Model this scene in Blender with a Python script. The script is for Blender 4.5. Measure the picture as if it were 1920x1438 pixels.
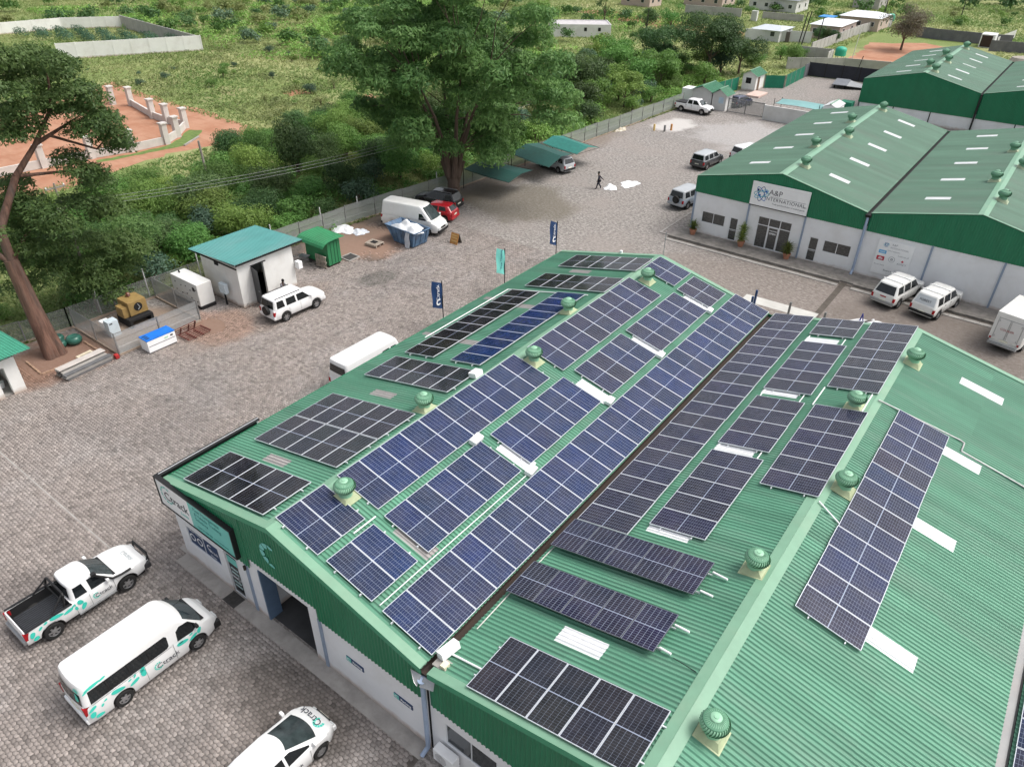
import bpy, bmesh, math, random
import numpy as np
from mathutils import Vector, Matrix
R = math.radians
for o in list(bpy.data.objects):
    bpy.data.objects.remove(o, do_unlink=True)
scene = bpy.context.scene
COL = scene.collection

# ------------------------------------------------------------------ camera
cam_data = bpy.data.cameras.new('camera')
cam_data.sensor_width = 36.0
cam_data.lens = 1361.8 / 1920.0 * 36.0
cam_data.clip_start = 0.5
cam_data.clip_end = 2000.0
cam = bpy.data.objects.new('camera', cam_data)
COL.objects.link(cam)
yaw, pitch, roll = R(-36.577), R(33.840), R(0.861)
fw = Vector((math.sin(yaw)*math.cos(pitch), math.cos(yaw)*math.cos(pitch), -math.sin(pitch)))
rt = Vector((math.cos(yaw), -math.sin(yaw), 0))
up = rt.cross(fw)
rt2 = rt*math.cos(roll) + up*math.sin(roll)
up2 = -rt*math.sin(roll) + up*math.cos(roll)
m = Matrix((( rt2.x, up2.x, -fw.x, 25.533), (rt2.y, up2.y, -fw.y, -9.749), (rt2.z, up2.z, -fw.z, 25.069), (0, 0, 0, 1)))
cam.matrix_world = m
scene.camera = cam

# ------------------------------------------------------------------ sky, sun, exposure
SUN_AZ, SUN_EL = 52.0, 58.0           # azimuth clockwise from +Y, elevation
world = bpy.data.worlds.new('World')
scene.world = world
world.use_nodes = True
wn = world.node_tree.nodes; wl = world.node_tree.links
wn.clear()
sky = wn.new('ShaderNodeTexSky')
sky.sky_type = 'NISHITA'
sky.sun_disc = False
sky.sun_elevation = R(SUN_EL)
sky.sun_rotation = R(SUN_AZ)
sky.air_density = 1.0
sky.dust_density = 6.0
sky.ozone_density = 1.0
hs = wn.new('ShaderNodeHueSaturation'); hs.inputs['Saturation'].default_value = 0.32
bg = wn.new('ShaderNodeBackground'); bg.inputs['Strength'].default_value = 0.15
wo = wn.new('ShaderNodeOutputWorld')
wl.new(sky.outputs[0], hs.inputs['Color']); wl.new(hs.outputs[0], bg.inputs['Color']); wl.new(bg.outputs[0], wo.inputs['Surface'])
sun_data = bpy.data.lights.new('sun', 'SUN')
sun_data.energy = 1.1
sun_data.angle = R(28)
sun_data.color = (1.0, 0.96, 0.9)
sun = bpy.data.objects.new('sun', sun_data)
COL.objects.link(sun)
sd = Vector((math.sin(R(SUN_AZ))*math.cos(R(SUN_EL)), math.cos(R(SUN_AZ))*math.cos(R(SUN_EL)), math.sin(R(SUN_EL))))
sun.rotation_euler = sd.to_track_quat('Z', 'Y').to_euler()
vs = scene.view_settings
vs.view_transform = 'Standard'; vs.look = 'None'; vs.gamma = 1.0
vs.use_curve_mapping = False
vs.exposure = 0.5
scene.render.resolution_x = 1024; scene.render.resolution_y = 766

# ------------------------------------------------------------------ helpers
def tag(o, label=None, cat=None, group=None, kind=None):
    if label: o['label'] = label
    if cat: o['category'] = cat
    if group: o['group'] = group
    if kind: o['kind'] = kind
    return o

def link(name, data, parent=None, mat=None):
    o = bpy.data.objects.new(name, data)
    COL.objects.link(o)
    if parent is not None: o.parent = parent
    if mat is not None and data is not None and not data.materials: data.materials.append(mat)
    return o

def empty(name, loc=(0, 0, 0), rz=0.0, label=None, cat=None, group=None):
    o = bpy.data.objects.new(name, None)
    o.empty_display_size = 0.2
    COL.objects.link(o)
    o.location = loc; o.rotation_euler = (0, 0, rz)
    return tag(o, label, cat, group)

def copy_tree(o, parent=None):
    c = o.copy(); COL.objects.link(c)
    c.parent = parent
    for ch in list(o.children): copy_tree(ch, c)
    return c

ORD = ['first','second','third','fourth','fifth','sixth','seventh','eighth','ninth','tenth','eleventh','twelfth','thirteenth','fourteenth','fifteenth','sixteenth','seventeenth','eighteenth','nineteenth','twentieth','twenty-first','twenty-second','twenty-third','twenty-fourth','twenty-fifth','twenty-sixth','twenty-seventh']

class MB:
    """collects geometry for one mesh object"""
    def __init__(s): s.v = []; s.f = []
    def add(s, vs_, fs_):
        n = len(s.v); s.v += [tuple(p) for p in vs_]; s.f += [tuple(i+n for i in f) for f in fs_]; return s
    def box(s, a, b):
        x0, y0, z0 = a; x1, y1, z1 = b
        return s.add([(x0,y0,z0),(x1,y0,z0),(x1,y1,z0),(x0,y1,z0),(x0,y0,z1),(x1,y0,z1),(x1,y1,z1),(x0,y1,z1)],
                     [(0,3,2,1),(4,5,6,7),(0,1,5,4),(1,2,6,5),(2,3,7,6),(3,0,4,7)])
    def poly(s, pts): return s.add(pts, [tuple(range(len(pts)))])
    def prism(s, pts, d):
        """polygon pts (3d) extruded by vector d"""
        n = len(pts); d = Vector(d)
        a = [Vector(p) for p in pts]; b = [p+d for p in a]
        fs_ = [tuple(range(n))[::-1], tuple(range(n, 2*n))] + [(i, (i+1) % n, n+(i+1) % n, n+i) for i in range(n)]
        return s.add(a+b, fs_)
    def tube(s, p0, p1, r, n=8, r1=None, cap=True):
        p0 = Vector(p0); p1 = Vector(p1); d = (p1-p0)
        if d.length < 1e-6: return s
        q = d.normalized(); a = q.orthogonal().normalized(); b = q.cross(a)
        r1 = r if r1 is None else r1
        vs_ = [p0+(a*math.cos(2*math.pi*i/n)+b*math.sin(2*math.pi*i/n))*r for i in range(n)] + [p1+(a*math.cos(2*math.pi*i/n)+b*math.sin(2*math.pi*i/n))*r1 for i in range(n)]
        fs_ = [(i, (i+1) % n, n+(i+1) % n, n+i) for i in range(n)]
        if cap: fs_ += [tuple(range(n))[::-1], tuple(range(n, 2*n))]
        return s.add(vs_, fs_)
    def path(s, pts, r, n=6):
        for a, b in zip(pts[:-1], pts[1:]): s.tube(a, b, r, n)
        return s
    def lathe(s, prof, c=(0, 0, 0), n=20, axis='Z', caps=True):
        """prof: list of (r, h)"""
        vs_ = []; cx, cy, cz = c
        for r, h in prof:
            for i in range(n):
                t = 2*math.pi*i/n; x, y = r*math.cos(t), r*math.sin(t)
                vs_.append((cx+x, cy+y, cz+h) if axis == 'Z' else (cx+x, cy+h, cz+y) if axis == 'Y' else (cx+h, cy+x, cz+y))
        fs_ = []
        for k in range(len(prof)-1):
            for i in range(n):
                j = (i+1) % n; fs_.append((k*n+i, k*n+j, (k+1)*n+j, (k+1)*n+i))
        if caps: fs_ += [tuple(range(n))[::-1], tuple(range((len(prof)-1)*n, len(prof)*n))]
        return s.add(vs_, fs_)
    def mesh(s, name, smooth=None, recalc=True):
        me = bpy.data.meshes.new(name)
        me.from_pydata(s.v, [], s.f); me.update()
        if recalc and len(s.f) > 1:
            bm = bmesh.new(); bm.from_mesh(me); bmesh.ops.recalc_face_normals(bm, faces=bm.faces[:]); bm.to_mesh(me); bm.free()
        if smooth is not None:
            for p in me.polygons: p.use_smooth = True
            me.set_sharp_from_angle(angle=R(smooth))
        return me
    def build(s, name, mat, parent=None, smooth=None, recalc=True):
        me = s.mesh(name, smooth, recalc)
        me.materials.append(mat)
        return link(name, me, parent)

def bevel(o, w=0.02, seg=2):
    me = o.data; bm = bmesh.new(); bm.from_mesh(me)
    bmesh.ops.bevel(bm, geom=[e for e in bm.edges if len(e.link_faces) == 2 and e.calc_face_angle(0) > 0.5], offset=w, segments=seg, affect='EDGES', profile=0.6)
    bm.to_mesh(me); bm.free()
    return o

def nmesh(name, V, F, mat):
    """numpy vertices (n,3) and quads or tris (m,k) to a mesh"""
    V = np.asarray(V, dtype=np.float32); F = np.asarray(F, dtype=np.int32)
    k = F.shape[1]; me = bpy.data.meshes.new(name)
    me.vertices.add(len(V)); me.vertices.foreach_set('co', V.ravel())
    me.loops.add(F.size); me.loops.foreach_set('vertex_index', F.ravel())
    me.polygons.add(len(F)); me.polygons.foreach_set('loop_start', np.arange(0, F.size, k, dtype=np.int32))
    me.update(calc_edges=True)
    me.materials.append(mat)
    return me

def face_attr(me, name, vals):
    a = me.attributes.new(name, 'FLOAT', 'FACE'); a.data.foreach_set('value', np.asarray(vals, dtype=np.float32))

def text_part(s, size, mat, parent, origin, xdir, ydir, name='lettering', depth=0.006, align='CENTER', shear=0.0, spacing=1.0, width=1.0, bold=0.0):
    cu = bpy.data.curves.new('t', 'FONT'); cu.body = s; cu.size = size; cu.extrude = depth*0.5; cu.align_x = align; cu.align_y = 'CENTER'; cu.shear = shear; cu.space_character = spacing
    cu.resolution_u = 3; cu.offset = bold
    t = bpy.data.objects.new('t', cu); COL.objects.link(t)
    dg = bpy.context.evaluated_depsgraph_get()
    me = bpy.data.meshes.new_from_object(t.evaluated_get(dg))
    bpy.data.objects.remove(t); bpy.data.curves.remove(cu)
    me.materials.clear(); me.materials.append(mat)
    x = Vector(xdir).normalized(); y = Vector(ydir).normalized(); z = x.cross(y)
    mt = Matrix(((x.x*width, y.x, z.x, origin[0]), (x.y*width, y.y, z.y, origin[1]), (x.z*width, y.z, z.z, origin[2]), (0, 0, 0, 1)))
    me.transform(mt); me.name = name
    return link(name, me, parent)

# ------------------------------------------------------------------ materials
def rgba(c): return (c[0], c[1], c[2], 1.0)
MATS = {}
def mat(name, col, rough=0.6, var=0.12, scale=1.5, spec=0.4, metal=0.0, col2=None, stretch=(1, 1, 1), bump=0.0, bscale=30.0, obj=False, alpha=1.0, coat=0.0, dirt=None, dirt_scale=0.4, dirt_amt=0.5, trans=0.0):
    if name in MATS: return MATS[name]
    m_ = bpy.data.materials.new(name); m_.use_nodes = True
    nt = m_.node_tree; N = nt.nodes; Lk = nt.links
    b = N['Principled BSDF']
    b.inputs['Roughness'].default_value = rough
    b.inputs['Specular IOR Level'].default_value = spec
    b.inputs['Metallic'].default_value = metal
    if coat: b.inputs['Coat Weight'].default_value = coat; b.inputs['Coat Roughness'].default_value = 0.06
    if trans: b.inputs['Transmission Weight'].default_value = trans
    if alpha < 1: b.inputs['Alpha'].default_value = alpha
    if obj:
        tc = N.new('ShaderNodeTexCoord'); src = tc.outputs['Object']
    else:
        ge = N.new('ShaderNodeNewGeometry'); src = ge.outputs['Position']
    mp = N.new('ShaderNodeMapping'); mp.inputs['Scale'].default_value = stretch
    Lk.new(src, mp.inputs['Vector'])
    nz = N.new('ShaderNodeTexNoise'); nz.inputs['Scale'].default_value = scale; nz.inputs['Detail'].default_value = 5; nz.inputs['Roughness'].default_value = 0.62
    Lk.new(mp.outputs[0], nz.inputs['Vector'])
    rm = N.new('ShaderNodeMapRange'); rm.inputs[1].default_value = 0.3; rm.inputs[2].default_value = 0.7
    Lk.new(nz.outputs['Fac'], rm.inputs[0])
    mx = N.new('ShaderNodeMix'); mx.data_type = 'RGBA'
    mx.inputs['A'].default_value = rgba([c*(1-var) for c in col])
    mx.inputs['B'].default_value = rgba(col2 if col2 else [min(1, c*(1+var)) for c in col])
    Lk.new(rm.outputs[0], mx.inputs['Factor'])
    out = mx.outputs['Result']
    if dirt:
        n2 = N.new('ShaderNodeTexNoise'); n2.inputs['Scale'].default_value = dirt_scale; n2.inputs['Detail'].default_value = 8; n2.inputs['Roughness'].default_value = 0.7
        Lk.new(mp.outputs[0], n2.inputs['Vector'])
        r2 = N.new('ShaderNodeMapRange'); r2.inputs[1].default_value = 0.48; r2.inputs[2].default_value = 0.75; r2.inputs[4].default_value = dirt_amt
        Lk.new(n2.outputs['Fac'], r2.inputs[0])
        m2 = N.new('ShaderNodeMix'); m2.data_type = 'RGBA'; m2.inputs['B'].default_value = rgba(dirt)
        Lk.new(r2.outputs[0], m2.inputs['Factor']); Lk.new(out, m2.inputs['A']); out = m2.outputs['Result']
    Lk.new(out, b.inputs['Base Color'])
    if bump:
        n3 = N.new('ShaderNodeTexNoise'); n3.inputs['Scale'].default_value = bscale; n3.inputs['Detail'].default_value = 4
        Lk.new(src, n3.inputs['Vector'])
        bp = N.new('ShaderNodeBump'); bp.inputs['Strength'].default_value = bump; bp.inputs['Distance'].default_value = 0.03
        Lk.new(n3.outputs['Fac'], bp.inputs['Height']); Lk.new(bp.outputs[0], b.inputs['Normal'])
    MATS[name] = m_
    return m_

def leaf_mat(name, dark, light, trans=0.3):
    """leaf colour varies from leaf to leaf (face attribute) and from plant to plant"""
    if name in MATS: return MATS[name]
    m_ = bpy.data.materials.new(name); m_.use_nodes = True
    nt = m_.node_tree; N = nt.nodes; Lk = nt.links; N.remove(N['Principled BSDF'])
    at = N.new('ShaderNodeAttribute'); at.attribute_name = 'tone'
    oi = N.new('ShaderNodeObjectInfo')
    mx = N.new('ShaderNodeMix'); mx.data_type = 'RGBA'; mx.inputs['A'].default_value = rgba(dark); mx.inputs['B'].default_value = rgba(light)
    Lk.new(at.outputs['Fac'], mx.inputs['Factor'])
    hv = N.new('ShaderNodeHueSaturation')
    mr = N.new('ShaderNodeMapRange'); mr.inputs[3].default_value = 0.7; mr.inputs[4].default_value = 1.35
    Lk.new(oi.outputs['Random'], mr.inputs[0]); Lk.new(mr.outputs[0], hv.inputs['Value'])
    mh = N.new('ShaderNodeMapRange'); mh.inputs[3].default_value = 0.475; mh.inputs[4].default_value = 0.52
    mu = N.new('ShaderNodeMath'); mu.operation = 'MULTIPLY'; mu.inputs[1].default_value = 7.31
    fr = N.new('ShaderNodeMath'); fr.operation = 'FRACT'
    Lk.new(oi.outputs['Random'], mu.inputs[0]); Lk.new(mu.outputs[0], fr.inputs[0]); Lk.new(fr.outputs[0], mh.inputs[0]); Lk.new(mh.outputs[0], hv.inputs['Hue'])
    Lk.new(mx.outputs['Result'], hv.inputs['Color'])
    df = N.new('ShaderNodeBsdfPrincipled'); df.inputs['Roughness'].default_value = 0.55; df.inputs['Specular IOR Level'].default_value = 0.35
    tr = N.new('ShaderNodeBsdfTranslucent'); ms = N.new('ShaderNodeMixShader'); ms.inputs[0].default_value = trans
    Lk.new(hv.outputs[0], df.inputs['Base Color']); Lk.new(hv.outputs[0], tr.inputs['Color'])
    Lk.new(df.outputs[0], ms.inputs[1]); Lk.new(tr.outputs[0], ms.inputs[2]); Lk.new(ms.outputs[0], N['Material Output'].inputs['Surface'])
    MATS[name] = m_
    return m_

ROOF = mat('roof_green_sheet', (0.100, 0.268, 0.178), 0.5, 0.13, 0.8, stretch=(0.25, 1.6, 1), dirt=(0.155, 0.275, 0.205), dirt_scale=0.7, dirt_amt=0.75)
ROOF_AP = mat('roof_faded_green_sheet', (0.165, 0.285, 0.21), 0.5, 0.10, 0.5, stretch=(0.3, 1, 1), dirt=(0.20, 0.235, 0.20), dirt_scale=0.3, dirt_amt=0.7)
FLASH = mat('flashing_pale_green', (0.178, 0.335, 0.232), 0.45, 0.08, 1.2, dirt=(0.25, 0.35, 0.25), dirt_amt=0.6)
FASCIA = mat('fascia_deep_green', (0.012, 0.175, 0.082), 0.4, 0.12, 1.2, stretch=(1, 1, 0.3), dirt=(0.03, 0.17, 0.09), dirt_amt=0.5)
WALL = mat('white_painted_wall', (0.79, 0.795, 0.81), 0.75, 0.04, 0.6, dirt=(0.56, 0.53, 0.49), dirt_scale=0.5, dirt_amt=0.35, bump=0.15)
WALL2 = mat('offwhite_plaster', (0.78, 0.775, 0.75), 0.8, 0.05, 0.7, dirt=(0.5, 0.46, 0.4), dirt_scale=0.6, dirt_amt=0.4, bump=0.2)
ALU = mat('aluminium_frame', (0.72, 0.74, 0.77), 0.35, 0.03, 4.0, metal=0.3)
WHITE = mat('white_plastic', (0.86, 0.865, 0.87), 0.4, 0.03, 3.0)
BLACK = mat('black_plastic', (0.015, 0.015, 0.016), 0.5, 0.2, 6.0, obj=True)
DARK = mat('dark_void', (0.012, 0.012, 0.013), 0.85, 0.2, 2.0)
BLUEGREY = mat('blue_grey_column', (0.27, 0.33, 0.43), 0.5, 0.08, 2.0)
PIPE = mat('pale_blue_pipe', (0.33, 0.41, 0.55), 0.45, 0.06, 3.0)
GLASS = mat('dark_window_glass', (0.035, 0.042, 0.048), 0.06, 0.25, 1.5, spec=0.6)
GLASS_G = mat('grey_window_glass', (0.09, 0.092, 0.09), 0.12, 0.45, 6.0, spec=0.6, stretch=(0.4, 1, 2))
STEEL = mat('galvanised_steel', (0.36, 0.37, 0.38), 0.45, 0.12, 6.0, metal=0.5)
RUST = mat('rusty_gutter', (0.10, 0.062, 0.045), 0.85, 0.45, 3.0, col2=(0.035, 0.03, 0.028))
GUTGREY = mat('grey_gutter_metal', (0.34, 0.34, 0.34), 0.6, 0.10, 1.2, dirt=(0.44, 0.36, 0.33), dirt_amt=0.6)
SKYL = mat('white_translucent_sheet', (0.86, 0.87, 0.88), 0.5, 0.03, 2.0)
SKYL_D = mat('dirty_translucent_sheet', (0.36, 0.34, 0.33), 0.6, 0.15, 3.0, stretch=(0.4, 2, 1))
CREAM = mat('cream_green_flashing', (0.40, 0.45, 0.28), 0.6, 0.1, 5.0)
TURB = mat('turbine_green', (0.27, 0.50, 0.34), 0.4, 0.08, 5.0)
TURBD = mat('turbine_dark_core', (0.10, 0.25, 0.155), 0.6, 0.1, 5.0)
TEAL = mat('teal_print', (0.05, 0.62, 0.50), 0.4, 0.04, 4.0)
TEALS = mat('teal_sign_print', (0.17, 0.56, 0.50), 0.45, 0.05, 2.0)
NAVY = mat('navy_print', (0.012, 0.045, 0.13), 0.45, 0.06, 4.0)
INK = mat('dark_lettering', (0.03, 0.035, 0.05), 0.5, 0.05, 4.0)
CONC = mat('concrete', (0.34, 0.32, 0.30), 0.85, 0.16, 1.5, dirt=(0.16, 0.145, 0.13), dirt_scale=0.8, dirt_amt=0.6, bump=0.3)
KERB = mat('weathered_kerb', (0.25, 0.23, 0.21), 0.9, 0.25, 2.0, dirt=(0.09, 0.085, 0.075), dirt_scale=0.9, dirt_amt=0.8, bump=0.3)

def sheet_tone(m_, lo, hi):
    """each roof sheet differs a little in shade from its neighbours"""
    N = m_.node_tree.nodes; Lk = m_.node_tree.links; b = N['Principled BSDF']; src = b.inputs['Base Color'].links[0].from_socket
    at = N.new('ShaderNodeAttribute'); at.attribute_name = 'tone'; mr = N.new('ShaderNodeMapRange'); mr.inputs[3].default_value = lo; mr.inputs[4].default_value = hi
    hv = N.new('ShaderNodeHueSaturation'); Lk.new(at.outputs['Fac'], mr.inputs[0]); Lk.new(mr.outputs[0], hv.inputs['Value']); Lk.new(src, hv.inputs['Color']); Lk.new(hv.outputs[0], b.inputs['Base Color'])
sheet_tone(ROOF, 0.88, 1.13); sheet_tone(ROOF_AP, 0.92, 1.08)
def splash(m_, col, top):
    """mud splashed up the foot of a wall"""
    N = m_.node_tree.nodes; Lk = m_.node_tree.links; b = N['Principled BSDF']; src = b.inputs['Base Color'].links[0].from_socket
    ge = N.new('ShaderNodeNewGeometry'); sx = N.new('ShaderNodeSeparateXYZ'); Lk.new(ge.outputs['Position'], sx.inputs[0])
    nz = N.new('ShaderNodeTexNoise'); nz.inputs['Scale'].default_value = 2.5; nz.inputs['Detail'].default_value = 6; Lk.new(ge.outputs['Position'], nz.inputs['Vector'])
    ad = N.new('ShaderNodeMath'); ad.operation = 'MULTIPLY_ADD'; ad.inputs[1].default_value = -0.9*top; Lk.new(nz.outputs['Fac'], ad.inputs[0]); Lk.new(sx.outputs['Z'], ad.inputs[2])
    mr = N.new('ShaderNodeMapRange'); mr.inputs[1].default_value = -0.35*top; mr.inputs[2].default_value = 0.25*top; mr.inputs[3].default_value = 0.75; mr.inputs[4].default_value = 0.0; Lk.new(ad.outputs[0], mr.inputs[0])
    mx = N.new('ShaderNodeMix'); mx.data_type = 'RGBA'; mx.inputs['B'].default_value = rgba(col); Lk.new(mr.outputs[0], mx.inputs['Factor']); Lk.new(src, mx.inputs['A']); Lk.new(mx.outputs['Result'], b.inputs['Base Color'])
splash(WALL, (0.42, 0.31, 0.24), 0.5); splash(WALL2, (0.38, 0.27, 0.2), 0.5)
# ------------------------------------------------------------------ ground
def ground_mat(name, build):
    m_ = bpy.data.materials.new(name); m_.use_nodes = True
    nt = m_.node_tree; N = nt.nodes; Lk = nt.links; b = N['Principled BSDF']
    b.inputs['Roughness'].default_value = 0.9; b.inputs['Specular IOR Level'].default_value = 0.2
    ge = N.new('ShaderNodeNewGeometry'); P = ge.outputs['Position']
    def noise(scale, detail=5, rough=0.6, vec=None, stretch=None):
        v = vec or P
        if stretch:
            mp = N.new('ShaderNodeMapping'); mp.inputs['Scale'].default_value = stretch; Lk.new(v, mp.inputs['Vector']); v = mp.outputs[0]
        n = N.new('ShaderNodeTexNoise'); n.inputs['Scale'].default_value = scale; n.inputs['Detail'].default_value = detail; n.inputs['Roughness'].default_value = rough
        Lk.new(v, n.inputs['Vector']); return n.outputs['Fac']
    def ramp(f, a, c, lo=0.0, hi=1.0):
        r = N.new('ShaderNodeMapRange'); r.interpolation_type = 'SMOOTHSTEP'
        r.inputs[1].default_value = a; r.inputs[2].default_value = c; r.inputs[3].default_value = lo; r.inputs[4].default_value = hi
        Lk.new(f, r.inputs[0]); return r.outputs[0]
    def mix(f, A, B):
        x = N.new('ShaderNodeMix'); x.data_type = 'RGBA'
        for k, s in (('A', A), ('B', B)):
            if isinstance(s, tuple): x.inputs[k].default_value = rgba(s)
            else: Lk.new(s, x.inputs[k])
        if isinstance(f, float): x.inputs['Factor'].default_value = f
        else: Lk.new(f, x.inputs['Factor'])
        return x.outputs['Result']
    def math_(op, a, c):
        n = N.new('ShaderNodeMath'); n.operation = op
        for i, s in enumerate((a, c)):
            if isinstance(s, (int, float)): n.inputs[i].default_value = s
            else: Lk.new(s, n.inputs[i])
        return n.outputs[0]
    def patch(cx, cy, rx, ry, wob=0.55, wscale=0.35, soft=0.5):
        """1 inside an irregular ellipse of soil or stain lying on the ground"""
        mp = N.new('ShaderNodeMapping'); mp.inputs['Location'].default_value = (-cx/rx, -cy/ry, 0); mp.inputs['Scale'].default_value = (1/rx, 1/ry, 0)
        Lk.new(P, mp.inputs['Vector'])
        ln = N.new('ShaderNodeVectorMath'); ln.operation = 'LENGTH'; Lk.new(mp.outputs[0], ln.inputs[0])
        nz = noise(wscale, 6, 0.65)
        d = math_('ADD', ln.outputs['Value'], math_('MULTIPLY', math_('SUBTRACT', nz, 0.5), wob*2.4))
        return ramp(d, 1.0-soft*0.5, 1.0+soft*0.5, 1.0, 0.0)
    col, h = build(noise, ramp, mix, math_, patch)
    Lk.new(col, b.inputs['Base Color'])
    if h is not None:
        bp = N.new('ShaderNodeBump'); bp.inputs['Strength'].default_value = 0.5; bp.inputs['Distance'].default_value = 0.03
        Lk.new(h, bp.inputs['Height']); Lk.new(bp.outputs[0], b.inputs['Normal'])
    return m_

def soils(mix, ramp, noise, patch, math_, c):
    red = (0.335, 0.175, 0.115); brown = (0.235, 0.175, 0.14)
    c = mix(math_('MULTIPLY', patch(-21.0, 29.5, 4.6, 4.0), 0.75), c, (0.30, 0.19, 0.14))
    c = mix(math_('MULTIPLY', patch(-21.5, 4.6, 3.2, 3.2), 0.8), c, (0.22, 0.12, 0.08))
    c = mix(math_('MULTIPLY', patch(-21.5, 10.0, 2.8, 2.9, 0.2), 0.8), c, (0.25, 0.185, 0.14))
    c = mix(math_('MULTIPLY', patch(-17.2, 13.2, 2.6, 2.2), 0.5), c, red)
    c = mix(math_('MULTIPLY', patch(-16.5, 16.0, 2.5, 6.0), 0.4), c, brown)
    c = mix(math_('MULTIPLY', patch(-23.0, 55.0, 4.0, 26.0, 0.3), 0.6), c, (0.17, 0.135, 0.105))
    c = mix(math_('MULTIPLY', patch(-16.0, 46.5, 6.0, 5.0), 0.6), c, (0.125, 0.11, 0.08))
    c = mix(math_('MULTIPLY', patch(-14.0, 25.5, 1.2, 1.6), 0.55), c, (0.10, 0.098, 0.09))
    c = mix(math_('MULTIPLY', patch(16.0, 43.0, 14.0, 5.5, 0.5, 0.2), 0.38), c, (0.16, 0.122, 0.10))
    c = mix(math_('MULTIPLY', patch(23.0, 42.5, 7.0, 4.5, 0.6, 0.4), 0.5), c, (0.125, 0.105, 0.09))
    c = mix(math_('MULTIPLY', patch(-17.0, 83.0, 2.4, 3.6), 0.75), c, (0.55, 0.53, 0.51))
    c = mix(math_('MULTIPLY', patch(-6.0, 84.0, 8.0, 7.0, 0.8, 0.2), 0.4), c, (0.46, 0.45, 0.45))
    return c

def yard_build(noise, ramp, mix, math_, patch):
    f = noise(4.2, 5, 0.85, stretch=(0.75, 1.35, 1)); g = noise(0.16, 7, 0.65); k = noise(0.05, 4, 0.5)
    c = mix(ramp(f, 0.40, 0.62), (0.135, 0.123, 0.114), (0.405, 0.376, 0.354))
    c = mix(ramp(noise(1.1, 5, 0.8, stretch=(0.6, 1.5, 1)), 0.46, 0.66, 0, 0.45), c, (0.16, 0.148, 0.138))
    c = mix(ramp(g, 0.42, 0.7, 0, 0.6), c, (0.27, 0.238, 0.22))
    c = mix(ramp(k, 0.5, 0.7, 0, 0.5), c, (0.20, 0.197, 0.192))
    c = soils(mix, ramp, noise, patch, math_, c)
    return c, f
YARD = ground_mat('paved_yard', yard_build)

def scrub_build(noise, ramp, mix, math_, patch):
    a = noise(0.045, 6, 0.6); b = noise(0.35, 6, 0.7); d = noise(2.2, 5, 0.75); e = noise(0.11, 5, 0.6)
    c = mix(ramp(d, 0.3, 0.7), (0.105, 0.155, 0.045), (0.225, 0.275, 0.095))
    c = mix(ramp(a, 0.42, 0.6, 0, 0.75), c, (0.325, 0.325, 0.155))
    c = mix(ramp(b, 0.52, 0.72, 0, 0.6), c, (0.12, 0.20, 0.055))
    c = mix(ramp(e, 0.60, 0.72, 0, 0.7), c, (0.36, 0.27, 0.18))
    return c, d
SCRUB = ground_mat('scrubland_ground', scrub_build)

def dirt_build(noise, ramp, mix, math_, patch):
    a = noise(0.25, 6, 0.65); b = noise(3.0, 4, 0.7); t = noise(0.9, 5, 0.6, stretch=(0.2, 1.2, 1))
    c = mix(ramp(a, 0.35, 0.65), (0.345, 0.165, 0.10), (0.42, 0.235, 0.155))
    c = mix(ramp(t, 0.5, 0.7, 0, 0.5), c, (0.29, 0.135, 0.08))
    c = mix(ramp(b, 0.6, 0.8, 0, 0.35), c, (0.24, 0.16, 0.11))
    return c, b
DIRT = ground_mat('red_dirt', dirt_build)

def paver_build(noise, ramp, mix, math_, patch):
    g = noise(0.22, 6, 0.65); s = noise(0.7, 7, 0.7); k = noise(14.0, 3, 0.7)
    nt = None
    c = mix(ramp(k, 0.3, 0.7), (0.252, 0.220, 0.203), (0.310, 0.274, 0.252))
    c = mix(ramp(g, 0.45, 0.68, 0, 0.6), c, (0.315, 0.292, 0.28))
    c = mix(ramp(s, 0.52, 0.74, 0, 0.6), c, (0.165, 0.15, 0.143))
    c = mix(ramp(noise(0.09, 5, 0.6), 0.5, 0.66, 0, 0.5), c, (0.19, 0.175, 0.168))
    c = mix(ramp(noise(1.6, 3, 0.5), 0.70, 0.76, 0, 0.6), c, (0.085, 0.078, 0.073))
    c = mix(ramp(noise(1.5, 4, 0.6, stretch=(1.0, 0.06, 1)), 0.56, 0.68, 0, 0.38), c, (0.15, 0.132, 0.122))
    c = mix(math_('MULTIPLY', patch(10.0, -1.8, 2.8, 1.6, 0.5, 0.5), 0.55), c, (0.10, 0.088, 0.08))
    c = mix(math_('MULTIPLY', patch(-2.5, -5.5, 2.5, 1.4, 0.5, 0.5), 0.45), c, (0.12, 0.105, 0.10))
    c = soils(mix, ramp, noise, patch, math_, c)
    return c, None
PAVER = ground_mat('paver_concrete', paver_build)
def tone_paver():
    N = PAVER.node_tree.nodes; Lk = PAVER.node_tree.links; b = N['Principled BSDF']
    src = b.inputs['Base Color'].links[0].from_socket
    at = N.new('ShaderNodeAttribute'); at.attribute_name = 'tone'
    mr = N.new('ShaderNodeMapRange'); mr.inputs[3].default_value = 0.60; mr.inputs[4].default_value = 1.36
    hv = N.new('ShaderNodeHueSaturation')
    Lk.new(at.outputs['Fac'], mr.inputs[0]); Lk.new(mr.outputs[0], hv.inputs['Value']); Lk.new(src, hv.inputs['Color']); Lk.new(hv.outputs[0], b.inputs['Base Color'])
tone_paver()
def bed_build(noise, ramp, mix, math_, patch):
    c = mix(ramp(noise(3.0, 4, 0.6), 0.3, 0.7), (0.075, 0.066, 0.06), (0.135, 0.118, 0.105))
    return soils(mix, ramp, noise, patch, math_, c), None
BED = ground_mat('paver_joint_sand', bed_build)

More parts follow.
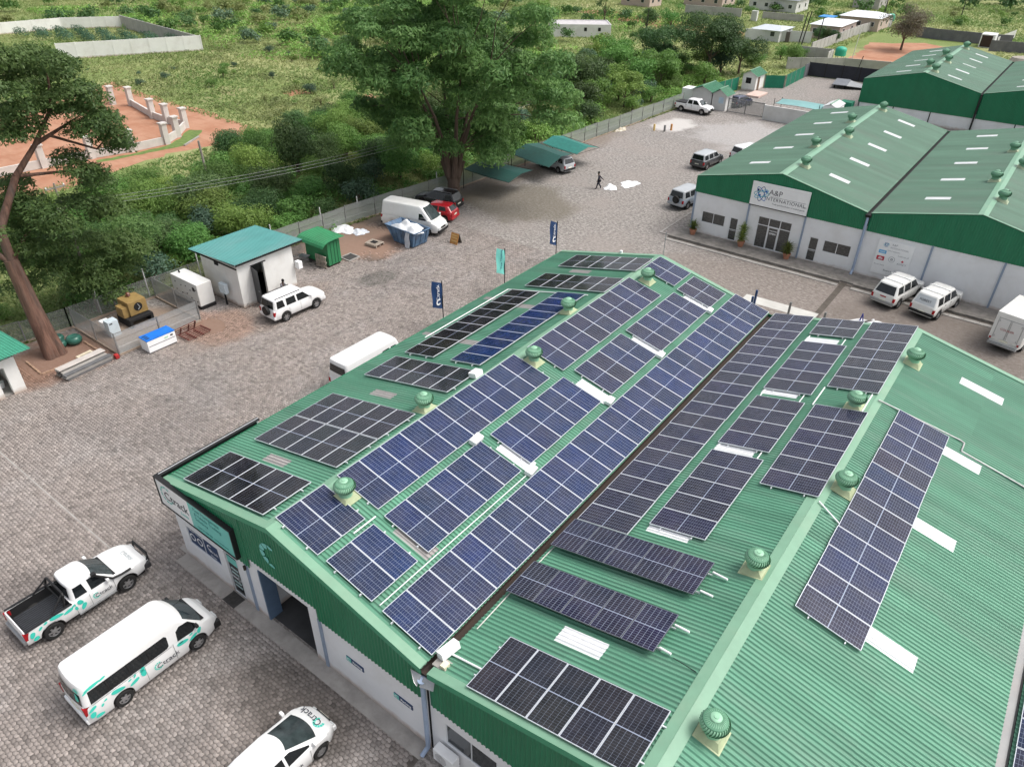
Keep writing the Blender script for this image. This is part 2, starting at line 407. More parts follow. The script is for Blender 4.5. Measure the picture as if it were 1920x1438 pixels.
def sheet(name, pts, z, m_, parent=None, kind='structure'):
    o = MB().poly([(x, y, z) for x, y in pts]).build(name, m_, parent)
    bm = bmesh.new(); bm.from_mesh(o.data)
    for f in bm.faces:
        if f.normal.z < 0: f.normal_flip()
    bm.to_mesh(o.data); bm.free()
    if kind: o['kind'] = kind
    return o
def wob(pts, amp, step, seed):
    """polygon outline with an irregular edge"""
    rg = random.Random(seed); out = []
    for i, p in enumerate(pts):
        q = pts[(i+1) % len(pts)]; L_ = math.hypot(q[0]-p[0], q[1]-p[1]); n = max(1, int(L_/step))
        for k in range(n):
            t = k/n; out.append((p[0]+(q[0]-p[0])*t+rg.uniform(-amp, amp), p[1]+(q[1]-p[1])*t+rg.uniform(-amp, amp)))
    return out

sheet('ground', [(-900, -700), (900, -700), (900, 900), (-900, 900)], -0.03, SCRUB)
yard = sheet('yard_paving', [(-27.2, -60), (-24.9, 5), (-23.4, 40), (-21.5, 76), (-20.6, 94), (-18.7, 94.2), (-18.7, 113), (-14.0, 115), (-14.0, 127.4), (40, 133), (75, 133), (75, -60)], 0.0, YARD)
sheet('dirt_road', wob([(-98, 49.5), (-84, 48.2), (-70, 47.8), (-54.5, 46.8), (-55.5, 41), (-56.5, 34), (-55.0, 27), (-53.5, 20), (-54.0, 12), (-56, 2), (-64, -6), (-80, 4), (-86, 24), (-92, 40)], 0.5, 1.6, 3), -0.022, DIRT)
sheet('dirt_yard', wob([(-13, 148), (4, 150), (5, 172), (-6, 180), (-15, 172)], 0.6, 2.0, 5), -0.022, DIRT)
sheet('dirt_road', wob([(-60, 160), (-34, 158), (-36, 164), (-60, 178), (-88, 178), (-90, 172)], 0.7, 3.0, 6), -0.021, DIRT)
sheet('dirt_road', wob([(-62, 66), (-58, 65), (-57, 69.5), (-61, 70)], 0.4, 0.9, 9), -0.021, DIRT)
sheet('dirt_road', wob([(-72, 62), (-69, 61), (-68, 64.5), (-71.5, 65)], 0.4, 0.9, 10), -0.021, DIRT)

# near paving stones: interlocking, running bond; the far yard is left to its material
def pavers():
    rng = np.random.default_rng(4)
    A, B, w, j = 0.215, 0.150, 0.018, 0.0085
    regions = [(-24.6, 14.8, -14.0, -0.05), (-24.4, -0.05, -0.05, 38.0)]
    X = []; Y = []; PH = []
    for x0, x1, y0, y1 in regions:
        r0, r1 = int(math.ceil(y0/B)), int(y1/B)
        for r in range(r0, r1):
            off = (r % 2)
            k = np.arange(int(math.ceil(x0/A)), int(x1/A))
            xx = k*A + off*A*0.5
            X.append(xx); Y.append(np.full(len(xx), r*B)); PH.append(np.full(len(xx), 1 - 2*off))
    X = np.concatenate(X); Y = np.concatenate(Y); PH = np.concatenate(PH)
    def keep(x, y):
        k = np.ones(len(x), bool)
        k &= ~((x > -22.2) & (x < -17.8) & (y > 16.0) & (y < 20.9))      # hut
        k &= ~((x < -18.7) & (y > 7.0) & (y < 13.1))                     # enclosure
        k &= ~((x < -20.0) & (y > 2.6) & (y < 7.2))                      # tree bed
        def soil(cx, cy, rx, ry):
            d = np.hypot((x-cx)/rx, (y-cy)/ry)+0.16*np.sin(x*1.3+y*0.7)+0.12*np.sin(y*2.1-x*0.9)+rng.normal(0, 0.09, len(x)); return d < 1
        k &= ~soil(-21.2, 29.3, 4.0, 4.4) & ~soil(-17.6, 13.0, 1.2, 1.0)  # bare soil by the skip and the pen
        k &= ~((x < -22.6+0.3*np.sin(y*1.1)) & (y > 13))
        return k
    kk = keep(X+A/2, Y+B/2); X, Y, PH = X[kk], Y[kk], PH[kk]
    n = len(X)
    tone = np.clip(rng.normal(0.52, 0.20, n), 0.08, 1)
    for bx in (0.45, 5.15, 9.85):                                        # dark stones that mark the parking bays
        sel = (np.abs(X+A/2-bx) < A*0.52) & (Y < -1.9) & (PH > 0)
        tone[sel] = rng.uniform(0.0, 0.08, sel.sum())
    px = np.stack([X+j, X+A/2, X+A-j, X+A-j+w*0.8, X+A-j, X+A/2, X+j, X+j+w*0.8], 1)
    py = np.stack([Y+j+w*PH, Y+j-w*PH, Y+j+w*PH, Y+B/2, Y+B-j+w*PH, Y+B-j-w*PH, Y+B-j+w*PH, Y+B/2], 1)
    zt = 0.014 + rng.uniform(-0.003, 0.003, n)
    tilt = rng.normal(0, 0.010, (n, 2))
    pz = zt[:, None] + tilt[:, :1]*(px-X[:, None]-A/2) + tilt[:, 1:]*(py-Y[:, None]-B/2)
    top = np.stack([px, py, pz], 2)
    cx = px.mean(1)[:, None]; cy = py.mean(1)[:, None]
    bot = np.stack([px+(px-cx)*0.035, py+(py-cy)*0.035, np.full_like(pz, 0.001)], 2)
    V = np.concatenate([top, bot], 1)                                    # (n,16,3)
    tris = [(0, 1, 7), (1, 2, 3), (1, 3, 5), (3, 4, 5), (5, 6, 7), (1, 5, 7)]
    for i in range(8):
        q = (i+1) % 8; tris += [(i, 8+i, 8+q), (i, 8+q, q)]
    tris = np.array(tris)
    # the stones that show largest become parts of their own
    Mw = np.array(cam.matrix_world.inverted())
    P = np.stack([X+A/2, Y+B/2, np.zeros(n), np.ones(n)], 1) @ Mw.T
    u = P[:, 0]/-P[:, 2]*1361.8/960; v_ = P[:, 1]/-P[:, 2]*1361.8/719
    ok = (np.abs(u) < 0.98) & (np.abs(v_) < 0.98)
    covered = ((X > 3.0) & (X < 5.2) & (Y < -1.2) & (Y > -7.2)) | ((X > 9.7) & (X < 12.8) & (Y > -7) & (Y < -1.2))
    d = np.where(ok & ~covered, -P[:, 2], 1e9)
    big = np.argsort(d)[:300]; isbig = np.zeros(n, bool); isbig[big] = True
    rest = np.where(~isbig)[0]
    Vr = V[rest].reshape(-1, 3); F = (tris[None] + (np.arange(len(rest))*16)[:, None, None]).reshape(-1, 3)
    me = nmesh('pavers', Vr, F, PAVER); face_attr(me, 'tone', np.repeat(tone[rest], len(tris)))
    o = link('pavers', me, yard); o['kind'] = 'stuff'
    base = {}
    for i in big:
        key = (int(PH[i]), int(tone[i]*6))
        if key not in base:
            c0 = np.array([X[i]+A/2, Y[i]+B/2, 0])
            mm = nmesh('paver', V[i]-c0, tris, PAVER); face_attr(mm, 'tone', np.full(len(tris), tone[i])); base[key] = mm
        p = link('paver', base[key], yard); p.location = (X[i]+A/2, Y[i]+B/2, 0)
pavers()
sheet('paver_bedding', [(-24.6, -14.2), (14.9, -14.2), (14.9, 0), (0, 0), (0, 38), (-24.0, 38), (-24.4, 13.1), (-18.7, 13.1), (-18.7, 7.1), (-20, 7.1), (-20, 2.6), (-24.6, 2.6)], 0.003, BED, yard, None)
MB().box((-24, -1.98, 0.002), (-0.3, -1.9, 0.022)).build('edging_strip', CONC, yard)
for x0, x1 in ((-24, -12), (-12, -2.3)): pass
MB().box((0.0, -0.55, 0.002), (14.9, 0.1, 0.03)).build('building_apron', CONC, yard)
MB().box((-0.6, 0.0, 0.002), (0.0, 30.3, 0.03)).build('building_apron', CONC, yard)
g_ = MB()
for i in range(7): g_.box((3.56+i*0.095, -0.52, 0.026), (3.62+i*0.095, -0.02, 0.045))
g_.box((3.5, -0.56, 0.025), (4.3, -0.52, 0.05)).box((3.5, -0.02, 0.025), (4.3, 0.02, 0.05)).box((3.5, -0.53, 0.012), (4.3, 0.0, 0.034))
tag(g_.build('drain_grate', mat('cast_iron', (0.05, 0.047, 0.045), 0.7, 0.3, 8)), 'dark iron drain grate in the paving at the foot of the green-fronted warehouse', 'drain grate')

# ------------------------------------------------------------------ ribbed sheeting and warehouses
PITCH = 0.1715
def rib_slope(x0, z0, x1, z1, y0, y1, mat_, name, parent, depth=0.046, lift=0.0):
    n = int(round((y1-y0)/PITCH)); p = (y1-y0)/n
    V = []; k = 0
    for i in range(n):
        for dy, h in ((0, 0), (0.62, 0), (0.655, depth), (0.85, depth)):
            V += [(x0, y0+(i+dy)*p, z0+h+lift), (x1, y0+(i+dy)*p, z1+h+lift)]
    V += [(x0, y1, z0+lift), (x1, y1, z1+lift)]
    m_ = len(V)//2
    F = [(2*i, 2*i+1, 2*i+3, 2*i+2) for i in range(m_-1)]
    V = np.array(V); F = np.array(F)
    a, b_, c, _ = V[F[0]]
    if np.cross(b_-a, c-a)[2] < 0: F = F[:, ::-1]
    me = nmesh(name, V, F, mat_); rt_ = np.random.default_rng(int(abs(x0*13+y0*7+z0*31)*10)+3)
    ns = (len(F)//16)+1; tn = np.clip(rt_.normal(0.5, 0.22, ns), 0, 1); face_attr(me, 'tone', tn[np.minimum(np.arange(len(F))//16, ns-1)])
    return link(name, me, parent)

def fascia(x0, x1, zb, ztop, y, mat_, parent, name='fascia_cladding'):
    """vertical ribbed cladding facing -y; ztop(x) gives the roof line"""
    n = int(round((x1-x0)/PITCH)); p = (x1-x0)/n; V = []
    for i in range(n):
        for dx, h in ((0, 0), (0.5, 0), (0.62, 0.03), (0.88, 0.03)):
            x = x0+(i+dx)*p; V += [(x, y-h, zb), (x, y-h, ztop(x))]
    V += [(x1, y, zb), (x1, y, ztop(x1))]
    F = [(2*i, 2*i+2, 2*i+3, 2*i+1) for i in range(len(V)//2-1)]
    return link(name, nmesh(name, np.array(V), np.array(F), mat_), parent)

def holed_wall(u0, u1, z0, z1, v0, v1, holes, mat_, parent, axis='x', name='wall'):
    """wall box in u (x or y) and z with rectangular openings (u0,u1,z0,z1)"""
    us = sorted(set([u0, u1]+[h for q in holes for h in q[:2]])); zs = sorted(set([z0, z1]+[h for q in holes for h in q[2:]]))
    mb = MB()
    for a, b_ in zip(us[:-1], us[1:]):
        run = None
        for c, d in zip(zs[:-1], zs[1:]):
            cu, cz = (a+b_)/2, (c+d)/2
            solid = not any(q[0] < cu < q[1] and q[2] < cz < q[3] for q in holes)
            if solid:
                run = (run[0], d) if run else (c, d)
            if (not solid or d == zs[-1]) and run:
                if axis == 'x': mb.box((a, v0, run[0]), (b_, v1, run[1]))
                else: mb.box((v0, a, run[0]), (v1, b_, run[1]))
                run = None
    o = mb.build(name, mat_, parent)
    bm = bmesh.new(); bm.from_mesh(o.data); bmesh.ops.remove_doubles(bm, verts=bm.verts[:], dist=0.0005); bm.to_mesh(o.data); bm.free()
    return o

def window(parent, u0, u1, z0, z1, y, panes=2, frame=ALU, glass=GLASS_G, rows=(1.0,), name='window', t=0.05):
    """window in a wall that faces -y at depth y: frame bars and panes of glass"""
    f = MB().box((u0, y-0.02, z0), (u1, y+0.04, z0+t)).box((u0, y-0.02, z1-t), (u1, y+0.04, z1)).box((u0, y-0.02, z0+t), (u0+t, y+0.04, z1-t)).box((u1-t, y-0.02, z0+t), (u1, y+0.04, z1-t))
    w = (u1-u0)/panes
    for i in range(1, panes): f.box((u0+i*w-t/2, y-0.015, z0+t), (u0+i*w+t/2, y+0.035, z1-t))
    h = z1-z0; zz = [z0]
    for r in rows: zz.append(z0+h*r)
    for z in zz[1:-1]: f.box((u0+t, y-0.012, z-t/2), (u1-t, y+0.03, z+t/2))
    wn_ = f.build(name, frame, parent)
    for i in range(panes):
        for k in range(len(zz)-1):
            MB().box((u0+i*w+0.01, y+0.004, zz[k]+0.01), (u0+(i+1)*w-0.01, y+0.016, zz[k+1]-0.01)).build('pane', glass, wn_)
    return wn_

def strip(mb, x0, z0, x1, z1, y0, y1, t=0.03):
    """flat flashing strip between two lines parallel to y"""
    d = Vector((x1-x0, 0, z1-z0)).normalized(); nrm = Vector((-d.z, 0, d.x))*t
    if nrm.z < 0: nrm = -nrm
    mb.prism([(x0, y0, z0), (x1, y0, z1), (x1, y1, z1), (x0, y1, z0)], nrm)

HE, RISE, LEN = 4.49, 1.73, 30.3
wh = empty('warehouse', (0, 0, 0), 0, 'green-roofed warehouse covered in solar panels, filling the foreground', 'warehouse')
XS = [(0.0, 7.5, 15.0), (15.0, 22.6, 30.2), (30.2, 37.8, 45.4)]
def zroof(x):
    for a, r, b_ in XS:
        if a <= x <= b_: return HE+RISE*((x-a)/(r-a) if x <= r else (b_-x)/(b_-r))
    return HE
gh = 0.15
for a, r, b_ in XS:
    la = a if a == 0 else a+gh; rb = b_-gh if b_ < 45 else b_
    for xe in (la, rb):                        # two lengths of sheet on each slope, the upper lapping over the lower
        xm = xe+(r-xe)*0.47; xo = xe+(r-xe)*0.455
        rib_slope(xe, zroof(xe), xm, zroof(xm), 0, LEN, ROOF, 'roof_slope', wh)
        rib_slope(xo, zroof(xo), r, HE+RISE, 0, LEN, ROOF, 'roof_slope', wh, lift=0.006)
    mb = MB(); s_ = RISE/(r-a)
    strip(mb, r, HE+RISE+0.05, r-0.33, HE+RISE+0.05-0.33*s_, -0.01, LEN+0.01, 0.012); strip(mb, r, HE+RISE+0.05, r+0.33, HE+RISE+0.05-0.33*s_, -0.01, LEN+0.01, 0.012)
    mb.build('ridge_cap', FLASH, wh)
    for (xa, xb) in ((la, r), (r, rb)):
        for yy, ye in ((-0.06, 0.28), (LEN-0.24, LEN+0.06)):
            mb = MB(); strip(mb, xa, zroof(xa)+0.052, xb, zroof(xb)+0.052, yy, ye, 0.014)
            mb.build('verge_flashing', FLASH, wh)
        mb = MB()
        mb.prism([(xa, -0.062, zroof(xa)-0.20), (xb, -0.062, zroof(xb)-0.20), (xb, -0.062, zroof(xb)+0.064), (xa, -0.062, zroof(xa)+0.064)], (0, 0.012, 0))
        mb.build('verge_trim', mat('verge_green', (0.045, 0.29, 0.155), 0.45, 0.08, 2.0), wh)
# valley gutters
for xv, m_ in ((15.0, RUST), (30.2, GUTGREY)):
    g_ = MB().box((xv-gh-0.02, 0, HE-0.22), (xv+gh+0.02, LEN, HE-0.16)).box((xv-gh-0.03, 0, HE-0.2), (xv-gh-0.015, LEN, HE+0.0)).box((xv+gh+0.015, 0, HE-0.2), (xv+gh+0.03, LEN, HE+0.0))
    if m_ is GUTGREY: g_ = MB().box((xv-gh-0.02, 0, HE-0.06), (xv+gh-0.06, LEN, HE-0.03)).box((xv+gh-0.06, 0, HE-0.2), (xv+gh+0.03, LEN, HE-0.16))
    g_.build('valley_gutter', m_, wh)
g_ = MB().box((-0.12, 0, HE-0.14), (-0.02, LEN, HE-0.03)); g_.build('eaves_gutter', FASCIA, wh)
# cladding above the white wall, stepped over the roller door
for x0, x1, zb in ((0.0, 5.5, 2.84), (5.5, 9.53, 3.42), (9.53, 14.84, 2.84), (15.16, 30.04, 2.84), (30.36, 45.4, 2.84)):
    fascia(x0, x1, zb, lambda x: zroof(x)-0.02, 0.0, FASCIA, wh)
fb = rib_slope(0.0, 2.84, 0.0, HE, 0.02, LEN-0.02, FASCIA, 'side_cladding', wh) if False else None
sc_ = MB().box((-0.03, 0.0, 2.84), (0.0, LEN, HE-0.02)); sc_.build('side_cladding', FASCIA, wh)
MB().prism([(0, LEN+0.02, 2.84), (15, LEN+0.02, 2.84), (15, LEN+0.02, HE), (7.5, LEN+0.02, HE+RISE-0.03), (0, LEN+0.02, HE)], (0, 0.03, 0)).build('rear_cladding', FASCIA, wh)
MB().prism([(15, LEN+0.02, 2.84), (30.2, LEN+0.02, 2.84), (30.2, LEN+0.02, HE), (22.6, LEN+0.02, HE+RISE-0.03), (15, LEN+0.02, HE)], (0, 0.03, 0)).build('rear_cladding', FASCIA, wh)
holes = [(0.68, 3.0, 1.13, 2.2), (3.5, 4.4, 0.0, 2.5), (6.0, 8.97, 0.0, 3.0)]
holed_wall(0.02, 14.94, 0.0, 3.5, 0.06, 0.26, holes, WALL, wh)
holed_wall(15.06, 45.4, 0.0, 3.5, 0.06, 0.26, [(15.7, 17.9, 1.1, 2.23)], WALL, wh)
holed_wall(0.26, LEN, 0.0, 3.5, 0.02, 0.22, [], WALL, wh, axis='y')
holed_wall(0.22, 45.4, 0.0, 3.5, LEN-0.2, LEN, [], WALL, wh)
sheet('interior_floor', [(0.2, 0.2), (45, 0.2), (45, LEN-0.2), (0.2, LEN-0.2)], 0.02, mat('dark_floor', (0.055, 0.055, 0.057), 0.6, 0.3, 0.8), wh, None)  # dark mottled grey over the whole interior floor
MB().box((5.55, 0.26, 0.02), (5.68, 9.0, 3.4)).build('partition_wall', WALL, wh)
MB().box((5.55, 9.0, 0.02), (14.9, 9.12, 3.4)).build('partition_wall', mat('grey_partition', (0.16, 0.16, 0.165), 0.8), wh)
MB().box((5.95, 0.02, 0.03), (6.03, 0.62, 2.98)).build('door_jamb', mat('steel_blue_jamb', (0.10, 0.155, 0.24), 0.5), wh)
MB().box((8.94, 0.05, 0.03), (8.99, 0.62, 2.98)).build('door_jamb', WALL, wh)
# shop window with printed posters, glass door
w1 = window(wh, 0.68, 3.0, 1.13, 2.2, 0.10, 2, ALU, NAVY)
text_part('Vehicle Tracking', 0.15, WHITE, w1, (1.26, 0.10, 2.03), (1, 0, 0), (0, 0, 1))
def ring(mb, cx, cy, r0, r1, a0, a1, n=16, f=lambda u, v: (u, v, 0)):
    pts = []
    for i in range(n+1):
        t = R(a0+(a1-a0)*i/n); pts.append((math.cos(t), math.sin(t)))
    V = [f(cx+r0*c, cy+r0*s) for c, s in pts]+[f(cx+r1*c, cy+r1*s) for c, s in pts]
    mb.add(V, [(i, i+1, n+2+i, n+1+i) for i in range(n)])
    return mb
mb = MB()
for cx in (0.98, 1.5): ring(mb, cx, 1.62, 0.14, 0.21, 0, 360, 20, lambda u, v: (u, 0.098, v))
ring(mb, 2.25, 1.75, 0.13, 0.19, 50, 320, 16, lambda u, v: (u, 0.098, v))
mb.build('poster_print', WHITE, w1)
text_part('Ctrack', 0.24, WHITE, w1, (2.48, 0.098, 1.6), (1, 0, 0), (0, 0, 1))
text_part('24 hours', 0.12, WHITE, w1, (2.4, 0.098, 1.3), (1, 0, 0), (0, 0, 1))
d_ = window(wh, 3.55, 4.35, 0.05, 2.45, 0.10, 1, ALU, GLASS, (0.42, 1.0), 'door')
MB().box((4.2, 0.03, 1.0), (4.24, 0.07, 1.35)).build('handle', STEEL, d_)
MB().box((3.62, 0.085, 1.9), (4.28, 0.093, 2.3)).build('door_poster', TEALS, d_)
for z in (0.5, 0.75, 1.3, 1.55): MB().box((3.7, 0.088, z), (4.2, 0.096, z+0.08)).build('door_print', mat('pale_print', (0.45, 0.6, 0.6), 0.5), d_)
w2 = window(wh, 15.7, 17.9, 1.1, 2.23, 0.10, 2, ALU, GLASS)
MB().box((15.78, 0.13, 1.18), (16.62, 0.14, 1.95)).build('window_blind', mat('pale_blind', (0.42, 0.5, 0.56), 0.6), w2)
for xp in (5.16, 9.55): MB().box((xp-0.07, 0.0, 0.03), (xp+0.07, 0.062, 2.82 if xp > 9 else 2.82)).build('column_strip', BLUEGREY, wh)
MB().box((14.94, 0.08, 0.0), (15.06, 0.25, 3.4)).build('expansion_joint', DARK, wh)
# rainwater head and downpipe at the valley
MB().tube((14.98, -0.12, 4.15), (14.98, -0.12, 0.32), 0.085, 14).tube((14.98, -0.12, 0.34), (14.93, -0.42, 0.1), 0.085, 14).build('downpipe', PIPE, wh, 40)
MB().tube((14.98, -0.12, 4.2), (14.98, -0.12, 4.02), 0.16, 12, 0.10).build('rainwater_funnel', PIPE, wh, 40)
MB().prism([(14.45, -0.10, 4.28), (14.8, -0.32, 4.12), (14.95, -0.34, 4.05), (14.9, -0.06, 4.3)], (0, 0, 0.015)).prism([(15.0, -0.3, 4.05), (15.55, -0.22, 4.2), (15.45, -0.04, 4.34), (15.02, -0.06, 4.3)], (0, 0, 0.015)).build('bent_flashing', STEEL, wh)
MB().tube((5.16, -0.05, 2.75), (5.16, -0.05, 2.55), 0.06, 8).build('pipe_stub', RUST, wh)
MB().box((30.2, -0.02, 0), (30.3, 0.06, 3.4)).build('expansion_joint', DARK, wh)
# painted C of the firm on the cladding
def c_logo(f, r=0.55, mb=None):
    mb = mb or MB(); rg = random.Random(2)
    for i in range(6):
        a0 = 60+i*38; 
        t0, t1 = R(a0+2), R(a0+35); pts = []
        for k in range(7):
            t = t0+(t1-t0)*k/6; pts.append((math.cos(t)*r, math.sin(t)*r))
        for k in range(6, -1, -1):
            t = t0+(t1-t0)*k/6; w = 0.52+0.14*abs(k-3)/3+(0.18 if i in (0, 5) else 0); pts.append((math.cos(t)*r*w, math.sin(t)*r*w))
        mb.poly([f(u, v) for u, v in pts])
    return mb
tag(c_logo(lambda u, v: (7.32+u*1.05, -0.045, 4.72+v*1.0), 0.58).build('wall_emblem', TEALS), 'teal open-ring emblem fixed to the green gable cladding', 'emblem')
# interior-lit box sign wrapped round the corner
sg = empty('shop_sign', (0, -0.2, 3.2), 0, 'long white and teal company sign on the corner of the panelled warehouse', 'sign')
def at0(o): 
    o.location = (0, 0.2, -3.2); return o
at0(MB().box((-0.15, -0.2, 3.24), (2.15, -0.1, 4.68)).build('sign_face', WHITE, sg)).data
at0(MB().box((2.15, -0.2, 3.24), (5.03, -0.1, 4.68)).build('sign_face', TEALS, sg))
at0(MB().box((-0.22, -0.23, 4.68), (5.09, -0.02, 4.74)).box((-0.22, -0.23, 3.18), (5.09, -0.02, 3.24)).box((-0.22, -0.23, 3.24), (-0.15, -0.02, 4.68)).box((5.03, -0.23, 3.24), (5.09, -0.02, 4.68)).build('sign_frame', BLACK, sg))
at0(MB().box((-0.22, -0.02, 3.9), (-0.17, 5.0, 4.74)).box((-0.17, -0.02, 4.66), (-0.02, 5.0, 4.70)).build('side_panel', BLACK, sg))
at0(MB().box((-0.165, -0.02, 4.70), (-0.145, 5.0, 4.73)).box((-0.16, 4.9, 4.3), (-0.14, 4.98, 4.70)).build('trim_strip', ALU, sg))
for y in (1.6, 3.2): at0(MB().box((-0.16, y, 4.2), (0.1, y+0.05, 4.30)).build('bracket', RUST, sg))
mb = MB()
for k in range(9):
    a0 = 55+k*32; ring(mb, 0.52, 4.03, 0.36, 0.46, a0, a0+24, 4, lambda u, v: (u, -0.208, v))
at0(mb.build('sign_logo', TEALS, sg))
at0(text_part('Ctrack', 0.62, INK, sg, (1.15, -0.206, 3.95), (1, 0, 0), (0, 0, 1), bold=0.004))
at0(text_part('Zambia', 0.2, TEALS, sg, (1.62, -0.206, 3.52), (1, 0, 0), (0, 0, 1)))
for i, s in enumerate(('Fleet Management', '& Vehicle Tracking', 'Solutions')):
    at0(text_part(s, 0.24, mat('dim_teal_text', (0.06, 0.30, 0.28), 0.5), sg, (2.5, -0.206, 4.42-i*0.27), (1, 0, 0), (0, 0, 1), align='LEFT'))
at0(text_part('+260 211 000 000   www.ctrack.com', 0.14, mat('dim_teal_text', (0.06, 0.30, 0.28), 0.5), sg, (2.5, -0.206, 3.45), (1, 0, 0), (0, 0, 1), align='LEFT'))
for xp, nm in ((11.3, 'left'), (13.74, 'right')):
    s_ = MB().box((xp-0.45, 0.035, 1.52), (xp+0.45, 0.058, 1.78)).build('parking_sign', NAVY)
    MB().box((xp-0.45, 0.026, 1.53), (xp-0.2, 0.036, 1.77)).build('logo_field', TEALS, s_)
    text_part('Parking', 0.17, WHITE, s_, (xp+0.13, 0.03, 1.65), (1, 0, 0), (0, 0, 1), bold=0.004)
    mb = MB(); ring(mb, xp-0.325, 1.65, 0.05, 0.08, 50, 310, 10, lambda u, v: (u, 0.022, v)); mb.build('logo_mark', WHITE, s_)
    tag(s_, 'small navy parking sign on the white wall, '+('nearer the open roller door' if nm == 'left' else 'nearer the pale blue downpipe'), 'sign', 'parking signs on the front wall')
ac = empty('air_conditioner', (15.9, -0.2, 0.45), 0, 'white wall air conditioner beside the foot of the pale blue downpipe', 'air conditioner')
bevel(MB().box((-0.45, -0.17, 0.0), (0.45, 0.17, 0.62)).build('casing', WHITE, ac), 0.03)
mb = MB()
for k in range(5): ring(mb, -0.1, 0.31, 0.05+k*0.045, 0.065+k*0.045, 0, 360, 20, lambda u, v: (u, -0.178, v))
mb.build('fan_grille', STEEL, ac)
MB().box((-0.4, -0.1, -0.05), (-0.34, 0.3, 0.0)).box((0.34, -0.1, -0.05), (0.4, 0.3, 0.0)).build('bracket', STEEL, ac)
# ------------------------------------------------------------------ solar panels
def cell_mat():
    m_ = bpy.data.materials.new('solar_cells'); m_.use_nodes = True
    N = m_.node_tree.nodes; Lk = m_.node_tree.links; b = N['Principled BSDF']
    oi = N.new('ShaderNodeObjectInfo'); tc = N.new('ShaderNodeTexCoord')
    v = N.new('ShaderNodeTexVoronoi'); v.inputs['Scale'].default_value = 5.5; Lk.new(tc.outputs['Object'], v.inputs['Vector'])
    nz = N.new('ShaderNodeTexNoise'); nz.inputs['Scale'].default_value = 1.6; nz.inputs['Detail'].default_value = 3
    ge = N.new('ShaderNodeNewGeometry'); Lk.new(ge.outputs['Position'], nz.inputs['Vector'])
    hs_ = N.new('ShaderNodeHueSaturation')
    ad = N.new('ShaderNodeMath'); ad.operation = 'MULTIPLY_ADD'; ad.inputs[1].default_value = 0.45; ad.inputs[2].default_value = 0.35
    Lk.new(v.outputs['Color'], ad.inputs[0])
    a2 = N.new('ShaderNodeMath'); a2.operation = 'ADD'; Lk.new(ad.outputs[0], a2.inputs[0]); Lk.new(nz.outputs['Fac'], a2.inputs[1])
    Lk.new(oi.outputs['Color'], hs_.inputs['Color']); Lk.new(a2.outputs[0], hs_.inputs['Value'])
    dn = N.new('ShaderNodeTexNoise'); dn.inputs['Scale'].default_value = 0.9; dn.inputs['Detail'].default_value = 7; dn.inputs['Roughness'].default_value = 0.7; Lk.new(ge.outputs['Position'], dn.inputs['Vector'])
    dr_ = N.new('ShaderNodeMapRange'); dr_.inputs[1].default_value = 0.42; dr_.inputs[2].default_value = 0.8; dr_.inputs[4].default_value = 0.14; Lk.new(dn.outputs['Fac'], dr_.inputs[0])
    dm = N.new('ShaderNodeMix'); dm.data_type = 'RGBA'; dm.inputs['B'].default_value = (0.22, 0.19, 0.17, 1); Lk.new(dr_.outputs[0], dm.inputs['Factor']); Lk.new(hs_.outputs[0], dm.inputs['A'])
    Lk.new(dm.outputs['Result'], b.inputs['Base Color'])
    b.inputs['Roughness'].default_value = 0.07; b.inputs['Specular IOR Level'].default_value = 0.32
    return m_
CELL = cell_mat()
BACK = mat('pale_backsheet', (0.30, 0.345, 0.45), 0.2, 0.03, 3.0)
PFRAME = mat('panel_frame_silver', (0.62, 0.645, 0.68), 0.35, 0.02, 4.0, metal=0.15)
PFRAMED = mat('panel_frame_dark', (0.10, 0.105, 0.115), 0.4, 0.1, 4.0)
# one panel: long side u (length PL), short side v (PW); origin at one corner, lies in the local xy plane
def panel_proto(PL, PW, nc, nr, halves, fw_, frame_m, gap=(0.009, 0.005)):
    t = 0.04
    f = MB().box((0, 0, -t), (PL, fw_, 0)).box((0, PW-fw_, -t), (PL, PW, 0)).box((0, fw_, -t), (fw_, PW-fw_, 0)).box((PL-fw_, fw_, -t), (PL, PW-fw_, 0))
    fm = f.mesh('solar_panel'); fm.materials.append(frame_m)
    bm_ = MB().box((fw_, fw_, -0.012), (PL-fw_, PW-fw_, -0.005)).mesh('backsheet'); bm_.materials.append(BACK)
    cells = []
    mid = 0.03 if halves == 2 else 0.0
    hl = (PL-2*fw_-0.012-mid*(halves-1))/halves
    for h in range(halves):
        u0 = fw_+0.006+h*(hl+mid); V = []; F = []
        cu = hl/nr; cv = (PW-2*fw_-0.012)/nc
        for i in range(nr):
            for j in range(nc):
                a0 = u0+i*cu+gap[1]/2; a1 = u0+(i+1)*cu-gap[1]/2; b0 = fw_+0.006+j*cv+gap[0]/2; b1 = fw_+0.006+(j+1)*cv-gap[0]/2
                k = len(V); V += [(a0, b0, -0.003), (a1, b0, -0.003), (a1, b1, -0.003), (a0, b1, -0.003)]; F.append((k, k+1, k+2, k+3))
        cells.append(nmesh('cell_field', np.array(V), np.array(F), CELL))
    return fm, bm_, cells
PT = {'big': (2.25, 1.128, panel_proto(2.25, 1.128, 6, 12, 2, 0.017, PFRAME)),
      'mono': (2.25, 1.13, panel_proto(2.25, 1.13, 6, 12, 2, 0.018, PFRAME, (0.006, 0.003))),
      'slim': (2.1, 1.038, panel_proto(2.1, 1.038, 6, 12, 2, 0.018, PFRAME, (0.005, 0.003))),
      'poly': (1.95, 0.955, panel_proto(1.95, 0.955, 6, 12, 1, 0.017, PFRAME, (0.006, 0.004))),
      'short': (1.72, 1.134, panel_proto(1.72, 1.134, 6, 9, 2, 0.012, PFRAMED, (0.011, 0.006)))}
prg = random.Random(11)
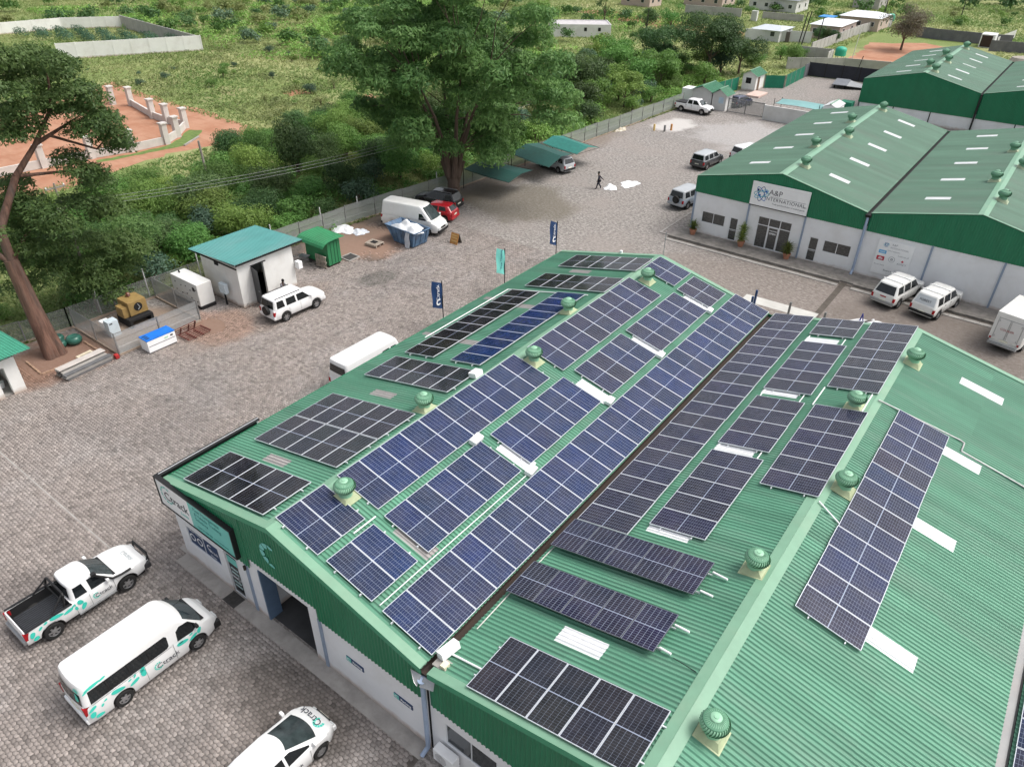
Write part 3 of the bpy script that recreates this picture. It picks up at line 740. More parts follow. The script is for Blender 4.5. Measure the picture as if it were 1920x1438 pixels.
def tint(kind):
    r = prg.random()
    if kind == 'blue': a, b_ = (0.007, 0.019, 0.075), (0.009, 0.015, 0.046)
    elif kind == 'mixed': a, b_ = (0.010, 0.019, 0.062), (0.016, 0.015, 0.030)
    elif kind == 'purple': a, b_ = (0.013, 0.013, 0.036), (0.012, 0.012, 0.024)
    elif kind == 'grey': a, b_ = (0.018, 0.018, 0.026), (0.014, 0.017, 0.022)
    elif kind == 'black': a, b_ = (0.010, 0.010, 0.014), (0.008, 0.008, 0.010)
    else: a, b_ = (0.010, 0.024, 0.085), (0.009, 0.021, 0.070)
    return tuple(x+(y-x)*r for x, y in zip(a, b_))+(1.0,)
def place_panel(kind, x, y, side, along, tintk, label, group, lift=0.12, tiltx=0.0):
    """corner at (x,y) on a roof slope; side 'W' rises with x, 'E' falls; along 'x' long side down the slope, 'y' along the ridge"""
    PL, PW, (fm, bm_, cells) = PT[kind]
    s_ = RISE/(7.5 if x < 15 else 7.6); th = math.atan(s_)*(1 if side == 'W' else -1)
    o = link('solar_panel', fm)
    X = Vector((math.cos(th), 0, math.sin(th))); Y = Vector((0, 1, 0))
    if tiltx: Y = Vector((0, math.cos(tiltx), -math.sin(tiltx)))
    Z = X.cross(Y).normalized()
    if along == 'x': u, v = X, Y
    else: u, v = Y, -X
    p = Vector((x, y, zroof(x)+lift/math.cos(th)+0.046))
    if along == 'y': p = p + X*PW
    o.matrix_world = Matrix(((u.x, v.x, Z.x, p.x), (u.y, v.y, Z.y, p.y), (u.z, v.z, Z.z, p.z), (0, 0, 0, 1)))
    link('backsheet', bm_, o)
    c_ = tint(tintk)
    for c in cells:
        q = link('cell_field', c, o); q.color = tuple(max(0, k*prg.uniform(0.9, 1.1)) for k in c_[:3])+(1,)
    return tag(o, label, 'solar panel', group)
RAIL = MATS['aluminium_frame']
def rails(x0, x1, y0, y1, side, axis, label):
    """two mounting rails under a block of panels"""
    for k, f_ in enumerate((0.22, 0.78)):
        mb = MB()
        if axis == 'y':
            x = x0+(x1-x0)*f_; z = zroof(x)+0.04
            mb.box((x-0.02, y0-0.10, z), (x+0.02, y1+0.10, z+0.075))
        else:
            y = y0+(y1-y0)*f_
            mb.prism([(x0-0.1, y-0.02, zroof(x0-0.1)+0.04), (x1+0.1, y-0.02, zroof(x1+0.1)+0.04), (x1+0.1, y+0.02, zroof(x1+0.1)+0.04), (x0-0.1, y+0.02, zroof(x0-0.1)+0.04)], (0, 0, 0.075))
        tag(mb.build('mounting_rail', RAIL), ('left-hand rail under ' if axis == 'y' else 'near rail under ') + label if k == 0 else ('right-hand rail under ' if axis == 'y' else 'far rail under ') + label, 'mounting rail', 'panel mounting rails')
def col_block(kind, x, y, n, side, tk, where, pitch=None, lift=0.12):
    PL, PW, _ = PT[kind]; pitch = pitch or PW+0.014; cs = math.cos(math.atan(RISE/7.55))
    for i in range(n):
        jx = prg.uniform(-0.012, 0.012) if i else 0
        place_panel(kind, x+jx, y+i*pitch, side, 'x', tk, (ORD[i]+' panel from the front in '+where) if n > 2 else (('front' if i == 0 else 'rear')+' panel of the pair '+where), 'solar panels: '+where, lift)
    rails(x, x+PL*cs, y, y+n*pitch, side, 'y', where)
def row_block(kind, x, y, n, side, tk, where, lift=0.12, tiltx=0.0, pitch=None):
    PL, PW, _ = PT[kind]; cs = math.cos(math.atan(RISE/7.55)); pitch = (pitch or PW+0.02)*cs
    for i in range(n):
        place_panel(kind, x+i*pitch, y, side, 'y', tk, ORD[i]+' panel from the left in '+where, 'solar panels: '+where, lift, tiltx)
    rails(x, x+n*pitch, y, y+PL, side, 'x', where)
# left slope of the left bay
row_block('mono', 1.2, 0.36, 5, 'W', 'black', 'the dark row nearest the corner sign')
row_block('mono', 1.32, 3.76, 5, 'W', 'grey', 'the front half of the ten-panel block, left slope')
row_block('mono', 1.32, 6.05, 5, 'W', 'grey', 'the rear half of the ten-panel block, left slope')
row_block('mono', 1.28, 10.4, 5, 'W', 'grey', 'the five-panel row by the white minibus')
col_block('slim', 1.4, 13.2, 9, 'W', 'black', 'the black column nearest the left eaves', 1.046)
col_block('poly', 4.6, 13.22, 10, 'W', 'polyblue', 'the narrow blue column on the left slope', 0.964)
row_block('mono', 1.8, 23.4, 5, 'W', 'black', 'the second last row at the far end, left slope')
row_block('mono', 1.82, 27.05, 5, 'W', 'grey', 'the last row at the far end, left slope')
# right slope of the left bay
col_block('big', 7.4, 0.47, 2, 'E', 'blue', 'beside the first ridge at the gable')
col_block('big', 7.42, 3.37, 10, 'E', 'blue', 'the ten-panel column just right of the first ridge')
col_block('big', 7.55, 15.72, 9, 'E', 'mixed', 'the nine-panel column just right of the first ridge')
col_block('big', 7.58, 27.6, 2, 'E', 'mixed', 'beside the first ridge at the far end')
col_block('big', 9.99, 0.5, 2, 'E', 'blue', 'mid-slope behind the gable with the emblem')
col_block('big', 10.0, 3.3, 5, 'E', 'blue', 'the nearest five-panel block, mid-slope left bay')
col_block('big', 10.03, 9.62, 5, 'E', 'blue', 'the second five-panel block, mid-slope left bay')
col_block('big', 10.08, 16.2, 4, 'E', 'mixed', 'the four-panel block, mid-slope left bay')
col_block('big', 10.1, 21.25, 5, 'E', 'mixed', 'the farthest five-panel block, mid-slope left bay')
col_block('big', 10.06, 27.42, 2, 'E', 'mixed', 'mid-slope at the far end, left bay')
col_block('big', 12.67, 0.5, 26, 'E', 'blue', 'the long column left of the valley gutter', 1.144)
# left slope of the second bay
row_block('mono', 16.6, 0.17, 5, 'W', 'grey', 'the nearest row above the front wall window')
row_block('short', 15.25, 3.93, 5, 'W', 'purple', 'the nearer of two raised rows by the gutter', 0.28, 0.0)
row_block('short', 15.25, 6.68, 5, 'W', 'purple', 'the farther of two raised rows by the gutter', 0.28, 0.0)
col_block('big', 15.22, 8.6, 19, 'W', 'purple', 'the long column right of the valley gutter', 1.142)
col_block('big', 17.84, 9.53, 5, 'W', 'purple', 'the nearest five-panel block, second bay')
col_block('big', 17.84, 15.85, 4, 'W', 'purple', 'the four-panel block, second bay')
col_block('big', 17.84, 21.24, 5, 'W', 'purple', 'the farther five-panel block, second bay')
col_block('big', 17.86, 27.98, 2, 'W', 'grey', 'mid-slope at the far end, second bay')
col_block('big', 20.47, 13.63, 6, 'W', 'purple', 'the six-panel block left of the second ridge')
col_block('big', 20.42, 22.33, 7, 'W', 'grey', 'the seven-panel block left of the second ridge')
col_block('big', 23.68, 8.3, 12, 'E', 'mixed', 'the lone column on the bare right-hand slope', 1.145)
col_block('big', 30.42, 4.0, 8, 'W', 'mixed', 'the column cut by the right picture edge', 1.145)

# roof lights: ribbed translucent sheets lying over the green ones
def skylight(x0, x1, y0, y1, m_, lift=0.014):
    rib_slope(x0, zroof(x0), x1, zroof(x1), y0, y1, m_, 'skylight_sheet', wh, 0.046, lift)
def snap(y): return round(y/PITCH)*PITCH
P4 = PITCH*LEN/PITCH/round(LEN/PITCH)
for y in (3.0, 9.2, 15.4, 20.85, 27.0):
    y = round(y/P4)*P4 - P4*0
    skylight(17.85, 19.5, y-0.1*0, y+P4*4, SKYL)
    skylight(10.62, 12.3, y, y+P4*4, SKYL if y > 5 else SKYL_D)
for y in (8.9, 15.2, 20.7, 27.0): skylight(25.4, 27.4, round(y/P4)*P4, round(y/P4)*P4+P4*4, SKYL)
for y in (2.9, 9.05, 15.2, 20.4, 26.3): skylight(3.05, 4.5, round(y/P4)*P4, round(y/P4)*P4+P4*3, SKYL_D)
for y in (15.5, 21.0): skylight(0.35, 1.1, round(y/P4)*P4, round(y/P4)*P4+P4*2, SKYL_D)

# turbine ventilators
def turbine_proto(green=TURB, core=TURBD, plate=CREAM):
    me = {}
    me['base'] = MB().prism([(-0.42, -0.42, 0.0), (0.42, -0.42, 0.0), (0.42, 0.42, 0.0), (-0.42, 0.42, 0.0)], (0, 0, 0.03)).add([(-0.38, -0.38, 0.03), (0.38, -0.38, 0.03), (0.38, 0.38, 0.03), (-0.38, 0.38, 0.03), (-0.24, -0.24, 0.2), (0.24, -0.24, 0.2), (0.24, 0.24, 0.2), (-0.24, 0.24, 0.2)], [(0, 1, 5, 4), (1, 2, 6, 5), (2, 3, 7, 6), (3, 0, 4, 7), (4, 5, 6, 7)]).mesh('flashing_plate')
    me['base'].materials.append(plate)
    me['neck'] = MB().lathe([(0.27, 0.06), (0.27, 0.36), (0.30, 0.37)], n=24).mesh('neck', 40); me['neck'].materials.append(green)
    me['core'] = MB().lathe([(0.26, 0.37), (0.36, 0.45), (0.40, 0.58), (0.34, 0.72), (0.14, 0.82)], n=24).mesh('core', 40); me['core'].materials.append(core)
    mb = MB(); n = 30
    for i in range(n):
        pts = []
        for k in range(7):
            t = k/6; z = 0.37+0.46*t; r = 0.30+0.15*math.sin(math.pi*min(1, t*1.02))**0.8 - 0.16*t**3
            a = 2*math.pi*i/n + 0.5*t
            pts.append((r, a, z))
        wv = 2*math.pi/n*0.86
        V = [(r*math.cos(a), r*math.sin(a), z) for r, a, z in pts]+[((r-0.035)*math.cos(a+wv), (r-0.035)*math.sin(a+wv), z) for r, a, z in pts]
        mb.add(V, [(k, k+1, 8+k, 7+k) for k in range(6)])
    me['vanes'] = mb.mesh('vanes', 60, recalc=False); me['vanes'].materials.append(green)
    me['cap'] = MB().lathe([(0.165, 0.825), (0.14, 0.845), (0.08, 0.855), (0.07, 0.875), (0.001, 0.877)], n=24).mesh('cap', 40); me['cap'].materials.append(green)
    return me
TP = turbine_proto()
TPA = turbine_proto(mat('turbine_dull_green', (0.16, 0.32, 0.22), 0.5, 0.1, 4.0), TURBD, mat('dull_cream_flashing', (0.34, 0.40, 0.27), 0.6))
def turbine(x, y, z, slope, label, group, proto=TP, sc=1.0):
    o = empty('turbine_vent', (x, y, z), prg.uniform(0, 6.28)*0, label, 'roof vent', group)
    o.scale = (sc, sc, sc)
    for k, nm in (('base', 'flashing_plate'), ('neck', 'neck'), ('core', 'core'), ('vanes', 'vanes'), ('cap', 'cap')):
        q = link(nm, proto[k], o)
        if k == 'base': q.rotation_euler = (0, -slope, 0)
        if k == 'vanes': q.rotation_euler = (0, 0, prg.uniform(0, 6.28))
    return o
SL = math.atan(RISE/7.55)
tl = [(8.35, 2.95, -SL, 'green turbine vent on the first ridge nearest the corner sign'), (8.33, 15.2, -SL, 'green turbine vent at the head of the nine-panel column'), (8.38, 26.75, -SL, 'green turbine vent on the first ridge farthest from the camera'),
      (6.85, 8.95, SL, 'green turbine vent left of the first ridge behind the ten-panel block'), (6.85, 20.5, SL, 'green turbine vent left of the first ridge beside the narrow blue column'),
      (22.0, 20.9, SL, 'green turbine vent between the six and seven panel blocks'), (23.25, 15.0, -SL, 'green turbine vent right of the second ridge beside the six-panel block'), (23.22, 26.6, -SL, 'green turbine vent right of the second ridge at its far end'),
      (22.05, 8.95, SL, 'green turbine vent left of the second ridge near the raised rows'), (23.35, 2.6, -SL, 'green turbine vent nearest the camera on the bare right-hand slope')]
for x, y, s_, lb in tl: turbine(x, y, zroof(x)+0.04, s_, lb, 'turbine vents on the panelled roof')

# junction boxes, conduits and cable trays on the roof
def roof_box(x, y, sx, sy, h, rz, label):
    o = MB().box((-sx/2, -sy/2, 0.02), (sx/2, sy/2, h)).build('isolator_box', WHITE); bevel(o, 0.015)
    s_ = SL if (x < 7.5 or 15 < x < 22.6) else -SL
    o.location = (x, y, zroof(x)+0.045); o.rotation_euler = (0, -s_, rz)
    return tag(o, label, 'junction box', 'white boxes on the roof')
roof_box(7.02, 12.35, 0.45, 0.55, 0.28, 0.0, 'white box at the right end of the five-panel row by the minibus')
roof_box(9.82, 8.9, 0.36, 0.62, 0.25, 0.1, 'white box between the ten-panel column and mid-slope blocks')
roof_box(12.42, 9.3, 0.34, 0.55, 0.22, 0.1, 'white box below the nearest mid-slope skylight')
roof_box(12.42, 15.7, 0.32, 0.55, 0.2, 0.1, 'white box below the second mid-slope skylight')
roof_box(12.4, 20.95, 0.32, 0.5, 0.2, 0.1, 'white box below the third mid-slope skylight')
roof_box(12.35, 27.15, 0.3, 0.45, 0.2, 0.1, 'white box below the farthest mid-slope skylight')
roof_box(15.22, 0.95, 0.3, 0.75, 0.3, -0.15, 'white box over the gutter end at the front wall')
tag(MB().box((15.05, 0.3, HE+0.08), (15.75, 0.72, HE+0.13)).build('debris_board', CONC), 'grey board lying by the white box over the gutter end', 'board')
tag(MB().box((15.35, 0.35, HE+0.135), (15.55, 0.6, HE+0.26)).build('foam_block', mat('pale_foam', (0.75, 0.68, 0.5), 0.7)), 'cream block on the grey board by the gutter end', 'block')
def conduit(pts, r, label, m_=WHITE):
    tag(MB().path(pts, r, 8).build('conduit', m_), label, 'conduit', 'conduits on the roof')
def rz(x, dz=0.08): return zroof(x)+dz
conduit([(15.35, 0.95, rz(15.35)), (16.7, 0.95, rz(16.7))], 0.035, 'white conduit from the box over the gutter to the nearest row')
conduit([(20.9, 4.3, rz(20.9, 0.16)), (21.3, 4.25, rz(21.3, 0.14))], 0.04, 'short white conduit end at the lower right of the nearer raised row')
conduit([(20.9, 5.35, rz(20.9, 0.16)), (21.4, 5.3, rz(21.4, 0.14))], 0.04, 'short white conduit end at the upper right of the nearer raised row')
conduit([(20.95, 7.1, rz(20.95, 0.16)), (21.4, 7.05, rz(21.4, 0.14))], 0.04, 'short white conduit end at the lower right of the farther raised row')
conduit([(20.95, 8.1, rz(20.95, 0.16)), (21.5, 8.0, rz(21.5, 0.14))], 0.04, 'short white conduit end at the upper right of the farther raised row')
conduit([(21.4, 4.2, rz(21.4, 0.08)), (22.2, 4.05, rz(22.2, 0.07))], 0.012, 'thin black cable from the nearer raised row to the second ridge', BLACK)
conduit([(9.75, 2.0, rz(9.75)), (9.75, 3.1, rz(9.75))], 0.03, 'short white conduit beside the front pair of panels')
conduit([(12.42, 0.62, rz(12.42)), (12.42, 9.0, rz(12.42))], 0.02, 'thin white conduit along the long column left of the gutter')
conduit([(22.75, 21.9, rz(22.7, 0.12)), (26.3, 22.35, rz(26.3)), (26.5, 22.3, rz(26.5)), (26.5, 21.6, rz(26.5)), (29.9, 21.5, rz(29.9))], 0.035, 'grey cable tray crossing the bare right-hand slope', mat('tray_grey', (0.42, 0.42, 0.42), 0.5, 0.1, 4, metal=0.4))
conduit([(22.75, 13.5, rz(22.7, 0.12)), (23.8, 13.0, rz(23.8, 0.1))], 0.03, 'short white conduit over the second ridge below the six-panel block')
conduit([(1.0, 15.2, rz(1.0)), (1.0, 22.75, rz(1.0)), (6.6, 22.95, rz(6.6))], 0.03, 'white walkway rail round the black column')
conduit([(20.35, 20.5, rz(20.35)), (20.35, 22.3, rz(20.35))], 0.03, 'white conduit on the left between the six and seven panel blocks')
conduit([(22.4, 20.5, rz(22.4)), (22.4, 22.3, rz(22.4))], 0.03, 'white conduit on the right between the six and seven panel blocks')
for y, wv_ in ((15.35, 'nearest'), (20.7, 'middle'), (27.1, 'farthest')):
    conduit([(17.95, y-0.15, rz(17.95)), (17.95, y+0.75, rz(17.95))], 0.025, 'short white conduit on the gutter side of the '+wv_+' mid-slope gap, second bay')
    conduit([(19.75, y-0.15, rz(19.75)), (19.75, y+0.75, rz(19.75))], 0.025, 'short white conduit on the ridge side of the '+wv_+' mid-slope gap, second bay')
conduit([(15.35, 2.2, rz(15.35, 0.06)), (15.3, 5.0, rz(15.3, 0.06)), (15.32, 8.4, rz(15.32, 0.06))], 0.02, 'loose pale cable beside the rusty valley gutter', mat('pale_cable', (0.6, 0.58, 0.55), 0.6))
tag(MB().tube((7.6, LEN, HE+RISE-0.1), (7.6, LEN, HE+RISE+1.65), 0.022, 8).build('antenna_mast', STEEL), 'thin grey mast standing at the far end of the first ridge', 'mast')
tag(MB().box((4.55, LEN-0.1, zroof(4.5)+0.03), (4.7, LEN+0.05, zroof(4.5)+0.28)).build('roof_camera', WHITE), 'small white camera on the far edge of the left slope', 'camera')
# ------------------------------------------------------------------ vehicles
def paint(name, c, rough=0.25, dirt=None): return mat('paint_'+name, c, rough, 0.03, 2.0, spec=0.5, coat=0.6, obj=True, dirt=dirt, dirt_scale=1.2, dirt_amt=0.25)
P_WHITE = paint('white', (0.80, 0.80, 0.80)); P_RED = paint('red', (0.42, 0.012, 0.02)); P_BLACK = paint('black', (0.012, 0.013, 0.016)); P_SILVER = paint('silver', (0.42, 0.44, 0.46))
P_CREAM = paint('offwhite', (0.74, 0.74, 0.72), dirt=(0.5, 0.47, 0.42)); P_GREY = paint('dark_grey', (0.05, 0.053, 0.058)); P_TWOTONE = paint('blue_silver', (0.33, 0.38, 0.44))
CGLASS = mat('car_glass', (0.012, 0.015, 0.017), 0.05, 0.3, 2.0, spec=0.6, obj=True); WGLASS = mat('windscreen_glass', (0.04, 0.052, 0.055), 0.05, 0.5, 1.8, spec=0.6, obj=True)
TYRE = mat('tyre_rubber', (0.018, 0.018, 0.018), 0.8, 0.2, 5.0, obj=True); RIM = mat('alloy_rim', (0.42, 0.42, 0.43), 0.3, 0.1, 5.0, metal=0.7, obj=True)
REDL = mat('red_lamp', (0.35, 0.01, 0.015), 0.15, 0.1, 5, obj=True); CLEAR = mat('headlamp', (0.55, 0.57, 0.58), 0.1, 0.1, 5, obj=True); PLATE = mat('number_plate', (0.75, 0.74, 0.62), 0.5, 0.05, 5, obj=True)
_wheels = {}
def wheel_meshes(r, w):
    k = (round(r, 3), round(w, 3))
    if k in _wheels: return _wheels[k]
    t = MB().lathe([(r*0.62, -w/2), (r*0.93, -w/2), (r, -w*0.32), (r, w*0.32), (r*0.93, w/2), (r*0.62, w/2), (r*0.62, -w/2)], n=28, axis='Y', caps=False).mesh('tyre', 40); t.materials.append(TYRE)
    mb = MB().lathe([(r*0.64, -w*0.44), (r*0.60, -w*0.40), (r*0.57, -w*0.2), (r*0.57, w*0.2), (r*0.60, w*0.40), (r*0.64, w*0.44), (r*0.64, -w*0.44)], n=28, axis='Y', caps=False)
    for s in (-1, 1):
        for i in range(6):
            a = 2*math.pi*i/6; c, q = math.cos(a), math.sin(a); n_ = (-q, c)
            y = s*w*0.36; pts = []
            for rr, hw in ((0.05, 0.05), (r*0.60, 0.028)):
                pts += [(c*rr+n_[0]*hw, q*rr+n_[1]*hw), (c*rr-n_[0]*hw, q*rr-n_[1]*hw)]
            P = [pts[0], pts[1], pts[3], pts[2]]
            mb.prism([(u, y-0.012, v) for u, v in P], (0, 0.024, 0))
        mb.lathe([(0.075, s*w*0.33), (0.075, s*w*0.43), (0.05, s*w*0.45)], n=12, axis='Y')
    rm = mb.mesh('rim', 40); rm.materials.append(RIM)
    dk = MB().lathe([(r*0.58, -w*0.18), (r*0.58, w*0.18)], n=20, axis='Y').mesh('brake_disc', 40); dk.materials.append(BLACK)
    _wheels[k] = (t, rm, dk); return _wheels[k]
def lerp(a, b_, t): return a+(b_-a)*t
def prof(pts, x):
    if x <= pts[0][0]: return pts[0][1]
    for (a, za), (b_, zb) in zip(pts[:-1], pts[1:]):
        if x <= b_: return za+(zb-za)*(x-a)/(b_-a) if b_ > a else zb
    return pts[-1][1]
def loft_body(par, S, pm, name='body'):
    L, W = S['L'], S['W']; hw0 = W/2; top = S['top']; ar = S['wr']+S.get('arch', 0.07)
    xs = set(np.round(np.linspace(-L/2, L/2, 41), 3).tolist())
    for xa in (S['ax_r'], S['ax_f']):
        for k in range(13): xs.add(round(xa+ar*math.cos(math.pi*k/12), 3))
    for x, _ in top: xs.add(round(x, 3))
    for e in (0.03, 0.08, 0.16): xs.add(round(-L/2+e, 3)); xs.add(round(L/2-e, 3))
    bn = S.get('bin')
    if bn: xs |= {round(bn[0], 3), round(bn[0]+0.001, 3), round(bn[1], 3), round(bn[1]-0.001, 3)}
    xs = sorted(xs)
    rows = []
    nr_, fr_ = S.get('round_r', 0.10), S.get('round_f', 0.22)
    for x in xs:
        df, dr = L/2-x, x+L/2
        hw = hw0
        if df < 0.75: hw -= fr_*((0.75-df)/0.75)**2.2
        if dr < 0.55: hw -= nr_*((0.55-dr)/0.55)**2.2
        zt = prof(top, x); zb = S['zb']
        if df < 0.3: zb += 0.05*(0.3-df)/0.3
        for xa in (S['ax_r'], S['ax_f']):
            if abs(x-xa) < ar: zb = max(zb, S['wr']+math.sqrt(max(0, ar*ar-(x-xa)**2))*1.0)
        zb = min(zb, zt-0.12)
        h = zt-zb
        if bn and bn[0] < x < bn[1]:
            sec = [(hw-0.07, zb), (hw-0.015, zb+0.12*h), (hw, zb+0.5*h), (hw-0.015, zb+0.9*h), (hw-0.03, zt), (hw-0.10, zt), (hw-0.12, bn[2]), (0, bn[2])]
        else:
            cr = S.get('crown', 0.03)
            sec = [(hw-0.07, zb), (hw-0.015, zb+0.12*h), (hw, zb+0.5*h), (hw-0.02, zb+0.86*h), (hw-0.06, zt-0.025), (hw-0.16, zt), (hw*0.5, zt+cr*0.75), (0, zt+cr)]
        rows.append([(x, -y, z) for y, z in sec]+[(x, y, z) for y, z in sec[-2::-1]])
    m_ = len(rows[0]); V = [p for r_ in rows for p in r_]
    F = [(i*m_+k, (i+1)*m_+k, (i+1)*m_+k+1, i*m_+k+1) for i in range(len(rows)-1) for k in range(m_-1)]
    F += [tuple(range(m_))[::-1], tuple((len(rows)-1)*m_+k for k in range(m_))]
    return MB().add(V, F).build(name, pm, par, 38)
def cab_fn(C):
    def f(t, side):   # x at front or rear edge for height t
        a = C['base'][1] if side > 0 else C['base'][0]; b_ = C['roof'][1] if side > 0 else C['roof'][0]
        return lerp(a, b_, t)
    return f
def cabin(par, C, pm, name='cabin'):
    f = cab_fn(C); bow = C.get('bow', 0.10); V = []; F = []
    def ringp(t, sc, z, drop=0.0):
        xf, xr = f(t, 1), f(t, -1); w = lerp(C['wb'], C['wr'], t)*sc; cx = (xf+xr)/2; hx = (xf-xr)/2*sc; rc = min(0.16, hx*0.5); pts = []
        n = 6
        for (sx, sy, a0) in ((1, -1, -90), (1, 1, 0), (-1, 1, 90), (-1, -1, 180)):
            for k in range(n+1):
                a = R(a0+90*k/n); x = cx+sx*(hx-rc)+rc*math.cos(a); y = sy*(w-rc)+rc*math.sin(a)
                pts.append((x, y))
        out = []
        for i, (x, y) in enumerate(pts):
            out.append((x, y))
            x2, y2 = pts[(i+1) % len(pts)]
            if i % (n+1) == n:
                for q in (0.25, 0.5, 0.75): out.append((x+(x2-x)*q, y+(y2-y)*q))
        res = []
        for x, y in out:
            b_ = bow*sc*sc*(1-min(1.0, abs(y)/max(0.01, w))**2)
            x2 = x + (b_ if x > cx+hx-rc*1.01 else 0)*(1 if x > cx else 0) - (b_*0.5 if x < cx-hx+rc*1.01 else 0)
            res.append((x2, y, z))
        return res
    zb, zr = C['zb'], C['zr']
    levels = [(0, 1, zb), (0.35, 1, lerp(zb, zr, 0.35)), (0.7, 1, lerp(zb, zr, 0.7)), (0.93, 1, lerp(zb, zr, 0.93)), (0.985, 0.985, lerp(zb, zr, 0.985)), (1.0, 0.94, zr+0.012), (1.0, 0.8, zr+0.03), (1.0, 0.45, zr+0.05)]
    rr = [ringp(*l) for l in levels]; n = len(rr[0]); V = [p for r_ in rr for p in r_]
    for k in range(len(rr)-1):
        for i in range(n): F.append((k*n+i, k*n+(i+1) % n, (k+1)*n+(i+1) % n, (k+1)*n+i))
    F.append(tuple((len(rr)-1)*n+i for i in range(n)))
    return MB().add(V, F).build(name, pm, par, 35)
def side_panes(par, C, wins, gm=None, name='side_window', sides=(-1, 1)):
    for s in sides:
        for pts in wins:
            V = []
            for x, t in pts:
                z = lerp(C['zb'], C['zr'], t); y = lerp(C['wb'], C['wr'], t)+0.006; V.append((x, s*y, z))
            MB().prism(V, (0, s*-0.012, 0)).build(name, gm or CGLASS, par)
def end_pane(par, C, side, t0, t1, inset, gm, name):
    f = cab_fn(C); bow = C.get('bow', 0.10)*(1 if side > 0 else 0.5); V = []; F = []; nu, nv = 8, 4
    for j in range(nv+1):
        t = lerp(t0, t1, j/nv); w = lerp(C['wb'], C['wr'], t); wi = w-inset
        for i in range(nu+1):
            y = lerp(-wi, wi, i/nu); x = f(t, side)+side*(bow*(1-(y/w)**2)+0.008); V.append((x, y, lerp(C['zb'], C['zr'], t)))
    for j in range(nv):
        for i in range(nu): F.append((j*(nu+1)+i, j*(nu+1)+i+1, (j+1)*(nu+1)+i+1, (j+1)*(nu+1)+i))
    return MB().add(V, F).build(name, gm, par, 60)
def wheels(par, S):
    t, rm, dk = wheel_meshes(S['wr'], S.get('ww', 0.22))
    for xa in (S['ax_f'], S['ax_r']):
        for s in (-1, 1):
            w = link('wheel', t, par); w.location = (xa, s*(S['W']/2-S.get('ww', 0.22)/2-0.01), S['wr'])
            link('rim', rm, w); link('brake_disc', dk, w)
def under(par, S):
    L, W = S['L'], S['W']
    MB().box((-L/2+0.25, -W/2+0.26, 0.2), (L/2-0.25, W/2-0.26, S.get('uz', 0.62))).build('underbody', BLACK, par)
def patch(par, name, m_, x, y0, y1, z0, z1, t=0.03, bulge=0.0):
    mb = MB().box((x-t if x < 0 else x-0.01, y0, z0), (x+0.01 if x < 0 else x+t, y1, z1)); o = mb.build(name, m_, par); return bevel(o, 0.012)
def plates(par, S, zr=0.8, zf=0.5):
    L = S['L']
    MB().box((-L/2-0.03, -0.24, zr), (-L/2+0.02, 0.24, zr+0.11)).build('number_plate', PLATE, par)
    MB().box((L/2-0.02, -0.24, zf), (L/2+0.03, 0.24, zf+0.11)).build('number_plate', PLATE, par)
def mirrors(par, x, y, z, m_):
    for s in (-1, 1): bevel(MB().box((x-0.06, s*y, z), (x+0.06, s*(y+0.19), z+0.15)).build('mirror', m_, par), 0.03)
def lamps(par, S, zr, zf, wr_=0.16, hr=0.3, wf=0.34, hf=0.16):
    L, W = S['L'], S['W']; zf = min(zf, prof(S['top'], L/2-0.07)-hf-0.02)
    for s in (-1, 1):
        y1 = s*(W/2-S.get('round_r', 0.1)+0.015); y0 = y1-s*wr_
        bevel(MB().box((-L/2-0.02, min(y0, y1), zr), (-L/2+0.22, max(y0, y1), zr+hr)).build('tail_lamp', REDL, par), 0.02)
        y1 = s*(W/2-S.get('round_f', 0.22)+0.02); y0 = y1-s*wf
        bevel(MB().box((L/2-0.22, min(y0, y1), zf), (L/2+0.005, max(y0, y1), zf+hf)).build('headlamp', CLEAR, par), 0.02)
def handles(par, xs, y, z, m_):
    for s in (-1, 1):
        for x in xs: MB().box((x-0.08, s*y-0.012, z), (x+0.08, s*y+0.012, z+0.03)).build('door_handle', m_, par)
def seams(par, lines, y, m_=None):
    mb = MB()
    for s in (-1, 1):
        for (x0, z0, x1, z1) in lines:
            d = Vector((x1-x0, 0, z1-z0)); n_ = Vector((-d.z, 0, d.x)).normalized()*0.006
            mb.prism([(x0+n_.x, s*y, z0+n_.z), (x1+n_.x, s*y, z1+n_.z), (x1-n_.x, s*y, z1-n_.z), (x0-n_.x, s*y, z0-n_.z)], (0, s*0.004, 0))
    mb.build('door_seam', mat('seam_grey', (0.12, 0.12, 0.12), 0.7), par)
def ctrack_side(par, x, z, y, size, s=-1):
    """printed name with its ring, on the side of a vehicle (s=-1: right-hand side)"""
    mb = MB(); xd = -s
    for k in range(9):
        a0 = 60+k*30; ring(mb, x, z, size*0.52, size*0.78, a0, a0+22, 4, lambda u, v: (u if s < 0 else 2*x-u, s*y, v))
    mb.build('livery_ring', TEAL, par)
    text_part('Ctrack', size*1.25, INK, par, (x+xd*size*1.55, s*(y+0.004), z-0.02), (xd, 0, 0), (0, 0, 1), width=1.1)
    text_part('A MiX by Powerfleet company', size*0.16, INK, par, (x+xd*size*2.1, s*(y+0.004), z-size*0.62), (xd, 0, 0), (0, 0, 1))
def petals(par, items, y, s=-1):
    mb = MB()
    for cx, cz, a, b_, rot in items:
        c, q = math.cos(R(rot)), math.sin(R(rot)); pts = []
        for k in range(14):
            t = 2*math.pi*k/14; u = a*abs(math.cos(t))**0.8*(1 if math.cos(t) > 0 else -1); v = b_*math.sin(t)*(1+0.25*math.cos(t)); pts.append((cx+u*c-v*q, s*y, cz+u*q+v*c))
        mb.poly(pts)
    mb.build('livery_graphic', TEAL, par)
def car_root(name, loc, head, label, cat, group=None): return empty(name, loc, head, label, cat, group)

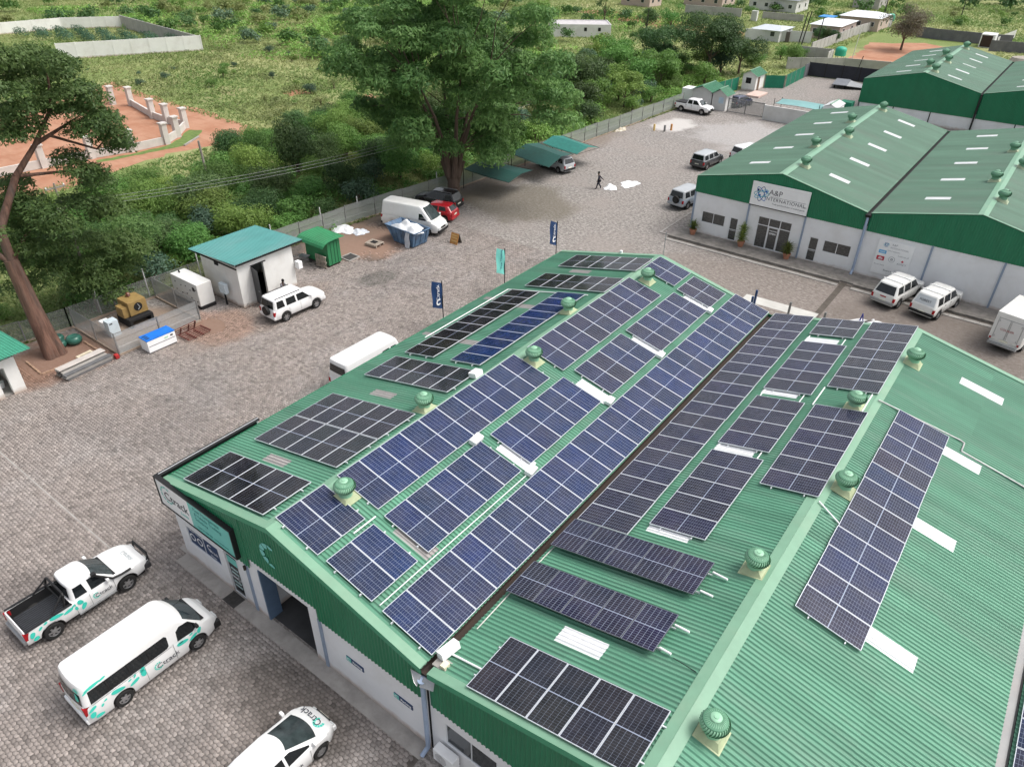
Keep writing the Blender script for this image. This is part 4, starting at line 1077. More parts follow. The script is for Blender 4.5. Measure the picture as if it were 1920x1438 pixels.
def suv(name, loc, head, label, S, C, pm, wins, roof_m=None, spare=False, rails_=False, cat='car', bumper=BLACK, group=None, cladding=False, rear_t=(0.12, 0.88)):
    o = car_root(name, loc, head, label, cat, group)
    loft_body(o, S, pm); cabin(o, C, roof_m or pm); under(o, S); wheels(o, S)
    side_panes(o, C, wins); end_pane(o, C, 1, 0.08, 0.92, 0.12, WGLASS, 'windscreen'); end_pane(o, C, -1, rear_t[0], rear_t[1], 0.14, CGLASS, 'rear_window')
    L, W = S['L'], S['W']; fr = S.get('round_f', 0.22); rr = S.get('round_r', 0.1)
    bevel(MB().box((L/2-0.18, -W/2+fr*0.75, S['zb']+0.03), (L/2+0.05, W/2-fr*0.75, S['zb']+0.27)).build('front_bumper', bumper, o), 0.05)
    bevel(MB().box((-L/2-0.06, -W/2+rr*0.6, S['zb']+0.05), (-L/2+0.15, W/2-rr*0.6, S['zb']+0.27)).build('rear_bumper', bumper, o), 0.05)
    zt = prof(S['top'], L/2-0.1)
    MB().box((L/2-0.05, -0.36, zt-0.25), (L/2+0.012, 0.36, zt-0.09)).build('grille', BLACK, o)
    lamps(o, S, prof(S['top'], -L/2+0.1)-0.42, zt-0.27)
    plates(o, S, 0.62, 0.45); mirrors(o, C['base'][1]-0.25, C['wb']-0.01, C['zb']+0.04, pm)
    zs = C['zb']-0.13
    dl = S.get('doors', [(C['base'][1]-0.35, 0), (0.1, 0)])
    handles(o, S.get('handles', [0.0, -0.85]), W/2-0.005, zs, BLACK if bumper is BLACK else pm)
    seams(o, [(x, S['zb']+0.1, x, C['zb']) for x in S.get('seam_x', [0.95, 0.0, -0.95])], W/2+0.001)
    if rails_:
        for s in (-1, 1):
            y = s*(C['wr']-0.1); x0, x1 = C['roof'][0]+0.15, C['roof'][1]-0.2; z = C['zr']
            MB().box((x0, y-0.02, z+0.05), (x1, y+0.02, z+0.085)).box((x0, y-0.02, z-0.02), (x0+0.06, y+0.02, z+0.05)).box((x1-0.06, y-0.02, z-0.02), (x1, y+0.02, z+0.05)).build('roof_rail', BLACK if rails_ == 'b' else STEEL, o)
    if spare:
        t, rm, dk = wheel_meshes(S['wr']*0.95, 0.2)
        w = link('spare_wheel', t, o); w.location = (-L/2-0.14, -0.12, C['zb']-0.08); w.rotation_euler = (0, 0, R(90))
        if spare == 'cover': MB().lathe([(0.001, -0.115), (0.30, -0.115), (0.33, -0.09), (0.33, 0.1)], n=24, axis='Y').build('wheel_cover', BLACK, w, 40)
        else: link('rim', rm, w)
    if cladding: 
        for s in (-1, 1): MB().box((S['ax_r']+S['wr']+0.12, s*(W/2-0.02)-0.03, S['zb']), (S['ax_f']-S['wr']-0.12, s*(W/2-0.02)+0.03, S['zb']+0.16)).build('side_skirt', BLACK, o)
    return o

UPY = R(90)     # heading so that the front of a vehicle points along +Y
# --- branded pickup with roll bar, bull bar and snorkel
S = dict(L=5.15, W=1.86, zb=0.42, wr=0.38, ww=0.27, ax_r=-1.62, ax_f=1.46, arch=0.09, round_f=0.26, round_r=0.05, crown=0.02, uz=0.66,
         top=[(-2.575, 1.06), (-2.54, 1.13), (-0.62, 1.13), (-0.6, 1.13), (1.0, 1.15), (1.1, 1.14), (1.9, 1.08), (2.3, 1.0), (2.5, 0.88), (2.575, 0.7)], bin=(-2.5, -0.72, 0.68))
C = dict(base=(-0.66, 1.12), roof=(-0.52, 0.32), zb=1.12, zr=1.76, wb=0.86, wr=0.64, bow=0.12)
pk = car_root('pickup_truck', (-0.98, -4.1, 0.015), UPY, 'white and teal extended-cab pickup with an open black load bin', 'pickup truck')
loft_body(pk, S, P_WHITE); cabin(pk, C, P_WHITE); under(pk, S); wheels(pk, S)
MB().add([(-2.46, -0.80, 1.12), (-0.75, -0.80, 1.12), (-0.75, 0.80, 1.12), (-2.46, 0.80, 1.12), (-2.46, -0.76, 0.70), (-0.75, -0.76, 0.70), (-0.75, 0.76, 0.70), (-2.46, 0.76, 0.70)], [(4, 5, 6, 7), (0, 1, 5, 4), (1, 2, 6, 5), (2, 3, 7, 6), (3, 0, 4, 7)]).build('bin_liner', BLACK, pk, recalc=False)
mb = MB()
for k in range(13): mb.box((-2.4, -0.7+k*0.11, 0.70), (-0.8, -0.66+k*0.11, 0.722))
mb.build('bin_floor_ribs', mat('liner_rib', (0.05, 0.055, 0.065), 0.45, 0.2, 4), pk)
for s in (-1, 1): MB().box((-2.5, min(0.93*s, 0.82*s), 1.125), (-0.7, max(0.93*s, 0.82*s), 1.15)).build('bin_rail', BLACK, pk)
MB().path([(-0.95, -0.78, 1.1), (-0.82, -0.74, 1.62), (-0.8, -0.64, 1.7), (-0.8, 0.64, 1.7), (-0.82, 0.74, 1.62), (-0.95, 0.78, 1.1)], 0.045, 10).path([(-0.8, -0.66, 1.68), (-1.45, -0.8, 1.14)], 0.04, 8).path([(-0.8, 0.66, 1.68), (-1.45, 0.8, 1.14)], 0.04, 8).path([(-0.93, -0.76, 1.38), (-0.93, 0.76, 1.38)], 0.03, 8).build('roll_bar', BLACK, pk, 50)
side_panes(pk, C, [[(-0.50, 0.12), (-0.44, 0.80), (-0.08, 0.80), (-0.02, 0.12)], [(0.14, 0.08), (0.14, 0.82), (0.38, 0.82), (0.80, 0.30), (0.86, 0.08)]])
end_pane(pk, C, 1, 0.06, 0.94, 0.1, WGLASS, 'windscreen'); end_pane(pk, C, -1, 0.2, 0.85, 0.16, CGLASS, 'rear_window')
MB().box((1.0, -0.75, 1.135), (1.2, 0.75, 1.165)).build('wiper_cowl', BLACK, pk)
MB().path([(2.62, -0.62, 0.55), (2.66, -0.55, 1.05), (2.66, 0.55, 1.05), (2.62, 0.62, 0.55)], 0.035, 10).path([(2.5, -0.8, 0.9), (2.64, -0.58, 0.92), (2.66, 0.58, 0.92), (2.5, 0.8, 0.9)], 0.03, 8).build('bull_bar', BLACK, pk, 50)
bevel(MB().box((2.3, -0.84, 0.42), (2.62, 0.84, 0.72)).build('front_bumper', mat('steel_bumper', (0.04, 0.04, 0.042), 0.4), pk), 0.07)
MB().path([(1.75, -0.93, 1.08), (1.35, -0.97, 1.12), (0.98, -0.95, 1.18), (0.42, -0.80, 1.74)], 0.05, 10).build('snorkel', BLACK, pk, 50)
bevel(MB().box((0.32, -0.88, 1.72), (0.52, -0.72, 1.88)).build('snorkel_head', BLACK, pk), 0.04)
for s in (-1, 1): MB().box((-0.6, s*0.90-0.06, 0.40), (0.95, s*0.90+0.06, 0.46)).build('side_step', STEEL, pk)
bevel(MB().box((-2.68, -0.8, 0.48), (-2.55, 0.8, 0.66)).build('rear_bumper', STEEL, pk), 0.03)
lamps(pk, S, 0.72, 0.78, 0.12, 0.36, 0.32, 0.18); plates(pk, S, 0.52, 0.5); mirrors(pk, 0.78, 0.86, 1.2, P_WHITE)
handles(pk, [0.2], 0.925, 0.98, WHITE); seams(pk, [(-0.02, 0.5, -0.02, 1.12), (0.98, 0.5, 0.98, 1.12), (-0.62, 0.5, -0.62, 1.12)], 0.931)
petals(pk, [(-2.32, 0.86, 0.15, 0.09, 70), (-2.25, 0.62, 0.12, 0.09, 20), (-2.0, 0.95, 0.10, 0.05, 40), (-1.35, 1.03, 0.27, 0.09, 170), (-0.92, 0.93, 0.2, 0.08, 10), (-0.42, 1.0, 0.10, 0.14, 30), (-0.34, 0.72, 0.17, 0.09, 60), (-0.62, 0.82, 0.06, 0.1, 10), (-0.68, 1.02, 0.08, 0.05, 20), (-1.78, 1.05, 0.08, 0.05, 20)], 0.938)
ctrack_side(pk, 0.22, 0.84, 0.936, 0.19)
text_part('Ctrack', 0.28, mat('pale_print_grey', (0.5, 0.55, 0.56), 0.5), pk, (2.02, -0.12, 1.10), (0, -1, 0), (-1, 0, 0))

# --- branded long minibus
S = dict(L=5.38, W=1.90, zb=0.24, wr=0.345, ww=0.21, ax_r=-1.42, ax_f=1.62, arch=0.06, round_f=0.30, round_r=0.08, crown=0.02, uz=0.6,
         top=[(-2.69, 1.15), (-2.66, 1.22), (1.75, 1.22), (2.05, 1.18), (2.4, 1.06), (2.6, 0.86), (2.69, 0.6)])
C = dict(base=(-2.64, 2.02), roof=(-2.5, 1.12), zb=1.20, zr=2.12, wb=0.935, wr=0.80, bow=0.16)
mv = car_root('minibus', (3.98, -4.15, 0.015), UPY, 'long white and teal minibus with a dark window band', 'minibus')
loft_body(mv, S, P_WHITE); cabin(mv, C, P_WHITE); under(mv, S); wheels(mv, S)
side_panes(mv, C, [[(-2.42, 0.02), (-2.36, 0.62), (0.55, 0.62), (0.62, 0.52), (0.58, 0.08), (0.48, 0.0)], [(0.92, -0.02), (0.98, 0.45), (1.15, 0.60), (1.52, 0.55), (1.82, 0.12), (1.55, -0.06)]])
for s in (-1, 1):
    for x in (-1.75, -0.95, -0.2): MB().prism([(x, s*0.936, 1.25), (x+0.05, s*0.936, 1.25), (x+0.05, s*0.872, 1.74), (x, s*0.872, 1.74)], (0, s*0.012, 0)).build('window_pillar', BLACK, mv)
end_pane(mv, C, 1, 0.04, 0.72, 0.10, WGLASS, 'windscreen'); end_pane(mv, C, -1, 0.05, 0.6, 0.12, CGLASS, 'rear_window')
MB().box((1.9, -0.78, 1.20), (2.16, 0.78, 1.235)).build('wiper_cowl', BLACK, mv)
bevel(MB().box((2.4, -0.84, 0.26), (2.72, 0.84, 0.62)).build('front_bumper', BLACK, mv), 0.06)
bevel(MB().box((-2.76, -0.84, 0.26), (-2.6, 0.84, 0.5)).build('rear_bumper', WHITE, mv), 0.04)
lamps(mv, S, 0.75, 0.78, 0.14, 0.42, 0.34, 0.2); plates(mv, S, 0.62, 0.4); mirrors(mv, 1.72, 0.92, 1.3, BLACK)
handles(mv, [1.02], 0.955, 1.02, BLACK); seams(mv, [(0.72, 0.35, 0.72, 1.2), (-0.45, 0.35, -0.45, 1.2), (-2.4, 1.16, 0.65, 1.16)], 0.951)
petals(mv, [(-2.45, 0.98, 0.16, 0.07, 25), (-2.5, 0.7, 0.14, 0.10, 80), (-2.3, 0.5, 0.16, 0.08, 170), (-2.12, 0.85, 0.07, 0.05, 60), (-1.98, 0.98, 0.07, 0.04, 20), (-1.5, 0.98, 0.26, 0.10, 165), (-0.92, 0.82, 0.2, 0.08, 20), (-0.55, 0.92, 0.10, 0.18, 0), (-0.55, 1.12, 0.12, 0.07, 40), (-0.85, 1.08, 0.08, 0.04, 60), (-1.05, 1.05, 0.07, 0.04, 10), (1.08, 0.98, 0.24, 0.10, 170), (1.5, 0.88, 0.2, 0.07, 25), (1.78, 1.0, 0.08, 0.15, -20), (1.45, 1.08, 0.08, 0.04, 20)], 0.958)
mb = MB()
for cx, t, a, b_ in ((-2.15, 0.74, 0.30, 0.07), (-1.78, 0.76, 0.13, 0.05), (-2.42, 0.66, 0.10, 0.04)):
    pts = []
    for k in range(14):
        q = 2*math.pi*k/14; tt = t+b_*math.sin(q)+0.06*math.cos(q)*0.5; pts.append((cx+a*math.cos(q), -(lerp(0.935, 0.80, tt)+0.007), lerp(1.2, 2.12, tt)))
    mb.poly(pts)
mb.build('livery_graphic', TEAL, mv)
mb = MB()
for cy, cz, a, b_ in ((-0.55, 1.55, 0.18, 0.16), (-0.25, 1.75, 0.2, 0.1), (-0.6, 1.9, 0.16, 0.08), (0.2, 1.6, 0.16, 0.09)):
    mb.poly([(-2.645+0.14*(cz+b_*math.sin(2*math.pi*k/12)-1.2)/0.92-0.06, cy+a*math.cos(2*math.pi*k/12), cz+b_*math.sin(2*math.pi*k/12)) for k in range(12)])
mb.build('livery_graphic', TEAL, mv)
ctrack_side(mv, 0.02, 0.72, 0.958, 0.24)
MB().path([(2.2, 0.92, 1.1), (2.35, 1.02, 1.35), (2.42, 1.0, 1.5)], 0.012, 6).build('aerial', BLACK, mv)

# --- branded wedge-shaped hatchback at the bottom edge
S = dict(L=4.45, W=1.76, zb=0.2, wr=0.31, ww=0.2, ax_r=-1.35, ax_f=1.35, arch=0.06, round_f=0.36, round_r=0.14, crown=0.05, uz=0.5,
         top=[(-2.22, 0.85), (-2.18, 0.98), (-1.2, 1.0), (0.9, 0.98), (1.5, 0.92), (1.9, 0.82), (2.12, 0.68), (2.22, 0.5)])
C = dict(base=(-2.05, 1.42), roof=(-1.0, 0.12), zb=0.96, zr=1.47, wb=0.80, wr=0.58, bow=0.2)
sd_ = suv('hatchback_car', (11.3, -3.85, 0.015), UPY, 'white wedge-shaped hatchback with a teal ring on its bonnet', S, C, P_WHITE,
    [[(0.15, 0.1), (0.15, 0.86), (0.35, 0.86), (1.02, 0.22), (1.0, 0.1)], [(-0.75, 0.1), (-0.7, 0.86), (0.05, 0.86), (0.05, 0.1)], [(-1.45, 0.3), (-1.05, 0.84), (-0.82, 0.86), (-0.85, 0.2)]], bumper=P_WHITE, rear_t=(0.3, 0.92))
mb = MB()
for k in range(9): ring(mb, 1.82, 0.28, 0.12, 0.21, 60+k*30, 60+k*30+24, 4, lambda u, v: (u, -v, prof(S['top'], u)+0.062-0.02*abs(v)))
mb.build('livery_ring', TEAL, sd_)
text_part('Ctrack', 0.36, INK, sd_, (1.80, 0.12, 0.915), (0.0, 1, 0), (-1, 0, 0.15))
ctrack_side(sd_, 0.0, 0.68, 0.886, 0.17)

# --- white four-wheel drive with a tail-mounted spare, by the hut
S = dict(L=4.4, W=1.8, zb=0.36, wr=0.36, ww=0.24, ax_r=-1.28, ax_f=1.32, round_f=0.16, round_r=0.06, crown=0.03,
         top=[(-2.2, 1.02), (-2.17, 1.1), (0.95, 1.1), (1.2, 1.1), (1.95, 1.04), (2.15, 0.98), (2.2, 0.8)])
C = dict(base=(-2.14, 1.15), roof=(-1.98, 0.42), zb=1.08, zr=1.76, wb=0.86, wr=0.74, bow=0.07)
J3 = [[(-1.9, 0.12), (-1.84, 0.84), (-1.32, 0.84), (-1.26, 0.12)], [(-1.1, 0.12), (-1.08, 0.84), (-0.35, 0.84), (-0.3, 0.12)], [(-0.18, 0.12), (-0.2, 0.84), (0.38, 0.84), (0.86, 0.12)]]
suv('off_road_car', (-14.75, 18.1, 0.01), R(88), 'white boxy off-road car with a spare wheel behind, beside the white hut', S, C, P_WHITE, J3, spare='cover', rails_='b', bumper=P_WHITE)
# --- white minibus half hidden behind the left eaves
S = dict(L=5.0, W=1.8, zb=0.3, wr=0.34, ww=0.2, ax_r=-1.5, ax_f=1.4, round_f=0.1, round_r=0.1, crown=0.02, top=[(-2.5, 1.1), (-2.46, 1.2), (1.9, 1.2), (2.3, 1.1), (2.46, 0.85), (2.5, 0.6)])
C = dict(base=(-2.44, 2.3), roof=(-2.36, 1.75), zb=1.18, zr=2.35, wb=0.88, wr=0.74, bow=0.08)
suv('minibus', (-4.05, 15.3, 0.01), UPY, 'plain white high-roofed van half hidden by the left eaves', S, C, P_WHITE,
    [[(1.2, 0.1), (1.2, 0.7), (1.6, 0.7), (1.95, 0.1)], [(0.5, 0.15), (0.5, 0.7), (1.05, 0.7), (1.05, 0.15)]], cat='van', bumper=WHITE, rear_t=(0.35, 0.78))
# --- tall white van by the skip
S = dict(L=5.9, W=1.98, zb=0.34, wr=0.35, ww=0.22, ax_r=-1.75, ax_f=1.85, round_f=0.22, round_r=0.05, crown=0.03, top=[(-2.95, 1.25), (-2.92, 1.35), (1.95, 1.35), (2.25, 1.26), (2.75, 1.05), (2.9, 0.85), (2.95, 0.6)])
C = dict(base=(-2.9, 2.25), roof=(-2.8, 1.15), zb=1.33, zr=2.45, wb=0.97, wr=0.74, bow=0.12)
sp = suv('panel_van', (-18.75, 34.9, 0.01), R(12), 'tall white panel van parked behind the rubbish skip', S, C, P_CREAM, [[(1.0, 0.02), (1.02, 0.48), (1.3, 0.48), (1.85, 0.02)]], cat='van', rear_t=(0.1, 0.5))
# --- red hatchback and dark estate by the big tree
S = dict(L=3.9, W=1.68, zb=0.22, wr=0.3, ww=0.19, ax_r=-1.2, ax_f=1.22, round_f=0.25, round_r=0.12, crown=0.03, top=[(-1.95, 0.85), (-1.92, 0.98), (0.8, 0.98), (1.1, 0.96), (1.7, 0.86), (1.92, 0.7), (1.95, 0.55)])
C = dict(base=(-1.9, 1.1), roof=(-1.45, 0.25), zb=0.96, zr=1.46, wb=0.78, wr=0.60, bow=0.12)
H3 = [[(-1.35, 0.15), (-1.2, 0.82), (-0.62, 0.84), (-0.6, 0.1)], [(-0.48, 0.1), (-0.48, 0.84), (0.2, 0.84), (0.75, 0.1)]]
suv('hatchback_car', (-19.1, 38.2, 0.01), R(195), 'small red hatchback parked between the tall van and the dark estate', S, C, P_RED, H3, bumper=P_RED, rear_t=(0.2, 0.9))
S = dict(L=4.6, W=1.8, zb=0.26, wr=0.33, ww=0.21, ax_r=-1.35, ax_f=1.4, round_f=0.2, round_r=0.1, crown=0.03, top=[(-2.3, 0.95), (-2.26, 1.06), (0.9, 1.06), (1.2, 1.05), (2.0, 0.96), (2.25, 0.78), (2.3, 0.6)])
C = dict(base=(-2.24, 1.25), roof=(-1.95, 0.3), zb=1.04, zr=1.64, wb=0.84, wr=0.66, bow=0.1)
E3 = [[(-1.95, 0.15), (-1.8, 0.82), (-1.25, 0.84), (-1.2, 0.1)], [(-1.08, 0.1), (-1.08, 0.84), (-0.3, 0.84), (-0.28, 0.1)], [(-0.16, 0.1), (-0.18, 0.84), (0.25, 0.84), (0.85, 0.1)]]
suv('estate_car', (-21.0, 40.6, 0.01), R(190), 'black estate car parked beside the foot of the big tree', S, C, P_BLACK, E3, rails_=True)
# --- silver hatchback-off-roader under the shade sail
suv('off_road_car', (-18.8, 57.4, 0.0), R(168), 'silver and black car parked under the green shade sail', dict(S, zb=0.32), dict(C), P_SILVER, E3, cladding=True)
# --- silver-blue off-roader at the corner of the second warehouse
S2 = dict(L=4.8, W=1.85, zb=0.4, wr=0.38, ww=0.25, ax_r=-1.45, ax_f=1.4, round_f=0.18, round_r=0.06, crown=0.03, top=[(-2.4, 1.05), (-2.37, 1.14), (1.0, 1.14), (1.3, 1.14), (2.15, 1.06), (2.36, 0.95), (2.4, 0.75)])
C2 = dict(base=(-2.34, 1.3), roof=(-2.15, 0.55), zb=1.12, zr=1.82, wb=0.88, wr=0.72, bow=0.08)
W3 = [[(-2.05, 0.12), (-1.98, 0.84), (-1.32, 0.84), (-1.26, 0.12)], [(-1.12, 0.12), (-1.1, 0.84), (-0.25, 0.84), (-0.2, 0.12)], [(-0.08, 0.12), (-0.1, 0.84), (0.5, 0.84), (0.98, 0.12)]]
suv('off_road_car', (-2.3, 56.6, 0.0), R(82), 'silver-blue off-road car with a covered spare, at the corner of the second warehouse', S2, C2, P_TWOTONE, W3, roof_m=P_SILVER, spare='cover', bumper=P_SILVER)
suv('off_road_car', (-6.1, 69.2, 0.0), R(84), 'dark grey car with a pale roof reversing towards the camera', dict(S2, L=4.5, top=[(-2.25, 1.0), (-2.22, 1.08), (1.0, 1.08), (1.3, 1.08), (2.0, 1.0), (2.2, 0.9), (2.25, 0.7)]), dict(C2, base=(-2.2, 1.3), roof=(-2.05, 0.5), zb=1.06, zr=1.72), P_GREY, W3, roof_m=P_SILVER, bumper=P_GREY)
suv('off_road_car', (-3.2, 74.4, 0.0), R(70), 'white-roofed car half hidden behind the second warehouse roof', dict(S2), dict(C2), P_WHITE, W3)
# --- two white wagons by the sponsor board
for (x, y, lb, sp_) in ((19.25, 47.6, 'white four-wheel drive wagon nearest the sponsor board, dark rear glass', 1), (21.95, 47.5, 'white four-wheel drive wagon with lettering across its pale rear window', 0)):
    S3 = dict(S2, L=4.9, top=[(-2.45, 1.0), (-2.42, 1.12), (1.0, 1.12), (1.3, 1.12), (2.2, 1.06), (2.4, 0.95), (2.45, 0.75)], ax_r=-1.5, ax_f=1.4)
    C3 = dict(C2, base=(-2.4, 1.3), roof=(-2.0, 0.55), zb=1.10, zr=1.86)
    o = suv('station_wagon', (x, y, 0.0), R(76), lb, S3, C3, P_CREAM, W3, cat='car', bumper=STEEL if sp_ else BLACK, rear_t=(0.12, 0.86))
    for xr in (-1.5, -0.4):
        MB().box((xr-0.03, -0.74, 1.93), (xr+0.03, 0.74, 1.97)).box((xr-0.03, -0.72, 1.86), (xr+0.03, -0.66, 1.93)).box((xr-0.03, 0.66, 1.86), (xr+0.03, 0.72, 1.93)).build('roof_bar', WHITE, o)
    if not sp_:
        for ch in o.children:
            if ch.name.startswith('rear_window'): ch.data.materials[0] = mat('printed_window', (0.5, 0.53, 0.55), 0.2, 0.05, 3, obj=True)
        text_part('FOREST', 0.24, INK, o, (-2.31, 0, 1.46), (0, -1, 0), (0.35, 0, 1))
    else: MB().box((-2.47, -0.22, 0.92), (-2.44, 0.22, 1.0)).build('red_badge', REDL, o)
# --- white box truck at the right edge
tk = car_root('box_truck', (27.35, 46.3, 0.0), R(78), 'white box truck with rear doors at the right picture edge', 'truck')
S = dict(L=5.6, W=1.95, zb=0.5, wr=0.38, ww=0.24, ax_r=-1.5, ax_f=1.75, top=[(-2.8, 0.72), (0.9, 0.72), (1.0, 1.2), (2.2, 1.2), (2.6, 1.1), (2.75, 0.9), (2.8, 0.7)])
loft_body(tk, S, P_CREAM); under(tk, S); wheels(tk, S)
C = dict(base=(0.95, 2.4), roof=(1.0, 1.6), zb=1.18, zr=2.0, wb=0.93, wr=0.76, bow=0.1); cabin(tk, C, P_CREAM); end_pane(tk, C, 1, 0.08, 0.9, 0.1, WGLASS, 'windscreen'); side_panes(tk, C, [[(1.2, 0.1), (1.2, 0.8), (1.65, 0.8), (2.1, 0.1)]])
bevel(MB().box((-2.85, -0.98, 0.75), (0.85, 0.98, 2.75)).build('cargo_box', P_CREAM, tk), 0.04)
for s in (-1, 1):
    q = MB().box((-2.88, min(0.02*s, 0.72*s), 0.95), (-2.855, max(0.02*s, 0.72*s), 2.35)).build('rear_door', paint('door_white', (0.68, 0.68, 0.67)), tk)
    MB().box((-2.90, s*0.66-0.02, 1.0), (-2.88, s*0.66+0.02, 1.12)).box((-2.90, s*0.66-0.02, 2.1), (-2.88, s*0.66+0.02, 2.22)).build('hinge', STEEL, q)
    MB().box((-2.895, s*0.05-0.012, 0.95), (-2.882, s*0.05+0.012, 2.35)).build('door_bar', STEEL, q)
MB().box((-2.87, -0.76, 0.92), (-2.856, -0.73, 2.38)).box((-2.87, 0.73, 0.92), (-2.856, 0.76, 2.38)).box((-2.87, -0.76, 2.35), (-2.856, 0.76, 2.38)).build('door_frame', STEEL, tk)
text_part('COURIER', 0.2, mat('faded_red', (0.45, 0.15, 0.14), 0.6), tk, (-2.905, 0.05, 1.62), (0, -1, 0), (0, 0, 1))
bevel(MB().box((-3.0, -0.9, 0.45), (-2.85, 0.9, 0.6)).build('rear_bumper', STEEL, tk), 0.03)
MB().box((-2.9, -0.25, 0.78), (-2.87, 0.25, 0.9)).build('number_plate', PLATE, tk)
for s in (-1, 1): MB().box((-2.9, s*0.85-0.06, 0.8), (-2.86, s*0.85+0.06, 0.92)).build('tail_lamp', REDL, tk)
# --- white double-cab pickup by the gate
S = dict(L=5.3, W=1.86, zb=0.45, wr=0.39, ww=0.26, ax_r=-1.6, ax_f=1.6, round_f=0.2, round_r=0.05, crown=0.02, top=[(-2.65, 1.1), (-2.62, 1.18), (1.2, 1.18), (1.5, 1.18), (2.3, 1.1), (2.6, 0.95), (2.65, 0.75)])
C = dict(base=(-0.95, 1.45), roof=(-0.75, 0.7), zb=1.16, zr=1.82, wb=0.87, wr=0.68, bow=0.1)
dp = suv('pickup_truck', (-18.0, 91.1, 0.0), R(-3), 'white double-cab pickup with a black bin cover, beside the yard gate', S, C, P_WHITE, [[(-0.7, 0.12), (-0.62, 0.84), (-0.05, 0.84), (0.0, 0.12)], [(0.14, 0.12), (0.12, 0.84), (0.62, 0.84), (1.1, 0.12)]], cat='pickup truck', bumper=BLACK)
bevel(MB().box((-2.6, -0.86, 1.18), (-1.0, 0.86, 1.3)).build('bin_cover', BLACK, dp), 0.04)
# --- dark blue nose of a car between the guard huts
suv('hatchback_car', (-14.4, 99.2, 0.0), R(75), 'dark blue car showing its tail between the gate huts', dict(L=3.9, W=1.68, zb=0.22, wr=0.3, ww=0.19, ax_r=-1.2, ax_f=1.22, round_f=0.25, round_r=0.12, top=[(-1.95, 0.85), (-1.92, 0.98), (0.8, 0.98), (1.1, 0.96), (1.7, 0.86), (1.92, 0.7), (1.95, 0.55)]), dict(base=(-1.9, 1.1), roof=(-1.45, 0.25), zb=0.96, zr=1.46, wb=0.78, wr=0.60, bow=0.12), paint('navy', (0.012, 0.018, 0.06)), H3, bumper=BLACK, rear_t=(0.2, 0.9))
# ------------------------------------------------------------------ second and third warehouses
def ap_house(name, label, y0, y1, xs, he, hr, wall_z, fasc_z, vent=True, verge=True):
    o = empty(name, (xs[0], y0, 0), 0, label, 'warehouse'); ox = (xs[0], y0, 0)
    parts = []
    def zr(x):
        for a, b_ in zip(xs[:-1], xs[1:]):
            if a <= x <= b_:
                r = (a+b_)/2; return he+(hr-he)*(1-abs(x-r)/((b_-a)/2))
        return he
    holder = o
    before = set(COL.objects)
    for a, b_ in zip(xs[:-1], xs[1:]):
        r = (a+b_)/2; la = a+0.14 if a > xs[0] else a; rb = b_-0.14
        for xe in (la, rb):
            rib_slope(xe, zr(xe), r, hr, y0, y1, ROOF_AP, 'roof_slope', o)
        mb = MB(); s_ = (hr-he)/((b_-a)/2)
        strip(mb, r, hr+0.05, r-0.32, hr+0.05-0.32*s_, y0, y1, 0.012); strip(mb, r, hr+0.05, r+0.32, hr+0.05-0.32*s_, y0, y1, 0.012)
        mb.build('ridge_cap', FLASH, o)
        for xa, xb in ((la, r), (r, rb)):
            mb = MB(); strip(mb, xa, zr(xa)+0.052, xb, zr(xb)+0.052, y0-0.06, y0+0.14, 0.014); mb.build('verge_flashing', FLASH, o)
        fascia(la, rb, fasc_z, lambda x: zr(x)-0.01, y0, FASCIA, o)
        if b_ < xs[-1]+1: MB().box((b_-0.16, y0, he-0.18), (b_+0.16, y1, he-0.12)).build('valley_gutter', DARK, o)
        MB().prism([(a, y1, wall_z), (b_, y1, wall_z), (b_, y1, he), (r, y1, hr-0.02), (a, y1, he)], (0, -0.05, 0)).build('rear_cladding', FASCIA, o)
    MB().box((xs[0], y0+0.03, fasc_z), (xs[0]+0.03, y1, he-0.01)).build('side_cladding', FASCIA, o)
    MB().box((xs[0]+0.02, y0+0.3, 0), (xs[0]+0.22, y1, fasc_z+0.3)).build('wall', WALL, o)
    return o, zr
AX = [0.95, 15.3, 29.9, 44.5]; AY = 50.0
ap, apz = ap_house('warehouse', 'faded green warehouse with a white atom sign over its glass entrance', AY, 80.6, AX, 5.08, 6.68, 0, 3.72)
for ch in list(ap.children):
    ch.location = (-AX[0], -AY, 0)
def apc(o):
    o.location = (-AX[0], -AY, 0); return o
holes = [(1.9, 4.05, 1.15, 2.15), (4.52, 5.23, 0.15, 2.17), (6.9, 9.8, 0.15, 2.9), (11.42, 12.14, 0.15, 2.19), (12.57, 14.72, 1.2, 2.18)]
apc(holed_wall(AX[0]+0.02, 15.24, 0.0, 4.0, AY+0.06, AY+0.28, holes, WALL, ap))
apc(holed_wall(15.36, 44.5, 0.0, 4.0, AY+0.06, AY+0.28, [], WALL, ap))
apc(MB().box((1.1, AY+0.5, 0.0), (15.2, AY+0.6, 4.0)).build('interior_screen', DARK, ap))
APG = mat('mottled_shopfront_glass', (0.075, 0.075, 0.073), 0.15, 0.7, 9.0, spec=0.6, stretch=(0.5, 1, 2.2))  # dark grey glass with strong streaky mottling
for w_ in (window(ap, 1.9, 4.05, 1.15, 2.15, AY+0.1, 2, ALU, APG), window(ap, 12.57, 14.72, 1.2, 2.18, AY+0.1, 2, ALU, APG)): apc(w_)
for u0, u1 in ((4.52, 5.23), (11.42, 12.14)):
    d_ = apc(window(ap, u0, u1, 0.15, 2.17, AY+0.1, 1, ALU, APG, (0.48, 1.0), 'door')); MB().box((u0+0.12, AY+0.06, 1.0), (u1-0.12, AY+0.09, 1.06)).build('push_bar', STEEL, d_)
sf = apc(window(ap, 6.9, 9.8, 0.15, 2.9, AY+0.1, 3, ALU, APG, (0.73, 1.0), 'shopfront', 0.07))
